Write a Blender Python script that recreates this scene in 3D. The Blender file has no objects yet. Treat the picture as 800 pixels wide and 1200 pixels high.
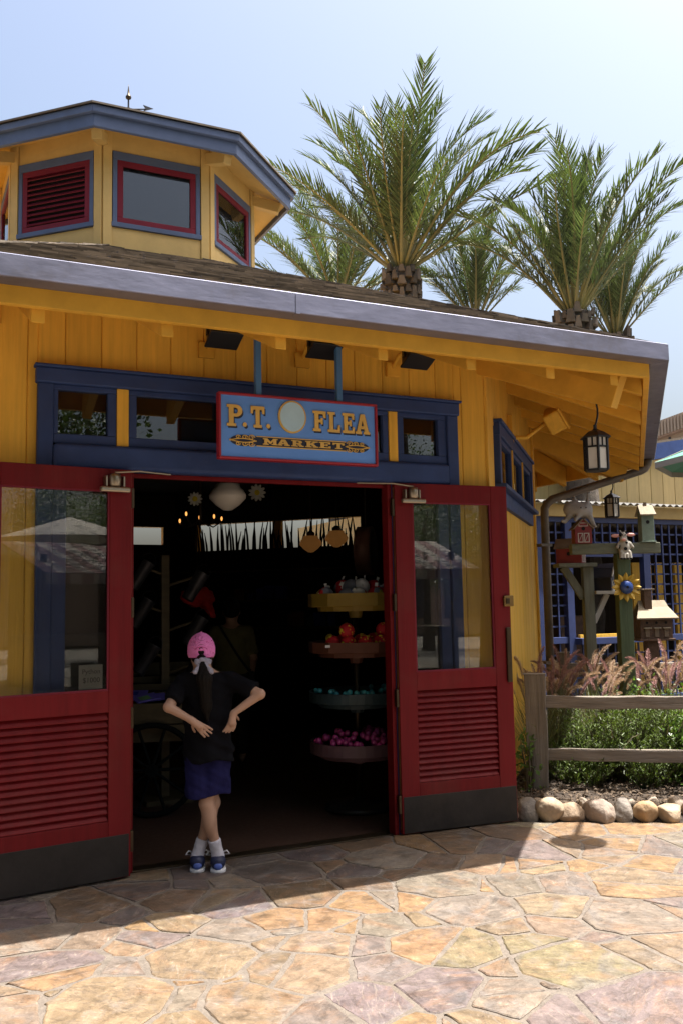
import bpy, math, random
import numpy as np
from mathutils import Vector, Matrix

random.seed(7)
rng = np.random.default_rng(7)
sc = bpy.context.scene
COL = sc.collection
R = math.radians

# ------------------------------------------------------------------ camera
cam_d = bpy.data.cameras.new('camera')
cam = bpy.data.objects.new('camera', cam_d)
COL.objects.link(cam)
yaw, pitch, roll = 0.4481, 0.0975, -0.0188
fw = Vector((math.sin(yaw) * math.cos(pitch), math.cos(yaw) * math.cos(pitch), math.sin(pitch)))
rt0 = Vector((math.cos(yaw), -math.sin(yaw), 0))
up0 = rt0.cross(fw)
rt = rt0 * math.cos(roll) + up0 * math.sin(roll)
up = up0 * math.cos(roll) - rt0 * math.sin(roll)
cm = Matrix((rt, up, -fw)).transposed().to_4x4()
cm.translation = Vector((-1.638, -5.840, 1.62))
cam.matrix_world = cm
cam_d.sensor_fit = 'VERTICAL'
cam_d.sensor_height = 36.0
cam_d.sensor_width = 24.0
cam_d.lens = 1082.2 / 1200 * 36
cam_d.clip_start = 0.05
cam_d.clip_end = 3000
sc.camera = cam

# ------------------------------------------------------------------ sky, sun, exposure
SUN = Vector((0.342, -0.122, 1.0)).normalized()
elev = math.asin(SUN.z)
world = bpy.data.worlds.new('World')
sc.world = world
world.use_nodes = True
wn = world.node_tree.nodes
wl = world.node_tree.links
wn.clear()
sky = wn.new('ShaderNodeTexSky')
sky.sky_type = 'NISHITA'
sky.sun_disc = False
sky.sun_elevation = elev
sky.sun_rotation = math.atan2(SUN.x, SUN.y)
sky.altitude = 0
sky.air_density = 1.2
sky.dust_density = 8.5
sky.ozone_density = 2.2
bg = wn.new('ShaderNodeBackground')
bg.inputs['Strength'].default_value = 0.103
wo = wn.new('ShaderNodeOutputWorld')
wl.new(sky.outputs[0], bg.inputs[0])
wl.new(bg.outputs[0], wo.inputs[0])
sun_d = bpy.data.lights.new('sun', 'SUN')
sun_d.energy = 5.0
sun_d.angle = R(0.5)
sun_d.color = (1.0, 0.955, 0.90)
sun = bpy.data.objects.new('sun', sun_d)
COL.objects.link(sun)
sun.rotation_euler = SUN.to_track_quat('Z', 'Y').to_euler()
sun.location = (6, -2, 20)
vs = sc.view_settings
vs.view_transform = 'Standard'
vs.look = 'None'
vs.exposure = 1.48
vs.gamma = 1.0
vs.use_curve_mapping = False
sc.cycles.use_denoising = True
sc.cycles.max_bounces = 10
sc.cycles.diffuse_bounces = 5
sc.cycles.glossy_bounces = 4
sc.cycles.transparent_max_bounces = 16
sc.cycles.sample_clamp_indirect = 6.0

# ------------------------------------------------------------------ materials
MATS = {}


def mat(name, col, rough=0.6, var=0.10, scale=3.0, stretch=(1, 1, 1), bump=0.0, bscale=30.0, metal=0.0,
        spec=0.4, objcol=False, grime=0.0, emit=0.0, sss=0.0):
    """principled surface with a world-space noise tint, optional grime blotches and fine relief"""
    m = bpy.data.materials.new(name)
    m.use_nodes = True
    nt = m.node_tree
    n, l = nt.nodes, nt.links
    b = n['Principled BSDF']
    b.inputs['Roughness'].default_value = rough
    b.inputs['Metallic'].default_value = metal
    b.inputs['Specular IOR Level'].default_value = spec
    geo = n.new('ShaderNodeNewGeometry')
    mp = n.new('ShaderNodeMapping')
    mp.inputs['Scale'].default_value = stretch
    l.new(geo.outputs['Position'], mp.inputs['Vector'])
    no = n.new('ShaderNodeTexNoise')
    no.inputs['Scale'].default_value = scale
    no.inputs['Detail'].default_value = 6
    no.inputs['Roughness'].default_value = 0.62
    l.new(mp.outputs[0], no.inputs['Vector'])
    mr = n.new('ShaderNodeMapRange')
    mr.inputs['From Min'].default_value = 0.3
    mr.inputs['From Max'].default_value = 0.7
    mr.inputs['To Min'].default_value = 1 - var
    mr.inputs['To Max'].default_value = 1 + var
    l.new(no.outputs['Fac'], mr.inputs['Value'])
    mul = n.new('ShaderNodeVectorMath')
    mul.operation = 'SCALE'
    if objcol:
        oi = n.new('ShaderNodeObjectInfo')
        l.new(oi.outputs['Color'], mul.inputs[0])
    else:
        mul.inputs[0].default_value = col[:3]
    orn = n.new('ShaderNodeObjectInfo')
    om = n.new('ShaderNodeMath')
    om.operation = 'MULTIPLY_ADD'
    om.inputs[1].default_value = 0.14
    om.inputs[2].default_value = 0.93
    l.new(orn.outputs['Random'], om.inputs[0])
    ov = n.new('ShaderNodeMath')
    ov.operation = 'MULTIPLY'
    l.new(om.outputs[0], ov.inputs[0])
    l.new(mr.outputs[0], ov.inputs[1])
    l.new(ov.outputs[0], mul.inputs['Scale'])
    out = mul.outputs['Vector']
    if grime > 0:
        n2 = n.new('ShaderNodeTexNoise')
        n2.inputs['Scale'].default_value = 1.7
        n2.inputs['Detail'].default_value = 9
        n2.inputs['Roughness'].default_value = 0.7
        l.new(geo.outputs['Position'], n2.inputs['Vector'])
        r2 = n.new('ShaderNodeMapRange')
        r2.inputs['From Min'].default_value = 0.52
        r2.inputs['From Max'].default_value = 0.72
        r2.inputs['To Max'].default_value = grime
        l.new(n2.outputs['Fac'], r2.inputs['Value'])
        mx = n.new('ShaderNodeMix')
        mx.data_type = 'RGBA'
        l.new(r2.outputs[0], mx.inputs['Factor'])
        l.new(out, mx.inputs['A'])
        mx.inputs['B'].default_value = (0.10, 0.075, 0.05, 1)
        out = mx.outputs['Result']
    l.new(out, b.inputs['Base Color'])
    if emit:
        l.new(out, b.inputs['Emission Color'])
        b.inputs['Emission Strength'].default_value = emit
    if bump > 0:
        nb = n.new('ShaderNodeTexNoise')
        nb.inputs['Scale'].default_value = bscale
        nb.inputs['Detail'].default_value = 5
        l.new(mp.outputs[0], nb.inputs['Vector'])
        bp = n.new('ShaderNodeBump')
        bp.inputs['Strength'].default_value = bump
        bp.inputs['Distance'].default_value = 0.02
        l.new(nb.outputs['Fac'], bp.inputs['Height'])
        l.new(bp.outputs[0], b.inputs['Normal'])
        # roughness breaks up a little with the same noise
        rr = n.new('ShaderNodeMapRange')
        rr.inputs['To Min'].default_value = max(0.05, rough - 0.12)
        rr.inputs['To Max'].default_value = min(1, rough + 0.12)
        l.new(nb.outputs['Fac'], rr.inputs['Value'])
        l.new(rr.outputs[0], b.inputs['Roughness'])
    MATS[name] = m
    return m


def glass_mat(name, tint=(0.9, 0.93, 0.92), ior=1.5, dust=0.0, rough=0.0):
    m = bpy.data.materials.new(name)
    m.use_nodes = True
    n, l = m.node_tree.nodes, m.node_tree.links
    n.clear()
    o = n.new('ShaderNodeOutputMaterial')
    t = n.new('ShaderNodeBsdfTransparent')
    t.inputs[0].default_value = (*tint, 1)
    g = n.new('ShaderNodeBsdfGlossy')
    g.inputs['Roughness'].default_value = rough
    fr = n.new('ShaderNodeFresnel')
    fr.inputs['IOR'].default_value = ior
    mx = n.new('ShaderNodeMixShader')
    l.new(fr.outputs[0], mx.inputs[0])
    l.new(t.outputs[0], mx.inputs[1])
    l.new(g.outputs[0], mx.inputs[2])
    last = mx
    if dust:
        d = n.new('ShaderNodeBsdfDiffuse')
        d.inputs[0].default_value = (0.5, 0.48, 0.44, 1)
        geo = n.new('ShaderNodeNewGeometry')
        no = n.new('ShaderNodeTexNoise')
        no.inputs['Scale'].default_value = 6
        no.inputs['Detail'].default_value = 8
        l.new(geo.outputs['Position'], no.inputs['Vector'])
        ma = n.new('ShaderNodeMath')
        ma.operation = 'MULTIPLY'
        ma.inputs[1].default_value = dust
        l.new(no.outputs['Fac'], ma.inputs[0])
        m2 = n.new('ShaderNodeMixShader')
        l.new(ma.outputs[0], m2.inputs[0])
        l.new(mx.outputs[0], m2.inputs[1])
        l.new(d.outputs[0], m2.inputs[2])
        last = m2
    l.new(last.outputs[0], o.inputs['Surface'])
    MATS[name] = m
    return m


def leaf_mat(name, col, var=0.35, trans=0.35, rough=0.45, scale=5.0, tl=(1.5, 1.6, 0.6)):
    m = bpy.data.materials.new(name)
    m.use_nodes = True
    n, l = m.node_tree.nodes, m.node_tree.links
    b = n['Principled BSDF']
    b.inputs['Roughness'].default_value = rough
    b.inputs['Specular IOR Level'].default_value = 0.32
    geo = n.new('ShaderNodeNewGeometry')
    no = n.new('ShaderNodeTexNoise')
    no.inputs['Scale'].default_value = scale
    no.inputs['Detail'].default_value = 4
    l.new(geo.outputs['Position'], no.inputs['Vector'])
    ad = n.new('ShaderNodeMath')
    ad.operation = 'ADD'
    l.new(no.outputs['Fac'], ad.inputs[0])
    l.new(geo.outputs['Random Per Island'], ad.inputs[1])
    mr = n.new('ShaderNodeMapRange')
    mr.inputs['From Min'].default_value = 0.4
    mr.inputs['From Max'].default_value = 1.6
    mr.inputs['To Min'].default_value = 1 - var
    mr.inputs['To Max'].default_value = 1 + var
    l.new(ad.outputs[0], mr.inputs['Value'])
    mul = n.new('ShaderNodeVectorMath')
    mul.operation = 'SCALE'
    mul.inputs[0].default_value = col
    l.new(mr.outputs[0], mul.inputs['Scale'])
    l.new(mul.outputs[0], b.inputs['Base Color'])
    tr = n.new('ShaderNodeBsdfTranslucent')
    mu2 = n.new('ShaderNodeVectorMath')
    mu2.operation = 'MULTIPLY'
    mu2.inputs[1].default_value = tl
    l.new(mul.outputs[0], mu2.inputs[0])
    l.new(mu2.outputs[0], tr.inputs[0])
    mx = n.new('ShaderNodeMixShader')
    mx.inputs[0].default_value = trans
    l.new(b.outputs[0], mx.inputs[1])
    l.new(tr.outputs[0], mx.inputs[2])
    l.new(mx.outputs[0], n['Material Output'].inputs['Surface'])
    MATS[name] = m
    return m


def stone_mat():
    m = bpy.data.materials.new('flagstone')
    m.use_nodes = True
    n, l = m.node_tree.nodes, m.node_tree.links
    b = n['Principled BSDF']
    b.inputs['Specular IOR Level'].default_value = 0.35
    geo = n.new('ShaderNodeNewGeometry')
    oi = n.new('ShaderNodeObjectInfo')
    off = n.new('ShaderNodeVectorMath')
    off.operation = 'MULTIPLY_ADD'
    off.inputs[1].default_value = (1, 1, 1)
    sc_ = n.new('ShaderNodeVectorMath')
    sc_.operation = 'SCALE'
    sc_.inputs[0].default_value = (37, 23, 11)
    l.new(oi.outputs['Random'], sc_.inputs['Scale'])
    l.new(geo.outputs['Position'], off.inputs[0])
    l.new(sc_.outputs[0], off.inputs[2])
    # bedding direction differs from stone to stone
    rotm = n.new('ShaderNodeVectorRotate')
    rotm.rotation_type = 'Z_AXIS'
    an_ = n.new('ShaderNodeMath')
    an_.operation = 'MULTIPLY'
    an_.inputs[1].default_value = 6.28
    l.new(oi.outputs['Random'], an_.inputs[0])
    l.new(off.outputs[0], rotm.inputs['Vector'])
    l.new(an_.outputs[0], rotm.inputs['Angle'])

    def noise(scale, detail, rough, stretch=None, dist=0.0):
        t = n.new('ShaderNodeTexNoise')
        t.inputs['Scale'].default_value = scale
        t.inputs['Detail'].default_value = detail
        t.inputs['Roughness'].default_value = rough
        t.inputs['Distortion'].default_value = dist
        src = rotm.outputs[0]
        if stretch:
            mp = n.new('ShaderNodeMapping')
            mp.inputs['Scale'].default_value = stretch
            l.new(src, mp.inputs['Vector'])
            src = mp.outputs[0]
        l.new(src, t.inputs['Vector'])
        return t

    def rng_(src, a, b_, c, d):
        r = n.new('ShaderNodeMapRange')
        for nm, v in (('From Min', a), ('From Max', b_), ('To Min', c), ('To Max', d)):
            r.inputs[nm].default_value = v
        l.new(src, r.inputs['Value'])
        return r.outputs[0]

    def mix(fac, a, bcol):
        x = n.new('ShaderNodeMix')
        x.data_type = 'RGBA'
        l.new(fac, x.inputs['Factor'])
        l.new(a, x.inputs['A'])
        x.inputs['B'].default_value = (*bcol, 1)
        return x.outputs['Result']
    big = noise(2.6, 5, .6, (1, 2.2, 1), 1.2)
    med = noise(11, 8, .68, None, .5)
    fine = noise(70, 6, .7)
    col = oi.outputs['Color']
    col = mix(rng_(big.outputs['Fac'], .50, .70, 0, .60), col, (.195, .105, .052))      # rust stain
    big2 = noise(3.4, 5, .6, (2.0, 1, 1), .8)
    col = mix(rng_(big2.outputs['Fac'], .52, .70, 0, .60), col, (.135, .126, .122))      # grey bloom
    vein = noise(6, 4, .5, (1, 5, 1), 2.2)
    col = mix(rng_(vein.outputs['Fac'], .60, .66, 0, .45), col, (.235, .19, .15))
    rid = noise(3.2, 7, .62, (1, 1.8, 1), .6)
    ab = n.new('ShaderNodeMath')
    ab.operation = 'SUBTRACT'
    ab.inputs[1].default_value = .5
    l.new(rid.outputs['Fac'], ab.inputs[0])
    ab2 = n.new('ShaderNodeMath')
    ab2.operation = 'ABSOLUTE'
    l.new(ab.outputs[0], ab2.inputs[0])
    col = mix(rng_(ab2.outputs[0], .0, .018, .55, 0), col, (.075, .055, .04))
    sp = rng_(med.outputs['Fac'], .3, .7, .55, 1.36)
    ml = n.new('ShaderNodeVectorMath')
    ml.operation = 'SCALE'
    l.new(col, ml.inputs[0])
    l.new(sp, ml.inputs['Scale'])
    sp2 = rng_(fine.outputs['Fac'], .3, .7, .80, 1.20)
    m2 = n.new('ShaderNodeVectorMath')
    m2.operation = 'SCALE'
    l.new(ml.outputs[0], m2.inputs[0])
    l.new(sp2, m2.inputs['Scale'])
    l.new(m2.outputs[0], b.inputs['Base Color'])
    l.new(rng_(med.outputs['Fac'], .3, .7, .5, .85), b.inputs['Roughness'])
    hgt = n.new('ShaderNodeMath')
    hgt.operation = 'MULTIPLY_ADD'
    l.new(fine.outputs['Fac'], hgt.inputs[0])
    hgt.inputs[1].default_value = .25
    l.new(med.outputs['Fac'], hgt.inputs[2])
    bp = n.new('ShaderNodeBump')
    bp.inputs['Strength'].default_value = .55
    bp.inputs['Distance'].default_value = .012
    l.new(hgt.outputs[0], bp.inputs['Height'])
    l.new(bp.outputs[0], b.inputs['Normal'])
    MATS['flagstone'] = m


stone_mat()

GRAIN_Z = (9, 9, 0.8)      # grain runs up
mat('yellow_paint', (0.73, 0.425, 0.058), 0.6, 0.13, 2.4, (11, 11, 0.6), 0.14, 6, grime=0.12, spec=0.25)
mat('cream_paint', (0.5589, 0.3832, 0.1313), 0.55, 0.08, 2.2, (2, 2, 2), 0.10, 8, grime=0.12)
mat('pale_cream_paint', (0.5183, 0.3831, 0.1665), 0.6, 0.08, 2.0, GRAIN_Z, 0.10, 6, grime=0.15)
mat('soffit_paint', (0.66, 0.36, 0.045), 0.6, 0.14, 2.0, (2, 2, 2), 0.10, 10, spec=0.2)
mat('blue_trim', (0.0326, 0.0595, 0.1684), 0.55, 0.16, 3.0, (1.5, 1.5, 1.5), 0.10, 14, grime=0.12, spec=0.2)
mat('fascia_blue', (0.0798, 0.1134, 0.2058), 0.5, 0.12, 3.0, (1.5, 1.5, 1.5), 0.08, 14, grime=0.10)
mat('lattice_blue', (0.0333, 0.0510, 0.1492), 0.5, 0.12, 4.0, bump=0.06)
mat('red_paint', (0.1364, 0.0066, 0.0088), 0.5, 0.16, 2.0, GRAIN_Z, 0.06, 8, grime=0.14, spec=0.16)
mat('maroon_paint', (0.16, 0.014, 0.028), 0.55, 0.12, 3.0, bump=0.05, spec=0.2)
mat('kick_plate', (0.024, 0.020, 0.018), 0.55, 0.3, 4.0, bump=0.08, metal=0.0, spec=0.22, grime=0.2)
mat('gutter_metal', (0.1855, 0.1907, 0.2596), 0.42, 0.22, 2.5, (1, 1, 3), 0.08, 9, metal=0.5, grime=0.5)
mat('downspout_metal', (0.16, 0.135, 0.11), 0.5, 0.25, 4.0, bump=0.10, metal=0.4, grime=0.3)
mat('black_metal', (0.018, 0.018, 0.020), 0.4, 0.1, metal=0.3)
mat('bronze', (0.07, 0.05, 0.03), 0.4, 0.2, 10, metal=0.8)
mat('closer_metal', (0.32, 0.27, 0.20), 0.32, 0.1, 8, metal=0.85)
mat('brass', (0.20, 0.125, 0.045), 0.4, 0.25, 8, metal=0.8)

mat('mortar', (0.1320, 0.1104, 0.0896), 0.9, 0.22, 14, bump=0.5, bscale=60, grime=0.5)
mat('concrete', (0.1470, 0.1279, 0.1089), 0.85, 0.15, 1.5, bump=0.2, bscale=30)
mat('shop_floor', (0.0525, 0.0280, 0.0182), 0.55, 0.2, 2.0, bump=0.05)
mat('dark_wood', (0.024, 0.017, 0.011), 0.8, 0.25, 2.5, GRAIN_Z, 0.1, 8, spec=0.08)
mat('cart_wood', (0.0595, 0.0434, 0.0182), 0.7, 0.25, 3, (1, 6, 6), 0.15, 10)
mat('weathered_wood', (0.1814, 0.1572, 0.1300), 0.85, 0.28, 2.2, (10, 10, 0.9), 0.45, 6, grime=0.45)
mat('weathered_rail', (0.1754, 0.1482, 0.1210), 0.85, 0.30, 2.2, (1.2, 1.2, 14), 0.45, 6, grime=0.35)
mat('green_post', (0.0696, 0.0998, 0.0514), 0.7, 0.22, 3, GRAIN_Z, 0.2, 8, grime=0.35)
mat('grey_green_beam', (0.1270, 0.1361, 0.0937), 0.75, 0.22, 3, (2, 2, 10), 0.2, 8, grime=0.3)
mat('grey_post', (0.1633, 0.1754, 0.1391), 0.75, 0.22, 3, GRAIN_Z, 0.2, 8, grime=0.3)
mat('barn_red', (0.20, 0.026, 0.030), 0.6, 0.15, 6, bump=0.08)
mat('barn_roof', (0.17, 0.125, 0.085), 0.8, 0.25, 8, bump=0.2)
mat('barn_blue', (0.020, 0.022, 0.038), 0.6, 0.2, 6)
mat('white_paint', (0.4137, 0.4028, 0.3756), 0.55, 0.06, 5, bump=0.04)
mat('off_white', (0.3593, 0.3321, 0.2831), 0.6, 0.15, 9, bump=0.08)
mat('cat_grey', (0.3024, 0.2903, 0.2782), 0.7, 0.22, 9, bump=0.08)
mat('cow_pink', (0.62, 0.30, 0.26), 0.6, 0.1, 9)
mat('cow_black', (0.012, 0.012, 0.013), 0.6, 0.1, spec=0.15)
mat('wheel_dark', (0.006, 0.007, 0.007), 0.8, 0.2, spec=0.03)
mat('tall_green', (0.1633, 0.2177, 0.1693), 0.6, 0.28, 7, bump=0.08, grime=0.3)
mat('brown_house', (0.095, 0.055, 0.034), 0.8, 0.3, 5, (3, 3, 3), 0.3, 12)
mat('tan_roof', (0.2722, 0.2232, 0.1524), 0.75, 0.16, 5, bump=0.12, grime=0.15)
mat('petal_yellow', (0.5184, 0.3312, 0.0432), 0.5, 0.12, 20)
mat('petal_blue', (0.020, 0.055, 0.22), 0.25, 0.1, 10, spec=0.6)
mat('rock', (0.2700, 0.2250, 0.1530), 0.8, 0.30, 9, bump=0.45, bscale=34, grime=0.35, objcol=True)
mat('soil', (0.0504, 0.0361, 0.0252), 0.95, 0.35, 14, bump=0.9, bscale=40)
mat('sign_blue', (0.1104, 0.2793, 0.7276), 0.45, 0.05, 3, bump=0.03)
mat('sign_red', (0.2880, 0.0144, 0.0280), 0.4, 0.08, 6)
mat('sign_gold', (0.6600, 0.4200, 0.1000), 0.45, 0.06, 8)
mat('sign_navy', (0.016, 0.022, 0.050), 0.5, 0.05)
mat('sign_pale', (0.42, 0.62, 0.74), 0.5, 0.06, 8)
mat('rod_blue', (0.0600, 0.1680, 0.3600), 0.5, 0.1, 6)
mat('lamp_glass_white', (0.6216, 0.5880, 0.5208), 0.25, 0.04, 4, spec=0.5)
mat('lamp_glass_amber', (0.5040, 0.2100, 0.0525), 0.3, 0.06, 4, spec=0.5, emit=0.05)
mat('lantern_glass', (0.5760, 0.5472, 0.4896), 0.35, 0.06, 9)
mat('bulb_glow', (1.0, 0.42, 0.10), 0.4, 0.0, emit=0.55)
mat('skin', (0.3931, 0.2352, 0.1615), 0.5, 0.06, 9, bump=0.03, bscale=60)
mat('shirt_black', (0.0040, 0.0040, 0.0055), 0.95, 0.2, 12, bump=0.15, bscale=120, spec=0.08)
mat('shorts_navy', (0.010, 0.010, 0.050), 0.85, 0.2, 30, bump=0.2, bscale=200, spec=0.1)
mat('sock_white', (0.5184, 0.5040, 0.5616), 0.85, 0.06, 40, bump=0.2, bscale=180)
mat('shoe_navy', (0.018, 0.022, 0.060), 0.5, 0.2, 20)
mat('shoe_blue', (0.08, 0.13, 0.42), 0.5, 0.1, 20)
mat('shoe_white', (0.6, 0.6, 0.62), 0.5, 0.1, 20)
mat('cap_pink', (0.70, 0.20, 0.47), 0.85, 0.08, 20, bump=0.12, bscale=160, spec=0.1)
mat('cap_dark_pink', (0.42, 0.05, 0.20), 0.75, 0.07, 20)
mat('hair', (0.006, 0.004, 0.003), 0.5, 0.3, 6, (60, 60, 2), 0.5, 6, spec=0.12)
mat('ribbon', (0.2310, 0.2200, 0.2750), 0.5, 0.3, 40, bump=0.2)
mat('olive_shirt', (0.16, 0.15, 0.07), 0.85, 0.12, 12, bump=0.1, spec=0.15)
mat('dark_cloth', (0.014, 0.014, 0.016), 0.85, 0.2, 12)
mat('red_cloth', (0.3300, 0.0072, 0.0072), 0.75, 0.25, 8, bump=0.2)
mat('pail_metal', (0.0600, 0.0600, 0.0660), 0.4, 0.2, 6, metal=0.7)
mat('packet_purple', (0.15, 0.11, 0.48), 0.35, 0.15, 14)
mat('packet_green', (0.18, 0.34, 0.12), 0.4, 0.2, 20)
mat('tray_yellow', (0.2688, 0.1792, 0.0280), 0.5, 0.14, 6)
mat('tray_brown', (0.1400, 0.0525, 0.0315), 0.55, 0.14, 6)
mat('tray_teal', (0.0350, 0.0595, 0.0700), 0.5, 0.14, 6)
mat('tray_purple', (0.1400, 0.0770, 0.0910), 0.5, 0.14, 6)
mat('plush_red', (0.52, 0.020, 0.028), 0.7, 0.1, 30)
mat('plush_grey', (0.20, 0.21, 0.25), 0.7, 0.1, 30)
mat('plush_yellow', (0.70, 0.55, 0.04), 0.7, 0.1, 30)
mat('plush_white', (0.72, 0.70, 0.68), 0.7, 0.08, 30)
mat('plush_blue', (0.03, 0.05, 0.30), 0.7, 0.1, 30)
mat('bead_teal', (0.05, 0.32, 0.38), 0.15, 0.12, 20, spec=0.7)
mat('bead_magenta', (0.50, 0.06, 0.26), 0.15, 0.12, 20, spec=0.7)
mat('drum_skin', (0.10, 0.08, 0.06), 0.7, 0.2, 4)
mat('drum_rim', (0.20, 0.09, 0.055), 0.5, 0.2, 6)
mat('trunk_bark', (0.0720, 0.0576, 0.0446), 0.95, 0.4, 7, bump=0.6, bscale=26)

mat('corrugated', (0.2831, 0.2722, 0.2504), 0.45, 0.15, 4, metal=0.3, grime=0.2)
mat('far_wall', (0.3145, 0.2419, 0.1754), 0.8, 0.06, 0.4)
mat('far_cornice', (0.2661, 0.1814, 0.1331), 0.8, 0.08, 2)
mat('umbrella_green', (0.10, 0.30, 0.20), 0.7, 0.08, 2)
mat('umbrella_cream', (0.2938, 0.2678, 0.2246), 0.7, 0.05, 3)
mat('awning_white', (0.1980, 0.1705, 0.1430), 0.7, 0.05, 3)
mat('awning_red', (0.0960, 0.0390, 0.0360), 0.7, 0.05, 3)
mat('paper', (0.20, 0.19, 0.165), 0.7, 0.05, 9)
mat('ink', (0.045, 0.035, 0.03), 0.7, 0.05, 9)
mat('flower_white', (0.55, 0.54, 0.46), 0.7, 0.1, 9)
glass_mat('door_glass', (0.96, 0.97, 0.96), 1.62, dust=0.02)
glass_mat('window_glass', (0.55, 0.58, 0.58), 1.75, dust=0.02)
leaf_mat('palm_leaf', (0.072, 0.094, 0.042), 0.55, 0.20, 0.55, 1.2, (1.2, 1.4, .6))
leaf_mat('rosemary_leaf', (0.092, 0.132, 0.036), 0.5, 0.25, 0.5, 7)
leaf_mat('broad_leaf', (0.085, 0.150, 0.032), 0.4, 0.3, 0.35, 6)
leaf_mat('grass_blade', (0.10, 0.10, 0.045), 0.45, 0.3, 0.5, 6)
leaf_mat('plume', (0.4673, 0.3505, 0.2496), 0.3, 0.35, 0.7, 5, (1.1, 1.0, .85))
leaf_mat('plume_pink', (0.3629, 0.2167, 0.2016), 0.3, 0.35, 0.7, 5, (1.1, 1.0, .9))
leaf_mat('litter', (0.1080, 0.0765, 0.0495), 0.6, 0.1, 0.8, 12, (1, 1, 1))
leaf_mat('shingle', (0.135, 0.112, 0.088), 0.62, 0.0, 0.9, 14)
leaf_mat('boot_bark', (0.105, 0.082, 0.062), 0.6, 0.0, 0.9, 9)
leaf_mat('tree_leaf', (0.050, 0.080, 0.025), 0.45, 0.25, 0.45, 0.8)
mat('frond_stem', (0.19, 0.165, 0.06), 0.5, 0.2, 2)


# ------------------------------------------------------------------ building blocks
class MB:
    def __init__(s):
        s.v = []
        s.f = []

    def add(s, vs_, fs_, T=None):
        k = len(s.v)
        if T is not None:
            vs_ = [tuple(T @ Vector(p)) for p in vs_]
        s.v += [tuple(p) for p in vs_]
        s.f += [tuple(i + k for i in f) for f in fs_]
        return s

    def box(s, x0, x1, y0, y1, z0, z1, T=None):
        if x0 > x1: x0, x1 = x1, x0
        if y0 > y1: y0, y1 = y1, y0
        if z0 > z1: z0, z1 = z1, z0
        return s.add([(x0, y0, z0), (x1, y0, z0), (x1, y1, z0), (x0, y1, z0), (x0, y0, z1), (x1, y0, z1), (x1, y1, z1), (x0, y1, z1)],
                     [(0, 3, 2, 1), (4, 5, 6, 7), (0, 1, 5, 4), (1, 2, 6, 5), (2, 3, 7, 6), (3, 0, 4, 7)], T)

    def beam(s, a, b, w, h, upv=(0, 0, 1), top=False):
        """square timber from a to b; h measured along up (centre, or hanging below the line if top)"""
        a, b = Vector(a), Vector(b)
        d = (b - a)
        L = d.length
        d.normalize()
        sd = d.cross(Vector(upv)).normalized()
        u = sd.cross(d).normalized()
        T = Matrix((d, sd, u)).transposed().to_4x4()
        T.translation = a
        return s.box(0, L, -w / 2, w / 2, -h if top else -h / 2, 0 if top else h / 2, T)

    def prism(s, pts, d0, d1, T=None):
        n = len(pts)
        ar = sum(pts[i][0] * pts[(i + 1) % n][1] - pts[(i + 1) % n][0] * pts[i][1] for i in range(n))
        if ar < 0:
            pts = pts[::-1]
        v = [(p[0], p[1], d0) for p in pts] + [(p[0], p[1], d1) for p in pts]
        f = [tuple(range(n - 1, -1, -1)), tuple(range(n, 2 * n))]
        f += [(i, (i + 1) % n, n + (i + 1) % n, n + i) for i in range(n)]
        return s.add(v, f, T)

    def tube(s, pts, r, n=8, cap=True, T=None):
        pts = [Vector(p) for p in pts]
        if not hasattr(r, '__len__'):
            r = [r] * len(pts)
        v, f = [], []
        prev = None
        for i, p in enumerate(pts):
            d = (pts[min(i + 1, len(pts) - 1)] - pts[max(i - 1, 0)]).normalized()
            if prev is None:
                a = d.orthogonal().normalized()
            else:
                a = (prev - d * prev.dot(d)).normalized()
            prev = a
            b = d.cross(a)
            for k in range(n):
                t = 2 * math.pi * k / n
                v.append(p + (a * math.cos(t) + b * math.sin(t)) * r[i])
        for i in range(len(pts) - 1):
            for k in range(n):
                f.append((i * n + k, i * n + (k + 1) % n, (i + 1) * n + (k + 1) % n, (i + 1) * n + k))
        if cap:
            f.append(tuple(range(n - 1, -1, -1)))
            f.append(tuple(range((len(pts) - 1) * n, len(pts) * n)))
        return s.add(v, f, T)

    def lathe(s, prof, n=24, T=None):
        """profile of (radius, z), bottom to top"""
        v, f = [], []
        for r, z in prof:
            for k in range(n):
                t = 2 * math.pi * k / n
                v.append((r * math.cos(t), r * math.sin(t), z))
        for i in range(len(prof) - 1):
            for k in range(n):
                f.append((i * n + k, i * n + (k + 1) % n, (i + 1) * n + (k + 1) % n, (i + 1) * n + k))
        if prof[0][0] > 1e-4:
            f.append(tuple(range(n - 1, -1, -1)))
        if prof[-1][0] > 1e-4:
            f.append(tuple(range((len(prof) - 1) * n, len(prof) * n)))
        return s.add(v, f, T)

    def ball(s, c, r, n=10, m=7, T=None):
        rx, ry, rz = (r, r, r) if not hasattr(r, '__len__') else r
        v = [(c[0], c[1], c[2] - rz)]
        for j in range(1, m):
            a = -math.pi / 2 + math.pi * j / m
            for k in range(n):
                t = 2 * math.pi * k / n
                v.append((c[0] + rx * math.cos(a) * math.cos(t), c[1] + ry * math.cos(a) * math.sin(t), c[2] + rz * math.sin(a)))
        v.append((c[0], c[1], c[2] + rz))
        f = [(0, 1 + (k + 1) % n, 1 + k) for k in range(n)]
        for j in range(m - 2):
            for k in range(n):
                f.append((1 + j * n + k, 1 + j * n + (k + 1) % n, 1 + (j + 1) * n + (k + 1) % n, 1 + (j + 1) * n + k))
        q = len(v) - 1
        f += [(1 + (m - 2) * n + k, 1 + (m - 2) * n + (k + 1) % n, q) for k in range(n)]
        return s.add(v, f, T)

    def mesh(s, name, mt, smooth=False):
        me = bpy.data.meshes.new(name)
        me.from_pydata(s.v, [], s.f)
        me.materials.append(MATS[mt])
        if smooth:
            me.polygons.foreach_set('use_smooth', [True] * len(me.polygons))
        me.update()
        return me

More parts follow.
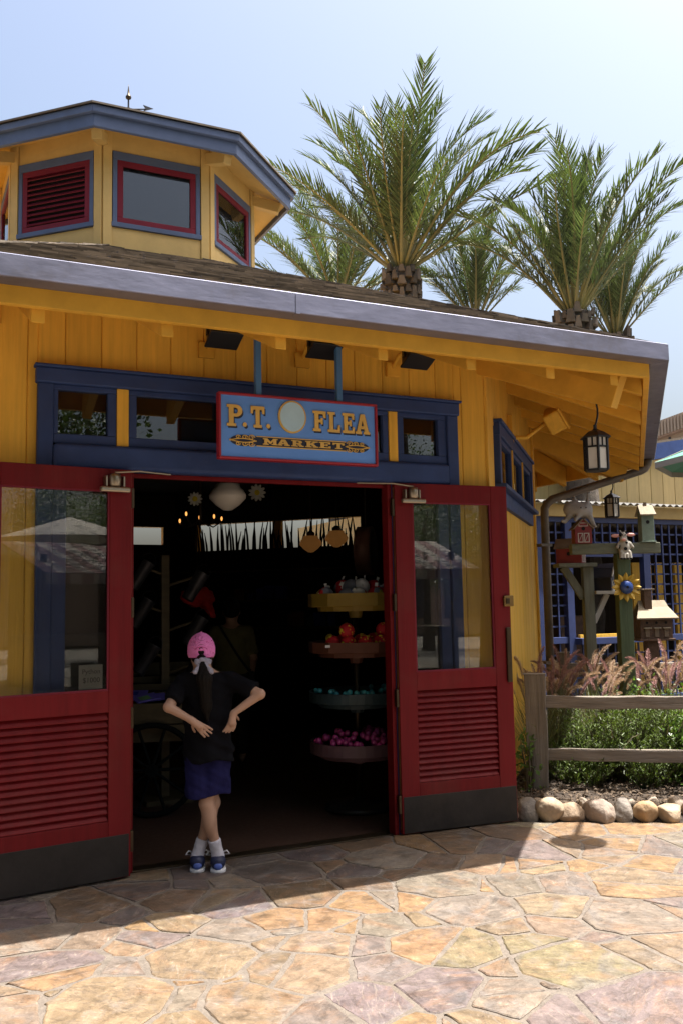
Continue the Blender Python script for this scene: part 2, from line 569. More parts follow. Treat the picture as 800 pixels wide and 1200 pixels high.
    def build(s, name, mt, parent=None, smooth=False, bevel=0.0, seg=2):
        return link(name, s.mesh(name, mt, smooth), parent, bevel, seg)


def wm(o):
    m = o.matrix_basis.copy()
    if o.parent:
        m = wm(o.parent) @ o.matrix_parent_inverse @ m
    return m


def link(name, me, parent=None, bevel=0.0, seg=2):
    o = bpy.data.objects.new(name, me)
    COL.objects.link(o)
    if parent is not None:
        o.parent = parent
        o.matrix_parent_inverse = wm(parent).inverted()
    if bevel:
        b = o.modifiers.new('edge', 'BEVEL')
        b.width = bevel
        b.segments = seg
        b.limit_method = 'ANGLE'
        b.angle_limit = R(40)
    return o


def tag(o, label=None, cat=None, group=None, kind=None):
    if label: o['label'] = label
    if cat: o['category'] = cat
    if group: o['group'] = group
    if kind: o['kind'] = kind
    return o


def thing(name, label, cat, loc=(0, 0, 0), group=None, rz=0.0):
    o = bpy.data.objects.new(name, None)
    COL.objects.link(o)
    o.location = loc
    o.rotation_euler = (0, 0, rz)
    o.empty_display_size = 0.2
    return tag(o, label, cat, group)


def np_mesh(name, verts, faces, mt, smooth=False):
    me = bpy.data.meshes.new(name)
    verts = np.asarray(verts, dtype=np.float32)
    faces = np.asarray(faces, dtype=np.int32)
    k = faces.shape[1]
    me.vertices.add(len(verts))
    me.vertices.foreach_set('co', verts.ravel())
    me.loops.add(faces.size)
    me.loops.foreach_set('vertex_index', faces.ravel())
    me.polygons.add(len(faces))
    me.polygons.foreach_set('loop_start', np.arange(0, faces.size, k, dtype=np.int32))
    if smooth:
        me.polygons.foreach_set('use_smooth', np.ones(len(faces), dtype=bool))
    me.materials.append(MATS[mt])
    me.update(calc_edges=True)
    me.validate()
    return me


# signed-distance modelling for bodies, animals and cloth
def smin(a, b, k):
    h = np.clip(0.5 + 0.5 * (b - a) / k, 0, 1)
    return b + (a - b) * h - k * h * (1 - h)


def sd_cap(P, a, b, ra, rb):
    a, b = np.array(a, float), np.array(b, float)
    ba = b - a
    t = np.clip(((P - a) @ ba) / max(ba @ ba, 1e-9), 0, 1)
    return np.linalg.norm(P - a - t[..., None] * ba, axis=-1) - (ra + (rb - ra) * t)


def sd_ell(P, c, r):
    q = (P - np.array(c, float)) / np.array(r, float)
    k = np.linalg.norm(q, axis=-1)
    return (k - 1) * min(r)


def sdf_mesh(name, fn, lo, hi, res, mt, smooth=True):
    lo = np.array(lo, float)
    n = np.ceil((np.array(hi, float) - lo) / res).astype(int) + 1
    xs = [lo[i] + res * np.arange(n[i]) for i in range(3)]
    d = np.empty(tuple(n))
    Yg, Zg = np.meshgrid(xs[1], xs[2], indexing='ij')
    for i0 in range(0, n[0], 16):
        xx = xs[0][i0:i0 + 16]
        P = np.empty((len(xx), n[1], n[2], 3))
        P[..., 0] = xx[:, None, None]
        P[..., 1] = Yg
        P[..., 2] = Zg
        d[i0:i0 + 16] = fn(P)
    ins = d < 0
    acc = np.zeros(tuple(n - 1) + (3,))
    cnt = np.zeros(tuple(n - 1))
    sl = lambda o: tuple(slice(o[i], n[i] - 1 + o[i]) for i in range(3))
    for ax in range(3):
        e = [0, 0, 0]
        e[ax] = 1
        others = [i for i in range(3) if i != ax]
        for p in (0, 1):
            for q in (0, 1):
                o0 = [0, 0, 0]
                o0[others[0]] = p
                o0[others[1]] = q
                o1 = [o0[i] + e[i] for i in range(3)]
                A, B = d[sl(o0)], d[sl(o1)]
                m = (A < 0) != (B < 0)
                t = np.where(m, A / np.where(m, A - B, 1), 0)
                for i in range(3):
                    acc[..., i] += m * (o0[i] + (t if i == ax else 0))
                cnt += m
    act = cnt > 0
    idx = -np.ones(tuple(n - 1), dtype=np.int64)
    idx[act] = np.arange(act.sum())
    cells = np.argwhere(act)
    V = lo + res * (cells + acc[act] / cnt[act][:, None])
    F = []
    for ax in range(3):
        b1, b2 = (ax + 1) % 3, (ax + 2) % 3
        A = np.take(ins, range(n[ax] - 1), ax)
        B = np.take(ins, range(1, n[ax]), ax)
        g = np.argwhere(A != B)
        g = g[(g[:, b1] > 0) & (g[:, b2] > 0) & (g[:, b1] < n[b1] - 1) & (g[:, b2] < n[b2] - 1)]
        flip = ins[tuple(g.T)]
        c = []
        for p, q in ((0, 0), (-1, 0), (-1, -1), (0, -1)):
            h = g.copy()
            h[:, b1] += p
            h[:, b2] += q
            c.append(idx[tuple(h.T)])
        c = np.stack(c, 1)
        c[~flip] = c[~flip][:, ::-1]
        F.append(c)
    return np_mesh(name, V, np.concatenate(F), mt, smooth)


def wob(P, s, a, seed=0.0):
    x, y, z = P[..., 0] * s, P[..., 1] * s, P[..., 2] * s
    return a * (np.sin(x * 1.3 + y * .7 + seed) + np.sin(y * 1.9 - z * .8 + 1.7 * seed) + np.sin(z * 1.6 + x * .9 + 2.3 * seed)) / 3


# ------------------------------------------------------------------ ground, flagstones, soil
g = MB().add([(-700, -700, -.10), (700, -700, -.10), (700, 700, -.10), (-700, 700, -.10)], [(0, 1, 2, 3)])
tag(g.build('ground', 'concrete'), kind='structure')

# building footprint
W = {0: (-1.16, 0.0), 1: (2.40, 0.0), 2: (4.83, 2.60), 3: (4.83, 6.10), 4: (2.40, 8.70), 5: (-1.16, 8.70), 6: (-3.59, 6.10), 7: (-3.59, 2.60)}
BED_P, BED_D = Vector((2.50, -0.12)), Vector((1.0, -0.62)).normalized()
BED_N = Vector((-BED_D.y, BED_D.x))          # points into the bed


def clip(poly, nx, ny, d):
    """keep the side nx*x+ny*y <= d"""
    out = []
    for i in range(len(poly)):
        a, b = poly[i], poly[(i + 1) % len(poly)]
        da, db = nx * a[0] + ny * a[1] - d, nx * b[0] + ny * b[1] - d
        if da <= 0: out.append(a)
        if (da < 0 < db) or (db < 0 < da):
            t = da / (da - db)
            out.append((a[0] + (b[0] - a[0]) * t, a[1] + (b[1] - a[1]) * t))
    return out


def clip_paving(poly, inset=0.0):
    poly = clip(poly, 0, 1, -0.015 - inset)
    return clip(poly, BED_N.x, BED_N.y, BED_N.dot(BED_P) - inset) if poly else poly


bedpoly = clip_paving([(-14, -16), (14, -16), (14, 1), (-14, 1)])
pav = MB().prism(bedpoly, -0.09, -0.0030).build('pavement', 'mortar')
tag(pav, kind='structure')

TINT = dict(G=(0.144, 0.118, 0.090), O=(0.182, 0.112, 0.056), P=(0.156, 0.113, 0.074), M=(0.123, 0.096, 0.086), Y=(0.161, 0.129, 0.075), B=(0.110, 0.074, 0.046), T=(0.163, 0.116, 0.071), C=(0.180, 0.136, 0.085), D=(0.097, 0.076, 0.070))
SEEDS = [
    (-0.990,-1.351,'O',0.04), (-0.683,-1.517,'G',0.01), (-1.168,-1.495,'P',0.00), (-1.177,-1.742,'P',0.02), (-0.831,-1.791,'T',0.05), (-0.357,-1.547,'T',0.04),
    (-0.517,-1.229,'T',0.01), (-0.801,-1.009,'P',0.01), (-0.058,-1.281,'G',0.01), (0.138,-1.247,'G',0.01), (-0.007,-1.507,'T',-0.01), (0.398,-1.361,'O',0.00),
    (0.205,-1.685,'P',0.01), (-0.003,-1.916,'T',0.04), (-0.268,-2.093,'T',0.03), (-0.517,-1.959,'G',0.00), (-0.494,-1.777,'O',-0.02), (-0.048,-2.327,'M',0.02),
    (-1.010,-1.618,'T',-0.02), (-0.551,-2.136,'T',0.00), (-0.255,-1.844,'O',-0.02), (0.713,-1.178,'G',0.01), (0.937,-1.302,'O',0.00), (0.606,-1.576,'G',0.00),
    (0.461,-1.482,'O',-0.01), (0.795,-1.608,'T',-0.01), (1.141,-1.576,'G',0.03), (1.546,-1.736,'C',0.02), (1.142,-1.842,'P',0.00), (1.362,-1.934,'P',0.00),
    (0.716,-1.963,'Y',0.04), (1.085,-2.127,'Y',0.00), (1.108,-2.463,'Y',0.05), (1.793,-2.041,'G',0.04), (2.049,-2.077,'P',0.02), (0.399,-1.791,'M',0.00),
    (0.357,-2.079,'M',0.02), (0.454,-2.317,'M',0.03), (0.134,-2.308,'M',0.03), (0.802,-2.319,'P',0.00), (0.662,-2.544,'G',0.02), (0.770,-2.738,'M',0.01),
    (1.423,-2.466,'P',0.01), (1.136,-2.844,'M',0.06), (1.450,-2.238,'M',-0.02), (1.651,-2.472,'M',0.01), (0.210,-2.525,'O',-0.01), (0.459,-2.658,'T',0.00),
    (0.874,-2.552,'P',-0.02), (2.188,-1.651,'O',0.05), (2.577,-1.417,'M',0.01), (1.853,-1.464,'G',0.02), (1.579,-1.311,'G',0.02), (1.421,-1.260,'O',-0.02),
    (1.240,-1.121,'G',0.04), (1.894,-1.095,'Y',0.01), (1.681,-0.953,'O',0.02), (2.128,-1.247,'O',-0.01), (2.131,-0.829,'P',0.02), (2.764,-0.490,'O',0.02),
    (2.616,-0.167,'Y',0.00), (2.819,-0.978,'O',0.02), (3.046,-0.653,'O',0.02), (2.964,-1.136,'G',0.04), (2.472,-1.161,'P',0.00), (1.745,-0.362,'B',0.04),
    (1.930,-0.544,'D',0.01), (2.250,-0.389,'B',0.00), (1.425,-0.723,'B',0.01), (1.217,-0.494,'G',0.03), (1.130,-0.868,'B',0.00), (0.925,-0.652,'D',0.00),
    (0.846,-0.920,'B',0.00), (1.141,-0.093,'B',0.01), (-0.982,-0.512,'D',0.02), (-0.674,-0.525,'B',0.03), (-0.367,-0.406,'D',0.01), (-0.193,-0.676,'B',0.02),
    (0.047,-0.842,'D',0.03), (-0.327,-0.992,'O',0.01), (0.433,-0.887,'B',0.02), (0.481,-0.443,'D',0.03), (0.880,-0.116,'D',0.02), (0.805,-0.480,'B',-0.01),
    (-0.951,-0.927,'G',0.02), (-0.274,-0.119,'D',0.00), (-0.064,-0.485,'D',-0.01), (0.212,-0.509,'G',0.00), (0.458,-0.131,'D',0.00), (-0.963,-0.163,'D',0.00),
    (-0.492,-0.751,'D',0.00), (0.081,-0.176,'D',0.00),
]
seeds = [(a, b, t, w) for a, b, t, w in SEEDS]
rs = random.Random(3)
for gx in np.arange(-5.2, 5.4, 0.47):
    for gy in np.arange(-5.4, 0.2, 0.42):
        x, y = gx + rs.uniform(-.16, .16), gy + rs.uniform(-.14, .14)
        if all((x - a) ** 2 + (y - b) ** 2 > 0.40 ** 2 for a, b, _, _ in seeds[:len(SEEDS)]):
            if not (-1.6 < x < 3.2 and -2.4 < y < -.2 and min((x - a) ** 2 + (y - b) ** 2 for a, b, _, _ in seeds) < .30 ** 2):
                seeds.append((x, y, rs.choice('GGOPMYTTCMG'), 0.0))
seeds = [s for s in seeds if s[1] < 0.05 and (Vector(s[:2]) - BED_P).dot(BED_N) < 0.12]
seeds.sort(key=lambda s: (s[0] - .6) ** 2 + (s[1] + 1.3) ** 2)
cells = []
for i, (sx, sy, tn, w) in enumerate(seeds):
    if len(cells) >= 300: break
    poly = [(sx - .8, sy - .8), (sx + .8, sy - .8), (sx + .8, sy + .8), (sx - .8, sy + .8)]
    for j, (ox, oy, _, ow) in enumerate(seeds):
        if j == i: continue
        dx, dy = ox - sx, oy - sy
        L = math.hypot(dx, dy)
        if L > 1.7: continue
        nx, ny = dx / L, dy / L
        mid = max(.03, min(L - .03, L / 2 + 1.5 * (w - ow) / (2 * L)))
        poly = clip(poly, nx, ny, nx * sx + ny * sy + mid)
        if len(poly) < 3: break
    poly = clip_paving(poly, .002) if len(poly) >= 3 else poly
    if len(poly) < 3: continue
    area = lambda q: .5 * abs(sum(q[k][0] * q[(k + 1) % len(q)][1] - q[(k + 1) % len(q)][0] * q[k][1] for k in range(len(q))))
    if area(poly) > .085 and rs.random() < .42:
        cx = sum(q[0] for q in poly) / len(poly) + rs.uniform(-.09, .09)
        cy = sum(q[1] for q in poly) / len(poly) + rs.uniform(-.09, .09)
        th = rs.uniform(0, 3.14)
        nx, ny = math.cos(th), math.sin(th)
        cells.append((clip(poly, nx, ny, nx * cx + ny * cy), tn))
        cells.append((clip(poly, -nx, -ny, -nx * cx - ny * cy), rs.choice(tn + 'GOTPM')))
    else:
        cells.append((poly, tn))
for poly, tn in cells[:296]:
    if len(poly) < 3 or area(poly) < .004: continue
    gap = rs.uniform(.0035, .0105)
    q0 = [Vector(p) for p in poly]
    ar2 = sum(q0[k].x * q0[(k + 1) % len(q0)].y - q0[(k + 1) % len(q0)].x * q0[k].y for k in range(len(q0)))
    if ar2 < 0: q0.reverse()
    ins = poly
    for k in range(len(q0)):
        a, b = q0[k], q0[(k + 1) % len(q0)]
        if (b - a).length < 1e-4: continue
        nn = Vector((b.y - a.y, a.x - b.x)).normalized()
        ins = clip(ins, nn.x, nn.y, nn.dot(a) - gap * rs.uniform(.6, 1.5))
        if len(ins) < 3: break
    if len(ins) < 3: continue
    q0 = [Vector(p) for p in ins]
    ar2 = sum(q0[k].x * q0[(k + 1) % len(q0)].y - q0[(k + 1) % len(q0)].x * q0[k].y for k in range(len(q0)))
    if ar2 < 0: q0.reverse()
    q = []
    for k in range(len(q0)):
        a, b = q0[k], q0[(k + 1) % len(q0)]
        L = (b - a).length
        if L < .015: continue
        t0 = min(.25, rs.uniform(.004, .020) / L)
        nrm = Vector((b.y - a.y, a.x - b.x)) / L
        m = max(2, int(L / .035))
        ph, am = rs.uniform(0, 6), rs.uniform(.001, .006) * min(1, L / .2)
        for e in range(m + 1):
            t = t0 + (1 - 2 * t0) * e / m
            q.append(a.lerp(b, t) + nrm * (rs.uniform(-.0045, .0012) + am * (math.sin(ph + t * rs.uniform(5, 7)) - 1)))
    if len(q) < 5: continue
    cx = sum(p.x for p in q) / len(q)
    cy = sum(p.y for p in q) / len(q)
    top = rs.uniform(-.0005, .0045)
    ax_, ay_ = rs.uniform(-.008, .008), rs.uniform(-.008, .008)
    m_ = MB()
    nq = len(q)
    zt = lambda p: max(-.002, top + ax_ * (p.x - cx) + ay_ * (p.y - cy))
    c2 = Vector((cx, cy))
    inn = [p + (c2 - p).normalized() * rs.uniform(.003, .009) for p in q]
    v = [(p.x, p.y, -.04) for p in q] + [(p.x, p.y, zt(p) - .0040) for p in q] + [(p.x, p.y, zt(p)) for p in inn]
    f = [(k, (k + 1) % nq, nq + (k + 1) % nq, nq + k) for k in range(nq)]
    f += [(nq + k, nq + (k + 1) % nq, 2 * nq + (k + 1) % nq, 2 * nq + k) for k in range(nq)]
    f.append(tuple(range(2 * nq, 3 * nq)))
    m_.add(v, f)
    o = m_.build('flagstone', 'flagstone', pav)
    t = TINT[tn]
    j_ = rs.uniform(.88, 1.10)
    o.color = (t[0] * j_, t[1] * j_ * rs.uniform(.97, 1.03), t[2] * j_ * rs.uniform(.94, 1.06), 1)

# garden soil: lumpy sheet from the rock edging back to the pavilion
sv, sf = [], []
nx_, ny_ = 60, 46
for j in range(ny_ + 1):
    for i in range(nx_ + 1):
        a, b = -.35 + 9.2 * i / nx_, 8.4 * (j / ny_) ** 1.6
        p = BED_P + BED_D * (a + .02) + BED_N * (b - .01)
        sv.append((p.x, p.y, .035 + .05 * min(1, b / .5) + rs.uniform(-.018, .018) if b > .02 else -.03))
for j in range(ny_):
    for i in range(nx_):
        k = j * (nx_ + 1) + i
        sf.append((k, k + 1, k + nx_ + 2, k + nx_ + 1))
sm = MB().add(sv, sf).build('garden_soil', 'soil', smooth=True)
tag(sm, kind='structure')

lit_v, lit_f = [], []
for i in range(5200):
    a, b = rs.uniform(-.25, 3.2), .10 + 1.5 * rs.random() ** 1.5
    q = BED_P + BED_D * a + BED_N * b
    z = .050 + .05 * min(1, b / .5) + rs.uniform(-.008, .014)
    th, L, w = rs.uniform(0, 6.28), rs.uniform(.010, .034), rs.uniform(.003, .010)
    dx, dy = math.cos(th) * L, math.sin(th) * L
    ex, ey = -math.sin(th) * w, math.cos(th) * w
    t1, t2 = rs.uniform(-.012, .012), rs.uniform(-.006, .006)
    k = len(lit_v)
    lit_v += [(q.x - dx, q.y - dy, z - t1), (q.x + ex, q.y + ey, z + t2 + .003), (q.x + dx, q.y + dy, z + t1), (q.x - ex, q.y - ey, z - t2 + .003)]
    lit_f.append((k, k + 1, k + 2, k + 3))
lit = link('leaf_litter', np_mesh('leaf_litter', np.array(lit_v), np.array(lit_f), 'litter'))
tag(lit, 'brown bark chips and dry leaf litter on the soil behind the rocks', 'litter', kind='stuff')

# ------------------------------------------------------------------ market building
O2 = Vector((0.62, 4.3))
bld = thing('market_building', 'yellow octagonal market building with blue trim, red double doors and a roof cupola', 'building', (0.62, 4.3, 0))


def offs(d):
    """footprint corners pushed outward by d"""
    out = []
    for i in range(8):
        a, b, c = Vector(W[(i - 1) % 8]), Vector(W[i]), Vector(W[(i + 1) % 8])
        n1 = Vector(((b - a).y, -(b - a).x)).normalized()
        n2 = Vector(((c - b).y, -(c - b).x)).normalized()
        m = (n1 + n2).normalized()
        out.append(b + m * (d / m.dot(n1)))
    return out


def face_T(k):
    """frame of wall face k (corner k to k+1): x along the wall, y into the building, z up"""
    a, b = Vector(W[k]), Vector(W[(k + 1) % 8])
    t = (b - a).normalized()
    T = Matrix(((t.x, -t.y, 0, a.x), (t.y, t.x, 0, a.y), (0, 0, 1, 0), (0, 0, 0, 1)))
    return T, (b - a).length


SL = 0.43
zr = lambda d: 3.305 + SL * (1.27 - d)         # top of the roof at distance d outside the wall
SOF = 0.075
# --- front wall boards
BW = 0.2245
xs = [-1.16]
x = -0.95
while x < 2.39:
    xs.append(x)
    x += BW
xs.append(2.40)
for a, b in zip(xs[:-1], xs[1:]):
    a_, b_ = a + .0012, b - .0012
    zt_ = 3.77
    segs = []
    if b_ <= -.889 or a_ >= 2.123:
        segs = [(a_, b_, 0.0)]
    elif a_ < -.889:
        segs = [(a_, -.889, 0.0), (-.889, b_, 3.09)]
    elif b_ > 2.123:
        segs = [(a_, 2.123, 3.09), (2.123, b_, 0.0)]
    else:
        segs = [(a_, b_, 3.09)]
    for (p, q, z0) in segs:
        MB().box(p, q, 0.0, .05, z0, zt_).build('wall_board', 'yellow_paint', bld, bevel=.0055, seg=1)
# --- side walls: right face with its strip window, left face plain
for k in (1, 7):
    T, L = face_T(k)
    nb = int(L / BW)
    w_ = L / nb
    for i in range(nb):
        a_, b_ = i * w_ + .0012, (i + 1) * w_ - .0012
        cuts = [(0.0, 3.77)]
        if k == 1 and b_ > .60 and a_ < 3.0:
            cuts = [(0.0, 2.45), (3.04, 3.77)]
        for z0, z1 in cuts:
            MB().box(a_, b_, 0.0, .05, z0, z1, T).build('wall_board', 'yellow_paint', bld, bevel=.0055, seg=1)
    if k == 1:
        # corner boards and the window frame
        MB().box(.004, .11, -.022, -.001, 0, 3.74, T).build('corner_board', 'yellow_paint', bld, bevel=.003)
        MB().box(L - .10, L + .02, -.022, -.001, 0, 3.74, T).build('corner_board', 'yellow_paint', bld, bevel=.003)
        x0, x1, z0, z1 = .50, 3.08, 2.56, 3.07
        wf = MB().box(x0, x1, -.05, .04, z1 - .10, z1, T).build('strip_window', 'blue_trim', bld, bevel=.006)
        MB().box(x0 - .01, x1 + .01, -.07, .04, z1, z1 + .03, T).build('head_cap', 'blue_trim', wf, bevel=.005)
        MB().box(x0, x0 + .09, -.048, .04, z0, z1 - .10, T).build('stile', 'blue_trim', wf, bevel=.005)
        MB().box(x1 - .09, x1, -.048, .04, z0, z1 - .10, T).build('stile', 'blue_trim', wf, bevel=.005)
        MB().box(x0 - .03, x1 + .04, -.095, .04, z0 - .035, z0, T).build('sill', 'blue_trim', wf, bevel=.006)
        MB().box(x0 + .01, x1 - .01, -.04, .04, z0 - .16, z0 - .035, T).build('apron', 'blue_trim', wf, bevel=.005)
        for i in range(3):
            xa = x0 + .09 + i * (x1 - x0 - .18) / 3
            xb = x0 + .09 + (i + 1) * (x1 - x0 - .18) / 3
            MB().box(xa, xa + .045, -.03, .03, z0, z1 - .10, T).build('sash', 'blue_trim', wf, bevel=.004)
            MB().box(xb - .045, xb, -.03, .03, z0, z1 - .10, T).build('sash', 'blue_trim', wf, bevel=.004)
            MB().box(xa + .045, xb - .045, -.03, .03, z0, z0 + .04, T).build('sash', 'blue_trim', wf, bevel=.004)
            MB().box(xa + .045, xb - .045, -.03, .03, z1 - .14, z1 - .10, T).build('sash', 'blue_trim', wf, bevel=.004)
            if i: MB().box(xa - .012, xa + .012, -.045, -.03, z0, z1 - .10, T).build('mullion', 'yellow_paint', wf, bevel=.003)
            MB().box(xa + .045, xb - .045, -.003, .003, z0 + .04, z1 - .14, T).build('pane', 'window_glass', wf)
    else:
        pass
# --- back walls (plain boards, clerestory openings in two of them)
for k in (2, 3, 4, 5, 6):
    T, L = face_T(k)
    op = {3: (.35, L - .45, 2.46, 2.88), 4: (.25, .80, 2.58, 2.86), 2: (.5, L - .5, 2.46, 2.9)}.get(k)
    m_ = MB()
    if op:
        a_, b_, z0, z1 = op
        m_.box(0, L, 0, .12, 0, z0, T).box(0, L, 0, .12, z1, 3.77, T).box(0, a_, 0, .12, z0, z1, T).box(b_, L, 0, .12, z0, z1, T)
        if k in (3, 2):
            cxm = (a_ + b_) / 2
            m_.box(cxm - .07, cxm + .07, .02, .10, z0, z1, T)
    else:
        m_.box(0, L, 0, .12, 0, 3.77, T)
    m_.build('back_wall', 'yellow_paint', bld)
# --- inner lining, ceiling
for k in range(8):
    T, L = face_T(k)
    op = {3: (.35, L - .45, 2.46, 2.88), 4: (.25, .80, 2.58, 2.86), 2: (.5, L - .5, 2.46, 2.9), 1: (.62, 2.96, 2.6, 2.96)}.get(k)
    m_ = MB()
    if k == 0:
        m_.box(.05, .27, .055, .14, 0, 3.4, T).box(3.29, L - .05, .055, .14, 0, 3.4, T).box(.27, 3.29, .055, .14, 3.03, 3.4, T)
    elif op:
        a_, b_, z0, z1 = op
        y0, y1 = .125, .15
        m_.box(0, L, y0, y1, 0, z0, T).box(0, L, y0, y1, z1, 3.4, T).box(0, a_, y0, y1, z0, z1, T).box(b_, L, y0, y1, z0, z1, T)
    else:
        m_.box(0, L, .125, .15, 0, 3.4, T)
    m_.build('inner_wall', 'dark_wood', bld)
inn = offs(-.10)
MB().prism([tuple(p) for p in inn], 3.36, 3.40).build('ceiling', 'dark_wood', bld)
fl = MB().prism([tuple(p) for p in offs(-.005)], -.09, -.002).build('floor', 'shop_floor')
tag(fl, kind='structure')
MB().box(-.30, 1.50, -.012, .10, -.03, .006).build('threshold', 'bronze', bld, bevel=.003)

# --- roof: deck, soffit, rafters, hips, fascia, gutter
e_out = offs(1.27)
cup = [O2 + Vector((math.sin(R(45 * k + 22.5)), -math.cos(R(45 * k + 22.5)))) * (1.30 / math.cos(R(22.5))) for k in range(-1, 7)]
z_in = 5.125
for k in range(8):
    a, b = e_out[k], e_out[(k + 1) % 8]
    c, d = cup[(k + 1) % 8], cup[k]
    z0 = zr(1.27)
    v = [(a.x, a.y, z0), (b.x, b.y, z0), (c.x, c.y, z_in), (d.x, d.y, z_in)]
    v2 = [(p[0], p[1], p[2] - SOF + .012) for p in v]
    vt = [(p[0], p[1], p[2] - .012) for p in v]
    MB().add(vt + v2, [(0, 1, 2, 3), (7, 6, 5, 4), (0, 4, 5, 1), (1, 5, 6, 2), (2, 6, 7, 3), (3, 7, 4, 0)]).build('soffit', 'soffit_paint', bld)
# shingle courses on the faces that show
shm = MB()
for k in (7, 0, 1, 2):
    a, b = e_out[k], e_out[(k + 1) % 8]
    c, d = cup[(k + 1) % 8], cup[k]
    A, B = Vector((*a, zr(1.27))), Vector((*b, zr(1.27)))
    Cc, D = Vector((*c, z_in)), Vector((*d, z_in))
    nrm = (B - A).cross(D - A).normalized()
    if nrm.z < 0: nrm = -nrm
    nc = 34
    slope_v = ((D + Cc) / 2 - (A + B) / 2).normalized()
    for j in range(nc):
        t = j / nc
        P0, P1 = A.lerp(D, t), B.lerp(Cc, t)
        al = (P1 - P0)
        L = al.length
        al.normalize()
        s_ = -.02
        while s_ < L:
            w_ = rs.uniform(.10, .26)
            e_ = min(s_ + w_ - .005, L + .02)
            j0 = rs.uniform(-.022, .012) - (.03 if j == 0 else 0)
            th = rs.uniform(.010, .024)
            q0 = P0 + al * s_ + slope_v * j0
            q1 = P0 + al * e_ + slope_v * (j0 + rs.uniform(-.004, .004))
            q2, q3 = q1 + slope_v * .20, q0 + slope_v * .20
            up_ = nrm * th
            lo_ = nrm * .001
            shm.add([q0 + lo_, q1 + lo_, q2 - nrm * .006, q3 - nrm * .006, q0 + up_, q1 + up_, q2 + lo_ * 2, q3 + lo_ * 2],
                    [(4, 5, 6, 7), (0, 1, 5, 4), (1, 2, 6, 5), (3, 0, 4, 7)])
            s_ += w_
tag(shm.build('shingles', 'shingle', bld), kind='stuff')

RD, RWD = 0.250, 0.066


def rafter(T, s, d0, d1, name='rafter', w=RWD, h=RD):
    """rafter under the soffit at s along a face, from d0 to d1 outside the wall (local y = -d)"""
    za, zb = zr(d0) - SOF - .002, zr(d1) - SOF - .002
    pts = [(-d1, zb), (-d1, zb - h * .98), (-d0, za - h), (-d0, za)]
    v = [(s - w / 2, p[0], p[1]) for p in pts] + [(s + w / 2, p[0], p[1]) for p in pts]
    f = [(0, 1, 2, 3), (7, 6, 5, 4), (0, 4, 5, 1), (1, 5, 6, 2), (2, 6, 7, 3), (3, 7, 4, 0)]
    return MB().add(v, f, T).build(name, 'soffit_paint', bld, bevel=.004, seg=1)


T0, L0 = face_T(0)
for xw in (-1.04, -.385, .26, .905, 1.52, 2.13):
    rafter(T0, xw + 1.16, -.02, 1.155)
for k in (1, 7):
    T, L = face_T(k)
    n_ = 6
    for i in range(n_):
        rafter(T, .28 + (L - .56) * i / (n_ - 1), -.02, 1.155)
    rafter(T, -.26, .72, 1.155)
    rafter(T, L + .26, .72, 1.155)
rafter(T0, L0 + .26, .72, 1.155)
rafter(T0, -.26, .72, 1.155)
T2, L2 = face_T(2)
for i in range(6):
    rafter(T2, .25 + (L2 - .5) * i / 5, -.02, 1.155)
ho = offs(1.10)
hi_ = offs(-.05)
for k in (0, 1, 2, 3, 7):
    a, b = Vector((*hi_[k], zr(-.05) - SOF - .004)), Vector((*ho[k], zr(1.10) - SOF - .004))
    MB().beam(a, b, .10, .40, top=True).build('hip_beam', 'soffit_paint', bld, bevel=.005)


def ring(name, d0, d1, z0, z1, mt, ks, bevel=.004, gapless=True):
    p0, p1 = offs(d0), offs(d1)
    res = []
    for k in ks:
        a, b, c, d = p0[k], p0[(k + 1) % 8], p1[(k + 1) % 8], p1[k]
        res.append(MB().prism([tuple(a), tuple(b), tuple(c), tuple(d)], z0, z1).build(name, mt, bld, bevel=bevel))
    return res


ring('fascia', 1.165, 1.207, 3.098, 3.30, 'soffit_paint', range(8))
gz0, gz1 = 3.190, 3.305
p0, p1 = offs(1.21), offs(1.335)
lip = offs(1.348)
for k in range(8):
    a, b, c, d = p0[k], p0[(k + 1) % 8], p1[(k + 1) % 8], p1[k]
    gt = MB().prism([tuple(a), tuple(b), tuple(c), tuple(d)], gz0, gz1).build('gutter', 'gutter_metal', bld, bevel=.004, seg=1)
    if k in (0, 1):
        al = (c - d).normalized()
        nn = Vector((al.y, -al.x))
        for f_ in ((.43,) if k == 0 else (.5,)):
            q = d.lerp(c, f_)
            MB().prism([tuple(q - al * .012 - nn * .05), tuple(q + al * .012 - nn * .05), tuple(q + al * .012 + nn * .0025), tuple(q - al * .012 + nn * .0025)],
                       gz0 - .003, gz1 - .006).build('gutter_strap', 'gutter_metal', gt)
# downspout from the far gutter corner, back under the eave to the wall corner and down
w2 = Vector(W[2])
g2 = p1[2].lerp(p0[2], .5)
c0 = Vector((*g2, gz0 + .02))
c1 = Vector((g2.x - .02, g2.y + .01, gz0 - .06))
c3 = Vector((w2.x + .09, w2.y - .10, 2.70))
pts = [c0, c1, c1 + Vector((-.03, .015, -.05)), c1.lerp(c3, .06) + Vector((0, 0, -.045)), c1.lerp(c3, .94) + Vector((0, 0, .005)), c3 + Vector((.01, -.01, -.02)), c3 + Vector((-.01, .01, -.07)), c3 + Vector((-.012, .012, -.16)), Vector((w2.x + .075, w2.y - .085, .06))]
MB().tube(pts, .046, 12).build('downspout', 'downspout_metal', bld, smooth=True)
for z in (.9, 2.2):
    MB().box(w2.x - .02, w2.x + .13, w2.y - .14, w2.y + .02, z, z + .03).build('downspout_strap', 'downspout_metal', bld)

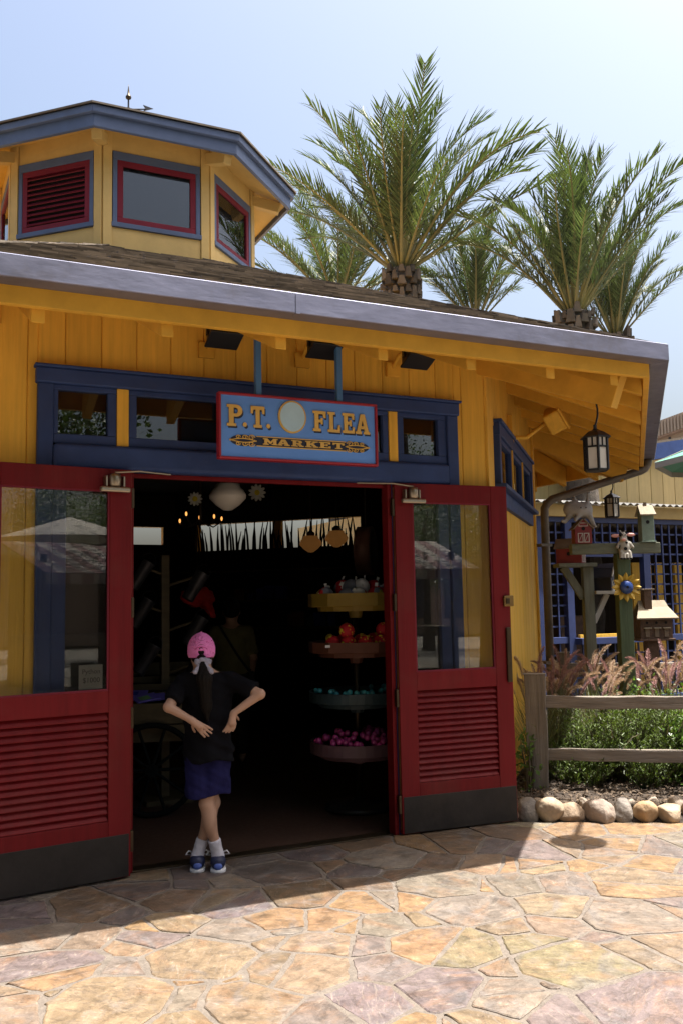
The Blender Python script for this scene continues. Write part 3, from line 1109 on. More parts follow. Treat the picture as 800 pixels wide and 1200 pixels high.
# --- door frame, transom and sidelights (world x runs along the front wall)
fr = MB().box(-.905, 2.139, -.062, .045, 2.998, 3.094).build('transom_head', 'blue_trim', bld, bevel=.010)
MB().box(-.915, 2.149, -.080, .0, 3.094, 3.112).build('drip_cap', 'blue_trim', fr, bevel=.004)
hd = MB().box(-.800, 2.034, -.075, .10, 2.470, 2.627).build('door_header', 'blue_trim', bld, bevel=.028, seg=4)
for a_, b_ in ((-.893, -.800), (2.034, 2.127)):
    MB().box(a_, b_, -.052, .045, 0, 2.998).build('frame_jamb', 'blue_trim', bld, bevel=.008)
for a_, b_ in ((-.410, -.336), (1.544, 1.615)):
    MB().box(a_, b_, -.040, .045, 2.628, 2.997).build('transom_mullion', 'yellow_paint', bld, bevel=.004)
for (a_, b_, ga, gb) in ((-.799, -.411, -.770, -.467), (-.335, .605, -.283, .565), (.607, 1.543, .650, 1.497), (1.616, 2.033, 1.670, 1.962)):
    zb, zt_, gzb, gzt = 2.628, 2.997, 2.690, 2.966
    w0 = MB().box(a_, b_, -.030, .04, gzt, zt_).build('transom_window', 'blue_trim', bld, bevel=.004)
    MB().box(a_, b_, -.030, .04, zb, gzb).build('sash', 'blue_trim', w0, bevel=.006)
    MB().box(a_, ga, -.030, .04, gzb, gzt).build('sash', 'blue_trim', w0, bevel=.006)
    MB().box(gb, b_, -.030, .04, gzb, gzt).build('sash', 'blue_trim', w0, bevel=.006)
    MB().box(ga, gb, .004, .010, gzb, gzt).build('pane', 'window_glass', w0)
# sidelights
for (a_, b_, ga, gb) in ((-.799, -.337, -.715, -.420), (1.557, 2.033, 1.640, 1.945)):
    w0 = MB().box(a_, b_, -.030, .05, 2.36, 2.469).build('sidelight', 'blue_trim', bld, bevel=.004)
    MB().box(a_, ga, -.030, .05, 0, 2.36).build('stile', 'blue_trim', w0, bevel=.006)
    MB().box(gb, b_, -.030, .05, 0, 2.36).build('stile', 'blue_trim', w0, bevel=.006)
    MB().box(ga, gb, -.030, .05, 0, .52).build('panel', 'blue_trim', w0, bevel=.006)
    MB().box(ga, gb, .004, .010, .52, 2.36).build('pane', 'window_glass', w0)
# red door stops beside the opening
MB().box(1.522, 1.554, -.030, .06, .002, 2.468).build('door_jamb', 'red_paint', bld, bevel=.004)
MB().box(-.334, -.300, -.030, .06, .002, 2.468).build('door_jamb', 'red_paint', bld, bevel=.004)
MB().box(-.300, 1.522, .02, .06, 2.440, 2.468).build('door_stop', 'red_paint', bld, bevel=.003)

# --- the two doors
DW, DH, DT = .930, 2.455, .046


def door(hx, hy, ang, sg):
    d = Vector((sg * math.cos(ang), -math.sin(ang)))
    nb = Vector((sg * math.sin(ang) * 1.0, math.cos(ang))) if sg > 0 else Vector((-math.sin(ang), math.cos(ang)))
    # local x = along +d*sg (world-like), so mirror u for the other leaf
    ex = d * sg
    T = Matrix(((ex.x, nb.x, 0, hx), (ex.y, nb.y, 0, hy), (0, 0, 1, .012), (0, 0, 0, 1)))

    def bx(u0, u1, y0, y1, z0, z1):
        return MB().box(sg * u0, sg * u1, y0, y1, z0, z1, T)
    st = .140
    root = bx(0, st, 0, DT, 0, DH).build('door', 'red_paint', bld, bevel=.004)
    bx(DW - st, DW, 0, DT, 0, DH).build('stile', 'red_paint', root, bevel=.004)
    bx(st, DW - st, .001, DT - .001, DH - .135, DH).build('rail', 'red_paint', root, bevel=.003)
    bx(st, DW - st, .001, DT - .001, .975, 1.105).build('rail', 'red_paint', root, bevel=.003)
    bx(st, DW - st, .001, DT - .001, .004, .335).build('rail', 'red_paint', root, bevel=.003)
    bx(st, DW - st, .020, .026, 1.105, DH - .135).build('pane', 'door_glass', root)
    for (u0, u1, z0, z1) in ((st, DW - st, 1.105, 1.115), (st, DW - st, DH - .145, DH - .135), (st, st + .010, 1.115, DH - .145), (DW - st - .010, DW - st, 1.115, DH - .145)):
        bx(u0, u1, .006, .019, z0, z1).build('glazing_bead', 'maroon_paint', root)
    ns = 15
    z0, z1 = .337, .973
    pit = (z1 - z0) / ns
    for i in range(ns):
        zc = z0 + (i + .5) * pit
        Ts = T @ Matrix.Translation((sg * DW / 2, DT / 2, zc)) @ Matrix.Rotation(R(-38), 4, 'X')
        MB().box(-(DW / 2 - st - .001), DW / 2 - st - .001, -.0045, .0045, -pit * .62, pit * .62, Ts).build('slat', 'red_paint', root, bevel=.003, seg=1)
    bx(st + .001, DW - st - .001, DT - .006, DT - .002, z0, z1).build('louvre_back', 'maroon_paint', root)
    bx(.012, DW - .006, -.004, -.0005, .004, .250).build('kick_plate', 'kick_plate', root, bevel=.0015, seg=1)
    # strip added for the yellow line of wall and edge reflection; hinges on the hinge edge
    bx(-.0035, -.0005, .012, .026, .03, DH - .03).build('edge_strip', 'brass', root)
    for z in (.20, .93, 1.60, 2.28):
        bx(-.020, .0, .004, .044, z - .062, z + .062).build('hinge', 'bronze', root, bevel=.004)
    # closer: housing, foot, spring body and arm to the header
    zc = DH - .085
    cu = .115
    cl = MB().lathe([(.030, 0), (.036, .008), (.036, .060), (.030, .076), (.014, .080)], 18, T @ Matrix.Translation((sg * (cu + .01), -.048, zc - .030))).build('closer', 'closer_metal', root, smooth=True)
    bx(cu - .085, cu + .105, -.066, -.034, zc - .066, zc - .032).build('closer_base', 'closer_metal', cl, bevel=.010)
    bx(cu - .055, cu - .042, -.05, -.0, zc - .03, zc + .035).build('closer_foot', 'closer_metal', cl, bevel=.003)
    bx(cu + .055, cu + .068, -.05, -.0, zc - .03, zc + .035).build('closer_foot', 'closer_metal', cl, bevel=.003)
    e0 = T @ Vector((sg * (cu + .01), -.048, zc + .056))
    e1 = T @ Vector((sg * -.03, -.05, zc + .072))
    e2 = Vector((hx - sg * .27, -.02 if sg > 0 else -.03, 2.462))
    MB().tube([e0, e1], .0065, 6).tube([e1, e2], .006, 6).build('closer_arm', 'closer_metal', cl)
    # lock box and push bar at the free edge
    lk = bx(DW - .065, DW + .018, -.022, -.0, 1.555, 1.635).build('lock', 'brass', root, bevel=.006)
    bx(DW - .050, DW - .020, -.028, -.022, 1.575, 1.615).build('keyhole', 'bronze', lk, bevel=.002)
    bx(DW - .052, DW - .012, -.020, -.0, 1.00, 1.40).build('pull_plate', 'bronze', root, bevel=.006)
    return root, T


door_r, TR = door(1.5554, -.0772, .0631, 1)
door_l, TL = door(-.3346, -.1243, .1357, -1)

# --- cupola
ZB, ZT, CAP, HW = 5.36, 6.11, 1.306, .445
cpoly = lambda ap: [tuple(O2 + Vector((math.sin(R(45 * k + 22.5)), -math.cos(R(45 * k + 22.5)))) * (ap / math.cos(R(22.5)))) for k in range(8)]
cu_ = MB().prism(cpoly(CAP - .03), 4.75, 6.345).build('cupola', 'cream_paint', bld)
for k in range(8):
    a = R(45 * k)
    n2 = Vector((math.sin(a), -math.cos(a)))
    t2 = Vector((math.cos(a), math.sin(a)))
    o_ = O2 + n2 * CAP
    T = Matrix(((t2.x, -n2.x, 0, o_.x), (t2.y, -n2.y, 0, o_.y), (0, 0, 1, 0), (0, 0, 0, 1)))
    half = CAP * math.tan(R(22.5))
    # posts meeting at the corners
    for s in (-1, 1):
        MB().box(s * (half - .002), s * (half - .088), -.022, .03, 4.78, 6.33, T).build('corner_post', 'cream_paint', cu_, bevel=.004)
    if k in (0, 1, 7, 6, 2):
        MB().box(-half + .09, half - .09, -.004, .03, ZT + .001, 6.338, T).build('frieze', 'cream_paint', cu_, bevel=.003)
        MB().box(-half + .09, half - .09, -.004, .03, 4.90, ZB - .03, T).build('apron', 'cream_paint', cu_, bevel=.003)
        MB().box(-half - .02, half + .02, -.05, .0, 5.02, 5.095, T).build('base_trim', 'cream_paint', cu_, bevel=.004)
        wf = MB().box(-HW, HW, -.016, .03, ZT - .085, ZT, T).build('window_frame', 'fascia_blue', cu_, bevel=.004)
        for nm, q in (('f', (-HW, -HW + .045, ZB + .02, ZT - .085)), ('f', (HW - .045, HW, ZB + .02, ZT - .085)), ('f', (-HW - .012, HW + .012, ZB - .028, ZB + .02))):
            MB().box(q[0], q[1], -.030 if q[3] < ZB + .1 else -.016, .03, q[2], q[3], T).build('window_frame', 'fascia_blue', cu_, bevel=.004)
        i0, i1, j0, j1 = -HW + .046, HW - .046, ZB + .021, ZT - .086
        fw_ = .058
        for q in ((i0, i1, j1 - fw_, j1), (i0, i1, j0, j0 + fw_), (i0, i0 + fw_, j0 + fw_, j1 - fw_), (i1 - fw_, i1, j0 + fw_, j1 - fw_)):
            MB().box(q[0], q[1], -.012, .03, q[2], q[3], T).build('sash', 'maroon_paint', cu_, bevel=.004)
        MB().box(i0 + fw_, i1 - fw_, .024, .029, j0 + fw_, j1 - fw_, T).build('window_back', 'cow_black', cu_)
        if k == 7:
            ns = 10
            pit = (j1 - j0 - 2 * fw_) / ns
            for i in range(ns):
                zc = j0 + fw_ + (i + .5) * pit
                Ts = T @ Matrix.Translation((0, .0, zc)) @ Matrix.Rotation(R(-42), 4, 'X')
                MB().box(i0 + fw_ + .001, i1 - fw_ - .001, -.004, .004, -pit * .42, pit * .42, Ts).build('slat', 'maroon_paint', cu_)
        else:
            MB().box(i0 + fw_, i1 - fw_, .006, .010, j0 + fw_, j1 - fw_, T).build('pane', 'window_glass', cu_)
    # eave pieces
    z0 = 6.12
    ea, eb = 1.70, 1.30
    for nm, a0, a1, q0, q1, mt in (('fascia', 1.665, 1.705, z0, z0 + .125, 'fascia_blue'), ('fascia_trim', 1.690, 1.745, z0 + .125, z0 + .195, 'fascia_blue')):
        p_, q_ = cpoly(a0), cpoly(a1)
        MB().prism([p_[k - 1], p_[k], q_[k], q_[k - 1]], q0, q1).build(nm, mt, cu_, bevel=.005)
    p_, q_ = cpoly(1.66), cpoly(1.27)
    zA, zB_ = z0 + .055, z0 + .055 + .39 * .42
    MB().add([(*p_[k - 1], zA), (*p_[k], zA), (*q_[k], zB_), (*q_[k - 1], zB_), (*p_[k - 1], zA + .03), (*p_[k], zA + .03), (*q_[k], zB_ + .03), (*q_[k - 1], zB_ + .03)],
             [(3, 2, 1, 0), (4, 5, 6, 7), (0, 1, 5, 4), (1, 2, 6, 5), (2, 3, 7, 6), (3, 0, 4, 7)]).build('soffit', 'cream_paint', cu_)
    # hip bracket at the corner
    cdir = Vector((math.sin(a + R(22.5)), -math.cos(a + R(22.5))))
    rA, rB = 1.30 / math.cos(R(22.5)), 1.60 / math.cos(R(22.5))
    pa, pb = O2 + cdir * (rA - .02), O2 + cdir * rB
    MB().beam((*pa, z0 + .155), (*pb, z0 + .055), .10, .115, top=True).build('bracket', 'cream_paint', cu_, bevel=.006)
    # roof slope with thick shingle courses
    mroof = MB()
    for j in range(9):
        r0, r1 = 1.77 * (1 - j / 9), 1.77 * (1 - (j + 1.12) / 9)
        r1 = max(r1, .02)
        zz0, zz1 = z0 + .195 + (1.77 - r0) * .42, z0 + .195 + (1.77 - r1) * .42
        u_, v_ = cpoly(r0), cpoly(r1)
        mroof.add([(*u_[k - 1], zz0), (*u_[k], zz0), (*v_[k], zz1 - .004), (*v_[k - 1], zz1 - .004), (*u_[k - 1], zz0 + .018), (*u_[k], zz0 + .018), (*v_[k], zz1), (*v_[k - 1], zz1)],
                  [(4, 5, 6, 7), (0, 1, 5, 4), (3, 2, 1, 0)])
    tag(mroof.build('shingles', 'shingle', cu_), kind='stuff')

# weathervane on the cupola
wv = thing('weathervane', 'small black weathervane with arrow on top of the cupola roof', 'weathervane', (O2.x, O2.y, 7.0))
MB().tube([(O2.x, O2.y, 7.0), (O2.x, O2.y, 7.46)], .010, 8).build('mast', 'black_metal', wv)
MB().lathe([(.004, 0), (.030, .02), (.034, .035), (.028, .05), (.014, .07), (.010, .11), (.004, .16), (.001, .19)], 12, Matrix.Translation((O2.x, O2.y, 7.42))).build('finial', 'bronze', wv, smooth=True)
MB().tube([(O2.x - .20, O2.y, 7.265), (O2.x + .20, O2.y, 7.355)], .008, 6).build('arrow_shaft', 'black_metal', wv)
MB().prism([(.17, .325), (.29, .379), (.17, .40), (.195, .36)], -.004, .004, Matrix(((1, 0, 0, O2.x), (0, 0, 1, O2.y), (0, 1, 0, 7.0), (0, 0, 0, 1)))).build('arrow_head', 'black_metal', wv)
for s in (-1, 1):
    MB().tube([(O2.x, O2.y, 7.34), (O2.x + s * .085, O2.y + .05, 7.28 + .02 * s), (O2.x + s * .10, O2.y + .05, 7.22)], .005, 6).build('scroll', 'black_metal', wv)
    MB().tube([(O2.x, O2.y, 7.21), (O2.x + .13 * s, O2.y - .13 * s, 7.21)], .006, 6).build('direction_arm', 'black_metal', wv)

# ------------------------------------------------------------------ hanging shop sign
SY, SX0, SZ0, SW, SH = -.45, .122, 2.515, 1.103, .420
sign = thing('shop_sign', 'blue hanging sign reading P.T. FLEA MARKET in gold letters with red frame', 'sign', (SX0 + SW / 2, SY, SZ0))
board = MB().box(SX0 + .012, SX0 + SW - .012, SY, SY + .035, SZ0 + .012, SZ0 + SH - .012).build('board', 'sign_blue', sign)
for q in ((0, SW, 0, .016), (0, SW, SH - .016, SH), (0, .016, .016, SH - .016), (SW - .016, SW, .016, SH - .016)):
    MB().box(SX0 + q[0], SX0 + q[1], SY - .016, SY + .040, SZ0 + q[2], SZ0 + q[3]).build('border', 'sign_red', sign, bevel=.005)
for xr in (.392, .958):
    MB().box(xr - .019, xr + .019, SY + .0, SY + .038, SZ0 + SH, zr(.43) - SOF).build('hanger', 'rod_blue', sign, bevel=.003)


def arc(cx, cy, rx, ry, a0, a1, n=8):
    return [(cx + rx * math.cos(R(a0 + (a1 - a0) * i / n)), cy + ry * math.sin(R(a0 + (a1 - a0) * i / n))) for i in range(n + 1)]


S3 = [(.31, .12), (.43, .12), (.43, 0), (0, 0), (0, .12), (.10, .12), (.10, .88), (0, .88)]
HOLE = [(.31, .87)] + arc(.43, .725, .10, .145, 90, -90) + [(.31, .58)]
GL = {
    'T': [[(0, 1), (.8, 1), (.8, .66), (.69, .66), (.66, .85), (.51, .85), (.51, .12), (.63, .12), (.63, 0), (.17, 0), (.17, .12), (.29, .12), (.29, .85), (.14, .85), (.11, .66), (0, .66)]],
    'P': [[(0, 1), (.45, 1)] + arc(.45, .725, .28, .275, 88, -88) + [(.31, .45)] + S3, HOLE],
    'R': [[(0, 1), (.45, 1)] + arc(.45, .735, .27, .265, 88, -60) + [(.73, .12), (.83, .12), (.83, 0), (.56, 0), (.39, .45), (.31, .45)] + S3, HOLE],
    'F': [[(0, 1), (.72, 1), (.72, .68), (.61, .68), (.58, .87), (.31, .87), (.31, .57), (.45, .57), (.45, .66), (.55, .66), (.55, .36), (.45, .36), (.45, .45), (.31, .45)] + S3],
    'E': [[(0, 1), (.72, 1), (.72, .70), (.61, .70), (.58, .87), (.31, .87), (.31, .57), (.45, .57), (.45, .66), (.55, .66), (.55, .36), (.45, .36), (.45, .45), (.31, .45), (.31, .13), (.6, .13), (.63, .31), (.74, .31), (.74, 0), (0, 0), (0, .12), (.10, .12), (.10, .88), (0, .88)]],
    'L': [[(0, 1), (.43, 1), (.43, .88), (.31, .88), (.31, .13), (.58, .13), (.61, .36), (.72, .36), (.72, 0), (0, 0), (0, .12), (.10, .12), (.10, .88), (0, .88)]],
    'A': [[(.30, 1), (.56, 1), (.81, .12), (.89, .12), (.89, 0), (.5, 0), (.5, .12), (.575, .12), (.54, .26), (.30, .26), (.265, .12), (.34, .12), (.34, 0), (-.03, 0), (-.03, .12), (.05, .12)], [(.335, .39), (.505, .39), (.42, .74)]],
    'M': [[(0, 1), (.30, 1), (.51, .45), (.72, 1), (1.02, 1), (1.02, .88), (.92, .88), (.92, .12), (1.02, .12), (1.02, 0), (.62, 0), (.62, .12), (.72, .12), (.72, .66), (.55, .17), (.47, .17), (.28, .66), (.28, .12), (.38, .12), (.38, 0), (0, 0), (0, .12), (.10, .12), (.10, .88), (0, .88)]],
    'K': [[(0, 1), (.43, 1), (.43, .88), (.31, .88), (.31, .58), (.57, .88), (.50, .88), (.50, 1), (.86, 1), (.86, .88), (.76, .88), (.52, .60), (.78, .12), (.88, .12), (.88, 0), (.52, 0), (.52, .12), (.58, .12), (.38, .45), (.31, .37), (.31, .12), (.43, .12), (.43, 0), (0, 0), (0, .12), (.10, .12), (.10, .88), (0, .88)]],
    '.': [arc(.10, .10, .10, .10, 0, 345, 23)],
}


def flat_curve(name, loops, mt, parent, T, ext, bev=0.0):
    cd = bpy.data.curves.new(name, 'CURVE')
    cd.dimensions = '2D'
    cd.fill_mode = 'BOTH'
    cd.extrude = ext
    cd.bevel_depth = bev
    for lp in loops:
        s = cd.splines.new('POLY')
        s.points.add(len(lp) - 1)
        for i, p in enumerate(lp):
            s.points[i].co = (p[0], p[1], 0, 1)
        s.use_cyclic_u = True
    cd.materials.append(MATS[mt])
    o = bpy.data.objects.new(name, cd)
    COL.objects.link(o)
    o.parent = parent
    o.matrix_parent_inverse = wm(parent).inverted()
    o.matrix_basis = T
    return o


def sign_T(x, y, z):
    """2D (x,y) drawn upright on the sign face, depth towards the viewer"""
    return Matrix(((1, 0, 0, x), (0, 0, -1, y), (0, 1, 0, z), (0, 0, 0, 1)))


def letters(txt, x0s, widths, z0, h, fw_=1.0, shadow=True):
    for ch, x0, w in zip(txt, x0s, widths):
        gl = GL[ch]
        gw = max(p[0] for p in gl[0]) - min(0, min(p[0] for p in gl[0]))
        sx = w / gw
        lp = [[(p[0] * sx, p[1] * h) for p in l] for l in gl]
        if shadow:
            flat_curve('letter_shade', lp, 'sign_navy', board, sign_T(SX0 + x0 + h * .075, SY - .0022, SZ0 + z0 - h * .085), .0012)
        flat_curve('letter', lp, 'sign_gold', board, sign_T(SX0 + x0, SY - .0075, SZ0 + z0), .0030, .0008)


letters('P.T.', (.055, .160, .212, .316), (.100, .024, .090, .024), .208, .135)
letters('FLEA', (.636, .742, .846, .944), (.090, .086, .086, .104), .212, .132)
# oval panel between the words
flat_curve('medallion', [arc(0, 0, .094, .104, 0, 354, 60)], 'sign_gold', board, sign_T(SX0 + .492, SY - .006, SZ0 + .292), .004, .002)
flat_curve('medallion_face', [arc(0, 0, .085, .095, 0, 354, 60)], 'sign_pale', board, sign_T(SX0 + .492, SY - .0135, SZ0 + .292), .0012)
# MARKET banner
bar = [(.235, .152), (.885, .152), (.885, .092), (.235, .092)]
flat_curve('banner', [bar], 'sign_navy', board, sign_T(SX0, SY - .002, SZ0), .0012)
for zc in (.092, .152):
    MB().box(SX0 + .25, SX0 + .87, SY - .006, SY - .0005, SZ0 + zc - .003, SZ0 + zc + .003).build('banner_line', 'sign_gold', board)
mx_ = [.292 + i * .0965 for i in range(6)]
letters('MARKET', mx_, (.098, .086, .083, .088, .080, .080), .1035, .038, shadow=False)


def scroll(cx, cz, sg):
    m_ = MB()
    for s in (-1, 1):
        for (ox, r0, turns) in ((.055, .020, 1.35), (.010, .017, 1.2), (-.035, .014, 1.2)):
            pts = []
            for i in range(19):
                t = i / 18
                a = turns * 2 * math.pi * t
                r = r0 * (1 - .75 * t)
                pts.append((SX0 + cx + sg * (ox - r0 * .2 + r * math.cos(a) * 1.15), SY - .005, SZ0 + cz + s * (.020 + r * math.sin(a) * .9)))
            m_.tube(pts, .0032, 5)
        m_.tube([(SX0 + cx + sg * (.085 - .17 * i / 8), SY - .005, SZ0 + cz + s * (.012 * math.sin(math.pi * i / 8))) for i in range(9)], .0035, 5)
    m_.ball((SX0 + cx - sg * .088, SY - .005, SZ0 + cz), .007, 8, 5)
    m_.build('scrollwork', 'sign_gold', board, smooth=True)
    flat_curve('scroll_ground', [arc(0, 0, .088, .036, 0, 350, 35)], 'sign_navy', board, sign_T(SX0 + cx, SY - .0012, SZ0 + cz), .0006)


scroll(.165, .122, 1)
scroll(.950, .122, -1)

# price card inside the left door's glass
crd = thing('price_card', 'small pale card reading Python $1000 low on the left red door glass', 'card', tuple(TL @ Vector((-.235, .02, 1.12))))
cT = TL @ Matrix.Translation((-.315, .0285, 1.118))
cb_ = MB().box(0, .145, .0, .0015, 0, .145, cT).build('card', 'paper', crd)


def small_text(txt, x, z, size):
    fd = bpy.data.curves.new('lettering', 'FONT')
    fd.body = txt
    fd.size = size
    fd.extrude = .0003
    fd.materials.append(MATS['ink'])
    o = bpy.data.objects.new('lettering', fd)
    COL.objects.link(o)
    o.parent = crd
    o.matrix_parent_inverse = wm(crd).inverted()
    o.matrix_basis = cT @ Matrix(((1, 0, 0, x), (0, 0, -1, -.0022), (0, 1, 0, z), (0, 0, 0, 1)))


small_text('Python', .018, .092, .040)
small_text('$1000', .022, .040, .042)

# ------------------------------------------------------------------ floodlights under the eave
def flood(x, label, mt='black_metal', bracket='soffit_paint'):
    y, z = -.36, 3.335
    t = thing('floodlight', label, 'floodlight', (x, 0, z), 'floodlights above the sign')
    Tt = Matrix.Translation((x, y, z)) @ Matrix.Rotation(R(-24), 4, 'X')
    MB().add([(-.10, -.07, -.045), (.10, -.07, -.045), (.10, .07, -.06), (-.10, .07, -.06), (-.085, -.06, .05), (.085, -.06, .05), (.085, .05, .045), (-.085, .05, .045)],
             [(0, 3, 2, 1), (4, 5, 6, 7), (0, 1, 5, 4), (1, 2, 6, 5), (2, 3, 7, 6), (3, 0, 4, 7)], Tt).build('housing', mt, t, bevel=.010)
    MB().box(-.108, .108, -.085, .075, -.066, -.050, Tt).build('visor', mt, t, bevel=.004)
    MB().box(x - .105, x - .095, y - .01, y + .02, z - .02, z + .09).box(x + .095, x + .105, y - .01, y + .02, z - .02, z + .09).box(x - .105, x + .105, y - .01, y + .02, z + .082, z + .092).build('yoke', mt, t)
    MB().tube([(x, y + .005, z + .09), (x, -.10, z + .06), (x, -.01, z - .02)], .014, 8).build('arm', bracket, t, smooth=True)
    MB().box(x - .055, x + .055, -.032, -.001, z - .075, z + .03).build('junction_box', bracket, t, bevel=.004)
    return t


flood(.185, 'black floodlight under the eave, leftmost of three over the sign')
flood(.880, 'black floodlight under the eave, middle one of three over the sign')
flood(1.600, 'black floodlight under the eave, nearest the building corner of the three')
# yellow floodlight on the right wall
T1, L1 = face_T(1)
yf = thing('wall_floodlight', 'yellow painted floodlight on the side wall above the strip window', 'floodlight', tuple(T1 @ Vector((1.45, 0, 3.2))))
Tt = T1 @ Matrix.Translation((1.60, -.42, 3.27)) @ Matrix.Rotation(R(-28), 4, 'Y') @ Matrix.Rotation(R(-25), 4, 'X')
MB().box(-.13, .13, -.08, .08, -.10, .10, Tt).build('housing', 'yellow_paint', yf, bevel=.02)
MB().box(-.14, .14, -.10, -.08, -.11, .11, Tt).build('bezel', 'yellow_paint', yf, bevel=.008)
MB().tube([tuple(T1 @ Vector((1.60, -.34, 3.25))), tuple(T1 @ Vector((1.52, -.16, 3.10))), tuple(T1 @ Vector((1.45, -.0, 3.10)))], .02, 8).build('arm', 'yellow_paint', yf, smooth=True)
MB().box(1.39, 1.51, -.05, -.001, 3.04, 3.30, T1).build('junction_box', 'yellow_paint', yf, bevel=.006)


# ------------------------------------------------------------------ lanterns
def lantern(x, y, ztop, zhook, s, label):
    t = thing('lantern', label, 'lantern', (x, y, ztop - .36 * s), 'hanging lanterns')
    T = Matrix.Translation((x, y, ztop - .36 * s)) @ Matrix.Scale(s, 4)
    n = 6
    MB().lathe([(.120, .255), (.120, .262), (.070, .300), (.030, .318), (.014, .330), (.014, .36)], n, T).build('roof', 'black_metal', t)
    MB().lathe([(.085, .0), (.092, .006), (.092, .016), (.080, .018)], n, T).build('base', 'black_metal', t)
    for k in range(n):
        a0, a1 = 2 * math.pi * k / n, 2 * math.pi * (k + 1) / n
        r = .088
        p, q = Vector((r * math.cos(a0), r * math.sin(a0), 0)), Vector((r * math.cos(a1), r * math.sin(a1), 0))
        MB().beam(T @ (p + Vector((0, 0, .012))), T @ (p + Vector((0, 0, .258))), .016 * s, .016 * s, (1, .3, 0)).build('post', 'black_metal', t)
        zb = Vector((0, 0, .185))
        MB().beam(T @ (p + zb), T @ (q + zb), .010 * s, .014 * s).build('crossbar', 'black_metal', t)
        m_ = (p + q) / 2
        MB().beam(T @ (m_ + Vector((0, 0, .19))), T @ (m_ + Vector((0, 0, .256))), .009 * s, .009 * s, (1, .3, 0)).build('muntin', 'black_metal', t)
        pi_, qi_ = p * .95, q * .95
        zz0, zz1 = Vector((0, 0, .016)), Vector((0, 0, .258))
        MB().add([T @ (pi_ + zz0), T @ (qi_ + zz0), T @ (qi_ + zz1), T @ (pi_ + zz1), T @ (pi_ * .95 + zz0), T @ (qi_ * .95 + zz0), T @ (qi_ * .95 + zz1), T @ (pi_ * .95 + zz1)],
                 [(0, 1, 2, 3), (7, 6, 5, 4), (0, 4, 5, 1), (2, 6, 7, 3)]).build('pane', 'lantern_glass', t)
    pts = []
    L = zhook - ztop
    for i in range(13):
        u = i / 12
        pts.append((x + .035 * math.sin(u * 5.2) * (1 - u * .4) * min(1, L / .2), y, ztop - .01 + (L + .01) * u))
    MB().tube(pts, .007 * s + .001, 6).build('hook', 'black_metal', t, smooth=True)
    return t


lantern(2.755, -.835, 2.83, 3.20, .92, 'black hanging lantern with white panes below the roof corner, larger in view')
lantern(6.00, 2.63, 2.885, 3.12, .90, 'small far black lantern with white panes above the barn birdhouse')

# lamp with a round flat shade on a side arm, standing just outside the picture; its shadow lies by the rocks
lp = thing('lamp_post', 'lamp post with a flat round shade on a side arm beside the garden bed', 'lamp post', (4.45, -1.55, 0))
k_ = 3.9
dc = Vector((2.49 + .342 * k_, -.79 - .122 * k_, k_))
MB().lathe([(.19, 0), (.185, .012), (.10, .045), (.05, .07), (.02, .10)], 28, Matrix.Translation(dc)).build('shade', 'black_metal', lp, smooth=True)
MB().tube([dc + Vector((0, 0, .06)), dc + Vector((.10, .10, .10)), dc + Vector((.46, .46, .10))], .022, 8).build('arm', 'black_metal', lp, smooth=True)
pb = dc + Vector((.46, .46, .10))
MB().tube([(pb.x, pb.y, 0), (pb.x, pb.y, pb.z + .12)], .04, 10).build('pole', 'black_metal', lp, smooth=True)
lp.location = (pb.x, pb.y, 0)
for ch in lp.children:
    ch.matrix_parent_inverse = wm(lp).inverted()

# ------------------------------------------------------------------ inside the shop
def pendant(x, y, zb, mt, label, r=.15):
    t = thing('pendant_lamp', label, 'lamp', (x, y, zb), 'pendant lamps in the shop')
    MB().lathe([(.001, 0), (r * .25, .006), (r * .62, .045), (r * .98, .100), (r, .125), (r * .86, .165), (r * .70, .185), (r * .66, .215)], 28, Matrix.Translation((x, y, zb))).build('shade', mt, t, smooth=True)
    MB().lathe([(.055, .213), (.055, .255), (.02, .285)], 16, Matrix.Translation((x, y, zb))).build('collar', 'bronze', t, smooth=True)
    MB().tube([(x, y, zb + .28), (x, y, 3.36)], .008, 6).build('stem', 'bronze', t)


pendant(.73, 1.18, 2.365, 'lamp_glass_white', 'white glass pendant lamp hanging inside the doorway')
pendant(3.19, 5.14, 2.27, 'lamp_glass_amber', 'amber glass pendant lamp deep in the shop, lower left one', .145)
pendant(3.49, 4.99, 2.33, 'lamp_glass_amber', 'amber glass pendant lamp deep in the shop, upper right one', .150)

ch_ = thing('chandelier', 'dark chandelier with small glowing bulbs deep in the shop', 'chandelier', (1.30, 3.79, 2.50))
MB().tube([(1.30, 3.79, 2.50), (1.30, 3.79, 3.36)], .012, 6).build('stem', 'bronze', ch_)
for i, (a, dz) in enumerate(((0, .0), (75, .03), (140, -.02), (215, .03), (290, .0))):
    dx, dy = .24 * math.cos(R(a)), .24 * math.sin(R(a))
    MB().tube([(1.30, 3.79, 2.53), (1.30 + dx * .6, 3.79 + dy * .6, 2.46), (1.30 + dx, 3.79 + dy, 2.52 + dz)], .008, 6).build('arm', 'bronze', ch_)
    MB().ball((1.30 + dx, 3.79 + dy, 2.555 + dz), (.012, .012, .024), 8, 6).build('bulb', 'bulb_glow', ch_, smooth=True)

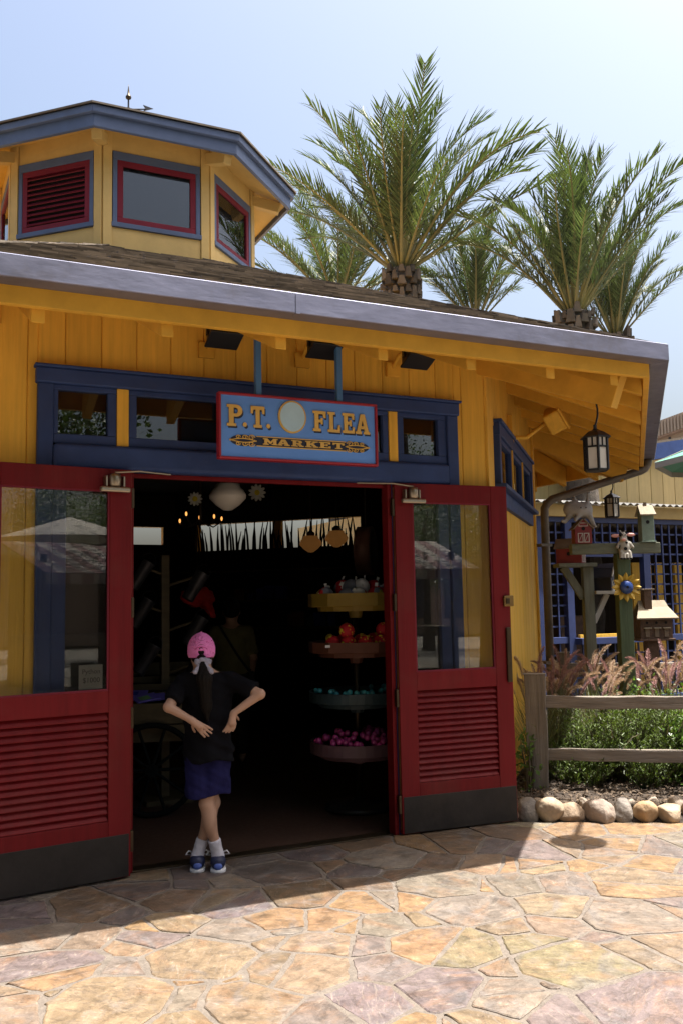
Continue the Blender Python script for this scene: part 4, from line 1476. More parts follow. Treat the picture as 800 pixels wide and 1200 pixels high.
for x, y, z, r, lab in ((1.50, 2.57, 2.70, .085, 'pale paper daisy hung from the shop ceiling beside the white lamp'), (.93, 2.75, 2.64, .07, 'pale paper daisy hung in the shop above the pegged pails')):
    t = thing('paper_daisy', lab, 'decoration', (x, y, z), 'paper daisies')
    MB().ball((x, y, z), (.028, .02, .028), 10, 6).build('centre', 'plush_yellow', t, smooth=True)
    for k in range(11):
        a = 2 * math.pi * k / 11
        Tp = Matrix.Translation((x, y, z)) @ Matrix.Rotation(-.3, 4, 'Z') @ Matrix.Rotation(a, 4, 'Y') @ Matrix.Translation((r * .62, 0, 0))
        MB().ball((0, 0, 0), (r * .42, .008, r * .2), 8, 5, Tp).build('petal', 'flower_white', t, smooth=True)
    MB().tube([(x, y + .01, z), (x, y + .01, 3.36)], .003, 5).build('string', 'bronze', t)

# reeds standing in front of the clerestory windows
T3, L3 = face_T(3)
rd = thing('reed_screen', 'row of dark reeds standing before the bright clerestory window of the shop', 'reeds', tuple(T3 @ Vector((L3 / 2, .2, 2.2))))
rr = random.Random(5)
MB().box(.3, L3 - .35, .17, .29, 2.18, 2.24, T3).build('ledge', 'dark_wood', rd)
for i in range(64):
    s = .38 + (L3 - .85) * i / 63 + rr.uniform(-.03, .03)
    h = rr.uniform(.40, .72)
    ln = rr.uniform(-.10, .10)
    MB().tube([tuple(T3 @ Vector((s, .23, 2.23))), tuple(T3 @ Vector((s + ln * .4, .23, 2.23 + h * .6))), tuple(T3 @ Vector((s + ln, .22, 2.23 + h)))], [.020, .017, .005], 5).build('reed', 'dark_wood', rd)

# shelving along the back
T3b = T3
shf = thing('shelf_unit', 'dark wooden shelf unit along the far shop wall', 'shelf', tuple(T3 @ Vector((L3 / 2, .4, 0))))
MB().box(.4, L3 - .4, .17, .20, .0, 2.15, T3).build('back_panel', 'dark_wood', shf)
for z in (.45, .85, 1.25, 1.65, 2.10):
    MB().box(.4, L3 - .4, .205, .52, z, z + .03, T3).build('shelf', 'cart_wood', shf, bevel=.003)
for s in (.38, L3 - .42):
    MB().box(s, s + .035, .165, .53, 0, 2.16, T3).build('side_panel', 'dark_wood', shf)
ordn_ = ['first', 'second', 'third', 'fourth', 'fifth', 'sixth', 'seventh']
for i in range(16):
    s = .50 + (L3 - 1.1) * ((i * 5) % 16) / 15
    z = (.88, 1.28, 1.68)[i % 3]
    hh = rr.uniform(.10, .22)
    b_ = MB().box(s, s + rr.uniform(.10, .2), .24, .42, z + .001, z + hh, T3).build('boxed_toy', rr.choice(['tray_teal', 'tray_brown', 'plush_blue', 'tray_purple']), bevel=.006)
    tag(b_, '%s box along the %s dark shelf at the back of the shop' % (ordn_[sum(1 for q in range(16) if q % 3 == i % 3 and (q * 5) % 16 < (i * 5) % 16)], ('lower', 'middle', 'upper')[i % 3]), 'box', 'boxed goods on the back shelf')

# big drum hung high inside the right of the doorway
dr = thing('hanging_drum', 'large round drum with a reddish rim hung high inside the doorway', 'drum', (2.25, 1.75, 1.88))
Td = Matrix.Translation((2.25, 1.75, 2.09)) @ Matrix.Rotation(R(-38), 4, 'Z') @ Matrix.Rotation(R(90), 4, 'Y')
MB().lathe([(.215, -.07), (.225, -.065), (.225, .065), (.215, .07)], 36, Td).build('rim', 'drum_rim', dr, smooth=True)
MB().lathe([(.205, -.075), (.205, .075)], 36, Td).build('skin', 'drum_skin', dr)
MB().tube([(2.25, 1.75, 2.31), (2.25, 1.75, 3.36)], .006, 5).build('cord', 'bronze', dr)

# peg rack with tin pails, cart below it
pr = thing('peg_rack', 'wooden post with slanted pegs inside the doorway on the cart side', 'rack', (.42, 1.95, 0))
MB().box(.385, .455, 1.915, 1.985, 0, 2.05).build('post', 'cart_wood', pr, bevel=.004)
MB().box(.22, .62, 1.75, 2.15, 0, .04).build('foot', 'cart_wood', pr, bevel=.004)
pegs = [(.20, 1.92, 1.98, -1), (.66, 1.86, 1.88, 1), (.20, 1.9, 1.66, -1), (.66, 1.88, 1.50, 1), (.24, 1.86, 1.28, -1), (.62, 1.84, 1.14, 1)]
lab_p = ['topmost tin pail on the door side of the peg post', 'topmost tin pail on the inner side of the peg post', 'second tin pail down on the door side of the peg post', 'second tin pail down on the inner side of the peg post',
         'lowest tin pail on the door side of the peg post', 'lowest tin pail beside the head of the child']
for (x, y, z, s), lb in zip(pegs, lab_p):
    MB().tube([(.42, 1.95, z - .10), (x, y, z - .02)], .012, 6).build('peg', 'cart_wood', pr)
    t = thing('tin_pail', lb, 'pail', (x, y, z - .15), 'tin pails on the peg rack')
    Tp = Matrix.Translation((x, y, z - .10)) @ Matrix.Rotation(R(32 * 1), 4, 'Y') @ Matrix.Translation((0, 0, -.13))
    MB().lathe([(.050, 0), (.054, .004), (.062, .25), (.066, .254), (.066, .262), (.060, .262), (.057, .25), (.049, .012), (.001, .012)], 20, Tp).build('body', 'pail_metal', t, smooth=True)
    MB().tube([tuple(Tp @ Vector((.066 * math.cos(R(a)), 0, .25 + .09 * math.sin(R(a))))) for a in range(0, 181, 20)], .003, 5).build('handle', 'pail_metal', t)

cart = thing('display_cart', 'old wooden display cart with slanted tray and spoked wheel inside the doorway', 'cart', (.0, 1.6, 0))
ca = Vector((.16, 1.35, .0))
cdv = Vector((.93, -.30, 0)).normalized()
Tc = Matrix(((cdv.x, -cdv.y, 0, -.75), (cdv.y, cdv.x, 0, 1.72), (0, 0, 1, 0), (0, 0, 0, 1)))
MB().box(0, 1.42, 0, .05, .70, .86, Tc).build('front_board', 'cart_wood', cart, bevel=.004)
MB().box(0, 1.42, .02, .06, .56, .69, Tc).build('lower_board', 'cart_wood', cart, bevel=.004)
MB().box(0, 1.42, .95, 1.0, .70, 1.12, Tc).build('back_board', 'cart_wood', cart, bevel=.004)
for s in (0.001, 1.38):
    MB().add([(s, .05, .70), (s + .04, .05, .70), (s + .04, .95, .70), (s, .95, .70), (s, .05, .86), (s + .04, .05, .86), (s + .04, .95, 1.12), (s, .95, 1.12)],
             [(0, 3, 2, 1), (4, 5, 6, 7), (0, 1, 5, 4), (1, 2, 6, 5), (2, 3, 7, 6), (3, 0, 4, 7)], Tc).build('side_board', 'cart_wood', cart)
MB().add([(.04, .05, .80), (1.38, .05, .80), (1.38, .95, 1.05), (.04, .95, 1.05), (.04, .05, .78), (1.38, .05, .78), (1.38, .95, 1.03), (.04, .95, 1.03)], [(0, 1, 2, 3), (7, 6, 5, 4)], Tc).build('tray', 'dark_wood', cart)
for i in range(4):
    f_ = .28 + .2 * i
    z_ = .80 + .25 * f_
    MB().box(.05, 1.37, .05 + .9 * f_, .065 + .9 * f_, z_, z_ + .05, Tc).build('divider', 'cart_wood', cart)
for s in (.10, 1.28):
    MB().box(s, s + .05, .85, .90, 0, .70, Tc).build('leg', 'cart_wood', cart)
Tw = Tc @ Matrix.Translation((.98, -.05, .36)) @ Matrix.Rotation(R(90), 4, 'X')
ring_pts = [(.34 * math.cos(R(a)), .34 * math.sin(R(a)), 0) for a in range(0, 361, 12)]
wh = MB().tube(ring_pts, .022, 8, False, Tw).build('wheel', 'wheel_dark', cart, smooth=True)
MB().lathe([(.05, -.03), (.05, .03)], 14, Tw).build('hub', 'wheel_dark', wh)
for a in range(0, 360, 36):
    MB().tube([(.04 * math.cos(R(a)), .04 * math.sin(R(a)), 0), (.33 * math.cos(R(a)), .33 * math.sin(R(a)), 0)], .012, 6, True, Tw).build('spoke', 'wheel_dark', wh)
for i, (u, v, rz_, lb) in enumerate(((.86, .16, .3, 'purple printed packet lying on the cart tray, nearest the child'), (.70, .22, -.1, 'purple printed packet lying on the cart tray, middle one'), (.80, .09, .5, 'purple printed packet with a green picture on the cart tray'))):
    Tp = Tc @ Matrix.Translation((u + .12, v + .06, .835 + .2778 * v + .012 * i)) @ Matrix.Rotation(R(15.5), 4, 'X') @ Matrix.Rotation(rz_, 4, 'Z')
    t = thing('printed_packet', lb, 'packet', tuple(Tp.translation), 'packets on the cart')
    MB().box(-.10, .10, -.07, .07, 0, .012, Tp).build('wrapper', 'packet_purple', t, bevel=.003)
    MB().box(-.06, .03, -.045, .03, .0121, .0135, Tp).build('picture', 'packet_green' if i == 2 else 'plush_blue', t)

# red cloth hanging beside the pails
rc = thing('red_cloth', 'bright red cloth hanging in the dark behind the tin pails', 'cloth', (1.02, 2.98, 1.5))


def f_red(P):
    d = sd_ell(P, (1.02, 2.98, 1.70), (.16, .08, .10))
    d = smin(d, sd_cap(P, (1.10, 2.98, 1.68), (1.17, 2.98, 1.52), .05, .03), .05)
    return d + wob(P, 46, .014, 1)


link('cloth', sdf_mesh('cloth', f_red, (.78, 2.84, 1.4), (1.3, 3.12, 1.88), .012, 'red_cloth'), rc)
MB().tube([(1.02, 2.98, 1.78), (1.02, 3.0, 3.36)], .004, 5).build('cord', 'bronze', rc)

# ------------------------------------------------------------------ tiered display stand
RX, RY = 1.69, .86
stand = thing('display_stand', 'round four tier display stand full of toys just inside the right door', 'display stand', (RX, RY, 0))
TS = Matrix.Translation((RX, RY, 0))
MB().lathe([(.26, 0), (.27, .008), (.27, .03), (.24, .045), (.05, .06), (.035, .09)], 36, TS).build('base', 'black_metal', stand, smooth=True)
MB().lathe([(.022, .06), (.022, 1.60)], 12, TS).build('post', 'bronze', stand, smooth=True)
tiers = [(1.585, .105, 'tray_yellow', 12), (1.225, .085, 'tray_brown', 12), (.835, .085, 'tray_teal', 40), (.44, .095, 'tray_purple', 40)]
for z, h, mt, n in tiers:
    r = .375
    MB().lathe([(.04, z - .035), (r * .80, z - .035), (r * .82, z), (r, z), (r + .006, z + .008), (r + .006, z + h), (r - .012, z + h), (r - .014, z + .02), (.02, z + .02)], n, TS).build('tray', mt, stand)
    MB().lathe([(.05, z - .09), (.06, z - .034)], 12, TS).build('collar', mt, stand)


def plush_mesh(a, b, c):
    """egg toy: two coloured halves with a toothed seam"""
    m_ = MB().ball((0, 0, .068), (.066, .066, .072), 18, 12)
    me = m_.mesh('toy_body', a, True)
    me.materials.append(MATS[b])
    me.materials.append(MATS[c])
    for i, p in enumerate(me.polygons):
        ang = math.atan2(p.center.y, p.center.x)
        side = p.center.x + (.012 if int(p.center.z * 90) % 2 else -.004)
        p.material_index = 1 if side > .01 else (2 if (side < -.04 and p.center.z > .05) else 0)
    return me


pm = [plush_mesh('plush_grey', 'plush_red', 'plush_yellow'), plush_mesh('plush_red', 'plush_grey', 'plush_white'), plush_mesh('plush_blue', 'plush_grey', 'plush_yellow'), plush_mesh('plush_red', 'plush_white', 'plush_blue')]
tagm = MB().box(-.012, .012, -.001, .001, 0, .03).mesh('swing_tag', 'plush_white')
k = 0
ordn = ['first', 'second', 'third', 'fourth', 'fifth', 'sixth', 'seventh', 'eighth', 'ninth', 'tenth', 'eleventh', 'twelfth']
for ring_r, zoff, angs in ((.29, .02, range(170, 400, 26)), (.15, .085, (185, 225, 265, 305))):
    for a in angs:
        px, py = RX + ring_r * math.cos(R(a)), RY + ring_r * math.sin(R(a))
        o = link('egg_toy', pm[k % 4])
        o.location = (px, py, 1.585 + zoff)
        o.rotation_euler = (rr.uniform(-.5, .5), rr.uniform(-.5, .5), rr.uniform(0, 6))
        tag(o, ('%s egg-shaped patterned toy along the front of the top yellow tray' % ordn[k]) if zoff < .05 else '%s egg-shaped patterned toy from the left in the pile behind the front row' % ordn[int(a - 185) // 40], 'toy', 'egg toys on the yellow tray')
        tg = link('swing_tag', tagm, o)
        tg.matrix_parent_inverse = Matrix.Identity(4)
        tg.location = (0, .03, .135)
        k += 1
k = 0
dotm = MB().ball((0, 0, .06), .06, 16, 10).mesh('ball', 'plush_red', True)
spot = MB()
for i in range(26):
    v = Vector(rng.normal(size=3)).normalized()
    q = v.to_track_quat('Z', 'Y').to_matrix().to_4x4()
    rr_ = .0155 if i % 4 == 0 else .006
    spot.lathe([(rr_, .0588), (rr_ * .7, .0604 + rr_ * .01), (.0001, .0608 + rr_ * .02)], 10, Matrix.Translation((0, 0, .06)) @ q)
spotm = spot.mesh('spots', 'plush_yellow', True)
for ring_r, zoff, angs in ((.29, .02, range(206, 400, 26)), (.26, .115, (228, 300)), (.14, .03, (200, 260, 320))):
    for a in angs:
        o = link('spotted_ball', dotm)
        o.location = (RX + ring_r * math.cos(R(a)), RY + ring_r * math.sin(R(a)), 1.225 + zoff)
        o.rotation_euler = (rr.uniform(0, 6), 0, rr.uniform(0, 6))
        o.location.z += .06 - .06 * math.cos(o.rotation_euler.x)
        o.location.y += .06 * math.sin(o.rotation_euler.x) * math.cos(o.rotation_euler.z)
        o.location.x -= .06 * math.sin(o.rotation_euler.x) * math.sin(o.rotation_euler.z)
        tag(o, {.29: '%s red ball with yellow spots along the front of the brown tray' % ordn[k % 12], .26: 'red ball with yellow spots lying on top of the others, %s of two' % ('left' if a < 260 else 'right')}.get(ring_r, '%s red ball with yellow spots behind the front row on the brown tray' % {200: 'leftmost', 260: 'middle', 320: 'rightmost'}.get(a, 'next')), 'ball', 'spotted balls')
        s_ = link('spots', spotm, o)
        s_.matrix_parent_inverse = Matrix.Identity(4)
        k += 1
bt = thing('banana_toy', 'blue and yellow plush toy with white tag at the tray edge', 'toy', (RX - .27, RY - .08, 1.245))
MB().tube([(RX - .30, RY - .16, 1.29), (RX - .27, RY - .10, 1.33), (RX - .24, RY - .02, 1.34), (RX - .20, RY + .06, 1.33)], [.02, .035, .035, .015], 10).build('body', 'plush_yellow', bt, smooth=True)
MB().tube([(RX - .31, RY - .17, 1.272), (RX - .285, RY - .11, 1.295), (RX - .25, RY - .03, 1.30)], [.018, .03, .02], 10).build('wing', 'plush_blue', bt, smooth=True)
MB().box(RX - .36, RX - .30, RY - .20, RY - .197, 1.275, 1.295).build('tag', 'plush_white', bt)
bead = MB().ball((0, 0, 0), .024, 10, 7).mesh('ball', 'bead_magenta', True)
bead2 = MB().ball((0, 0, 0), .022, 10, 7).mesh('ball', 'bead_teal', True)
for i in range(96):
    a = R(165 + 245 * rr.random())
    lay = i % 3
    r_ = (.335, .27, .18)[lay] + rr.uniform(-.03, .015)
    o = link('glossy_ball', bead)
    o.location = (RX + r_ * math.cos(a), RY + r_ * math.sin(a), .44 + .10 + .024 * lay + rr.uniform(-.012, .022))
    tag(o, 'small glossy magenta ball heaped in the lowest tray', 'ball', 'magenta balls in the lowest tray')
for i in range(34):
    a = R(165 + 245 * rr.random())
    r_ = rr.choice((.335, .25))
    o = link('marble', bead2)
    o.location = (RX + r_ * math.cos(a), RY + r_ * math.sin(a), .835 + .085 + rr.uniform(-.004, .02))
    tag(o, 'small glossy teal ball in the third tray down', 'ball', 'teal balls in the third tray')

# ------------------------------------------------------------------ people
def finger_chain(prims, base, dirv, curl, L, r):
    """two bent segments rooted in the palm"""
    p0 = np.array(base, float)
    d0 = np.array(dirv, float)
    d0 /= np.linalg.norm(d0)
    p1 = p0 + d0 * L * .5
    d1 = d0 + np.array(curl, float)
    d1 /= np.linalg.norm(d1)
    p2 = p1 + d1 * L * .5
    prims.append((p0, p1, r, r * .92))
    prims.append((p1, p2, r * .92, r * .78))


CH = Vector((.107, -.232, .004))
child = thing('person', 'child in pink cap, black shirt and navy shorts, hands on hips', 'person', CH, rz=-.30)
# joints, x to the viewer's right, y away from the viewer, z up
sL, sR = (-.135, 0, 1.150), (.140, 0, 1.150)
eL, eR = (-.225, -.150, 1.010), (.325, -.110, 1.065)
wL, wR = (-.092, -.172, .932), (.162, -.118, .955)
hipL, hipR = (-.052, 0, .70), (.070, 0, .70)
kL, kR = (.040, .035, .400), (-.005, -.030, .410)      # the legs cross at the knee
aL, aR = (-.058, .050, .085), (.066, .015, .085)
fing = []
# hand on the back, viewer's left: palm runs right and down
pdl = np.array((.78, .02, -.62))
for i, (o_, L) in enumerate(((.016, .072), (.005, .080), (-.007, .076), (-.018, .062))):
    b_ = np.array(wL) + pdl * .070 + np.array((.62, 0, .78)) * o_ * 1.25 + np.array((0, .012, 0))
    finger_chain(fing, b_, pdl + np.array((0, .02, 0)) + np.array((.62, 0, .78)) * o_ * 9, (0, .12, -.05), L, .0080)
finger_chain(fing, np.array(wL) + pdl * .025 + np.array((-.012, .02, -.022)), (.25, .55, -.85), (.1, .2, 0), .055, .0090)
pdr = np.array((-.10, .02, -.99))
for i, (o_, L) in enumerate(((-.020, .058), (-.008, .064), (.004, .060), (.015, .050))):
    b_ = np.array(wR) + pdr * .060 + np.array((1, 0, 0)) * o_ * 1.2 + np.array((0, -.004, 0))
    finger_chain(fing, b_, pdr + np.array((-.25, .0, 0)) + np.array((1, 0, 0)) * o_ * 9, (-.30, .10, .0), L, .0080)
finger_chain(fing, np.array(wR) + pdr * .02 + np.array((.02, .02, 0)), (.35, .75, -.5), (0, .2, -.2), .05, .0090)


def f_body(P):
    d = sd_ell(P, (-.030, .010, 1.335), (.070, .086, .102))                       # skull
    d = smin(d, sd_ell(P, (-.030, .045, 1.285), (.056, .062, .068)), .03)         # jaw
    d = smin(d, sd_ell(P, (-.030, .108, 1.318), (.013, .018, .020)), .012)        # nose
    for s in (-1, 1):
        d = smin(d, sd_ell(P, (-.030 + s * .075, .010, 1.318), (.010, .020, .030)), .008)   # ears
    d = smin(d, sd_cap(P, (-.030, .008, 1.27), (-.008, 0, 1.16), .044, .048), .03)
    d = smin(d, sd_cap(P, (-.10, 0, 1.140), (.105, 0, 1.140), .050, .050), .05)
    d = smin(d, sd_ell(P, (0, .0, 1.02), (.135, .085, .17)), .05)
    d = smin(d, sd_ell(P, (.01, 0, .78), (.125, .092, .13)), .06)
    for s_, e_, w_ in ((sL, eL, wL), (sR, eR, wR)):
        d = smin(d, sd_cap(P, s_, e_, .038, .031), .02)
        d = smin(d, sd_cap(P, e_, w_, .031, .0195), .012)
    d = smin(d, sd_cap(P, wL, np.array(wL) + pdl * .062 + np.array((0, .008, 0)), .021, .026), .012)
    d = smin(d, sd_cap(P, wR, np.array(wR) + pdr * .055 + np.array((-.004, -.004, 0)), .020, .025), .012)
    for h_, k_2, a_ in ((hipL, kL, aL), (hipR, kR, aR)):
        d = smin(d, sd_cap(P, h_, k_2, .068, .043), .03)
        dd = sd_cap(P, k_2, a_, .040, .026)
        km = np.array(k_2) * .72 + np.array(a_) * .28 + np.array((0, -.012, 0))
        dd = smin(dd, sd_ell(P, km, (.041, .046, .095)), .03)
        dd = smin(dd, sd_cap(P, a_, np.array(a_) + np.array((0, .10, -.05)), .030, .024), .02)
        d = smin(d, dd, .012)
    for a_, b_, ra, rb in fing:
        d = smin(d, sd_cap(P, a_, b_, ra, rb), .004)
    return d


def child_part(name, fn, lo, hi, res, mt, parent=None):
    me = sdf_mesh(name, fn, lo, hi, res, mt)
    o = bpy.data.objects.new(name, me)
    COL.objects.link(o)
    o.parent = child if parent is None else parent
    return o


body_c = child_part('body', f_body, (-.30, -.26, .0), (.40, .20, 1.47), .006, 'skin')


def f_shirt(P):
    d = sd_cap(P, (-.105, 0, 1.145), (.110, 0, 1.145), .066, .066)
    d = smin(d, sd_ell(P, (0, .0, 1.03), (.148, .104, .19)), .05)
    tor = sd_cap(P, (.0, .0, 1.00), (.012, .0, .72), .138, .150)
    q = P.copy()
    q[..., 1] = q[..., 1] * 1.32
    tor = sd_cap(q, (.0, .0, 1.00), (.010, .0, .66), .128, .158) * .85
    d = smin(d, tor, .05)
    for s_, e_ in ((sL, eL), (sR, eR)):
        s_, e_ = np.array(s_), np.array(e_)
        t = e_ - s_
        tn = t / np.linalg.norm(t)
        e2 = s_ + t * .80
        c_ = sd_cap(P, s_, e2 + tn * .05, .055, .057)
        c_ = np.maximum(c_, (P - e2) @ tn)
        d = smin(d, c_, .035)
    d = d + wob(P, 62, .0055, 2) + wob(P, 26, .008, .6) + .004 * np.sin(P[..., 2] * 75 + P[..., 0] * 38) * np.clip((1.0 - P[..., 2]) * 4, 0, 1)
    hem = .665 + .010 * np.sin(P[..., 0] * 26)
    d = np.maximum(d, hem - P[..., 2])
    return np.maximum(d, P[..., 2] - 1.198 - .02 * np.abs(P[..., 0]))


child_part('t_shirt', f_shirt, (-.33, -.30, .62), (.43, .22, 1.26), .0075, 'shirt_black')


def f_shorts(P):
    q = P.copy()
    q[..., 1] = q[..., 1] * 1.22
    d = sd_cap(q, (-.030, 0, .74), (.050, 0, .74), .082, .080) * .9
    zz = .455
    for a_, b_, r0, r1 in (((-.052, .0, .70), (-.042, -.015, .40), .080, .090), ((.065, .0, .70), (.080, .025, .40), .074, .070)):
        d = smin(d, sd_cap(P, a_, b_, r0, r1), .03)
    for h_, k_2 in ((hipL, kL), (hipR, kR)):
        d = smin(d, sd_cap(P, h_, k_2, .082, .064), .02)
    d = d + wob(P, 40, .006, 4) + wob(P, 90, .002, 1)
    d = np.maximum(d, zz + .01 * np.sin(P[..., 0] * 20) - P[..., 2])
    return np.maximum(d, P[..., 2] - .72)


child_part('shorts', f_shorts, (-.22, -.2, .42), (.26, .2, .75), .007, 'shorts_navy')
for a_, kk in ((aL, kL), (aR, kR)):
    a_ = np.array(a_)
    t = np.array(kk) - a_
    tn = t / np.linalg.norm(t)

    def f_sock(P, a_=a_, tn=tn):
        d = sd_cap(P, a_ + tn * .16, a_ - tn * .02, .041, .034)
        d = smin(d, sd_cap(P, a_, a_ + np.array((0, .08, -.045)), .036, .030), .02)
        d = np.minimum(d, np.maximum(sd_cap(P, a_ + tn * .10, a_ + tn * .06, .041, .041), 0) + .002)
        d = d + wob(P, 120, .0016, 1)
        return np.maximum(d, (P - (a_ + tn * .105)) @ tn)

    child_part('sock', f_sock, a_ - .09 + np.array((0, 0, .03)), a_ + np.array((.09, .14, .16)), .006, 'sock_white')

    def f_shoe(P, a_=a_):
        hx = a_[0]
        d = sd_cap(P, (hx, a_[1] - .022, .048), (hx + .006, a_[1] + .135, .030), .043, .032)
        d = smin(d, sd_ell(P, (hx, a_[1] - .01, .065), (.042, .050, .035)), .02)
        d = np.maximum(d, P[..., 2] - .098 - .15 * (P[..., 1] - a_[1]))
        return np.maximum(d, .008 - P[..., 2])

    sh = child_part('shoe', f_shoe, (a_[0] - .08, a_[1] - .10, -.02), (a_[0] + .08, a_[1] + .20, .14), .006, 'shoe_navy')

    def f_sole(P, a_=a_):
        q = P.copy()
        q[..., 2] = 0
        d = sd_cap(q, (a_[0], a_[1] - .022, 0), (a_[0] + .006, a_[1] + .135, 0), .047, .037)
        return np.maximum(np.maximum(d, P[..., 2] - .020), -.003 - P[..., 2])

    child_part('sole', f_sole, (a_[0] - .08, a_[1] - .10, -.02), (a_[0] + .08, a_[1] + .20, .05), .006, 'shoe_white', sh)

    def f_heel(P, a_=a_):
        d = sd_ell(P, (a_[0], a_[1] - .058, .038), (.026, .016, .024))
        return d

    child_part('heel_patch', f_heel, (a_[0] - .05, a_[1] - .10, 0), (a_[0] + .05, a_[1] - .02, .08), .005, 'shoe_blue', sh)
    lc = MB()
    for s in (-1, 1):
        lc.tube([(a_[0] + s * .03, a_[1] + .04, .095), (a_[0] + s * .055, a_[1] + .02, .11), (a_[0] + s * .070, a_[1] - .0, .095), (a_[0] + s * .045, a_[1] + .03, .085)], .005, 5)
    lo_ = bpy.data.objects.new('lace', lc.mesh('lace', 'shoe_white', True))
    COL.objects.link(lo_)
    lo_.parent = sh


CC = np.array((-.030, .004, 1.325))


def f_hair(P):
    d = sd_ell(P, (-.030, -.004, 1.338), (.076, .090, .100))
    d = np.maximum(d, 1.272 - P[..., 2] + .35 * (P[..., 1]))
    tail = sd_cap(P, (-.028, -.100, 1.285), (-.012, -.135, 1.17), 0.030, .044)
    tail = smin(tail, sd_cap(P, (-.012, -.135, 1.17), (.0, -.128, 1.00), .044, .032), .02)
    tail = smin(tail, sd_cap(P, (.0, -.128, 1.02), (.004, -.128, .92), .030, .010), .02)
    ang = np.arctan2(P[..., 1] + .13, P[..., 0])
    return np.minimum(d, tail + .0025 * np.sin(ang * 14))


child_part('hair', f_hair, (-.16, -.22, .88), (.10, .14, 1.47), .006, 'hair')


def f_cap(P):
    P = CC + (P - CC) / .89
    o_ = sd_ell(P, (-.030, .004, 1.335), (.098, .113, .126))
    i_ = sd_ell(P, (-.030, .004, 1.335), (.092, .107, .120))
    d = np.maximum(o_, -i_)
    rim = 1.302 + .10 * (P[..., 1] - .0)
    d = np.maximum(d, rim - P[..., 2])
    hole = sd_cap(P, (-.056, -.13, 1.322), (-.004, -.13, 1.322), .027, .027)
    d = np.maximum(d, -hole)
    strap = np.maximum(np.maximum(sd_ell(P, (-.030, .004, 1.335), (.095, .113, .14)), -sd_ell(P, (-.030, .004, 1.335), (.088, .104, .13))), np.maximum(P[..., 2] - 1.306, 1.288 - P[..., 2]))
    strap = np.maximum(strap, P[..., 1] + .02)
    d = np.minimum(d, strap)
    br = sd_ell(P, (-.030, .12, 1.312), (.080, .085, .010))
    br = np.maximum(br, .08 - P[..., 1])
    return np.minimum(d, br) * .89


capo = child_part('cap', f_cap, (-.15, -.15, 1.25), (.09, .24, 1.48), .0055, 'cap_pink')
cs = MB()


def on_cap(x, z):
    k_3 = 1 - ((x + .030) / .0985) ** 2 - ((z - 1.335) / .1265) ** 2
    v_ = CC + (np.array((x, .004 - .1125 * math.sqrt(max(k_3, .02)), z)) - CC) * .89
    return tuple(v_)


cs.tube([on_cap(-.030 + .042 * math.cos(R(a)), 1.342 + .022 * math.sin(R(a))) for a in range(10, 171, 16)], .0028, 5)
for s in (-1, 1):
    cs.ball(on_cap(-.030 + s * .040, 1.398), .0045, 8, 5)
    cs.ball(on_cap(-.030 + s * .072, 1.405), .0035, 8, 5)
so = bpy.data.objects.new('stitching', cs.mesh('stitching', 'cap_dark_pink', True))
COL.objects.link(so)
so.parent = capo
cs = MB().ball((-.030, .004, 1.446), (.008, .008, .005), 8, 5)
so = bpy.data.objects.new('button', cs.mesh('button', 'cap_pink', True))
COL.objects.link(so)
so.parent = capo


def f_bow(P):
    P = P - np.array((0, .010, -.013))
    d = sd_ell(P, (-.022, -.128, 1.292), (.030, .020, .022))
    d = smin(d, sd_ell(P, (-.052, -.130, 1.286), (.020, .012, .022)), .008)
    d = smin(d, sd_ell(P, (.012, -.130, 1.284), (.020, .012, .020)), .008)
    d = smin(d, sd_cap(P, (-.035, -.14, 1.275), (-.066, -.15, 1.225), .009, .016), .006)
    d = smin(d, sd_cap(P, (-.008, -.14, 1.275), (.030, -.15, 1.222), .009, .016), .006)
    return d + wob(P, 160, .003, 1)


child_part('hair_bow', f_bow, (-.11, -.19, 1.19), (.07, -.09, 1.33), .0055, 'ribbon')

# adult shopper further inside, seen from behind
adult = thing('person', 'adult shopper in olive shirt with a dark bag strap, deep in the shop', 'person', (1.52, 3.42, 0), rz=-.35)


def f_adult(P):
    d = sd_ell(P, (0, .01, 1.56), (.082, .10, .12))
    d = smin(d, sd_ell(P, (0, .045, 1.50), (.06, .065, .07)), .03)
    d = smin(d, sd_ell(P, (0, .112, 1.54), (.014, .02, .022)), .012)
    for s in (-1, 1):
        d = smin(d, sd_ell(P, (s * .084, .01, 1.54), (.010, .02, .03)), .008)
    d = smin(d, sd_cap(P, (0, 0, 1.48), (0, 0, 1.36), .052, .058), .03)
    d = smin(d, sd_cap(P, (-.14, 0, 1.34), (.14, 0, 1.34), .06, .06), .05)
    d = smin(d, sd_ell(P, (0, 0, 1.15), (.165, .11, .22)), .06)
    d = smin(d, sd_ell(P, (0, 0, .90), (.165, .12, .16)), .06)
    for s in (-1, 1):
        d = smin(d, sd_cap(P, (s * .17, 0, 1.33), (s * .225, .02, 1.06), .05, .042), .03)
        d = smin(d, sd_cap(P, (s * .225, .02, 1.06), (s * .20, .16, .87), .042, .028), .015)
        d = smin(d, sd_cap(P, (s * .20, .16, .87), (s * .19, .20, .80), .028, .032), .015)
        for i in range(4):
            d = smin(d, sd_cap(P, (s * .19 + (i - 1.5) * .016, .20, .80), (s * .185 + (i - 1.5) * .018, .215, .72), .010, .008), .005)
        d = smin(d, sd_cap(P, (s * .165, .21, .83), (s * .145, .23, .77), .011, .009), .006)
        d = smin(d, sd_cap(P, (s * .09, 0, .86), (s * .10, .01, .48), .095, .062), .03)
        d = smin(d, sd_cap(P, (s * .10, .01, .48), (s * .10, 0, .08), .060, .036), .02)
        d = smin(d, sd_cap(P, (s * .10, -.02, .05), (s * .11, .15, .03), .042, .034), .02)
    return d


def adult_part(name, fn, lo, hi, res, mt):
    o = bpy.data.objects.new(name, sdf_mesh(name, fn, lo, hi, res, mt))
    COL.objects.link(o)
    o.parent = adult
    return o


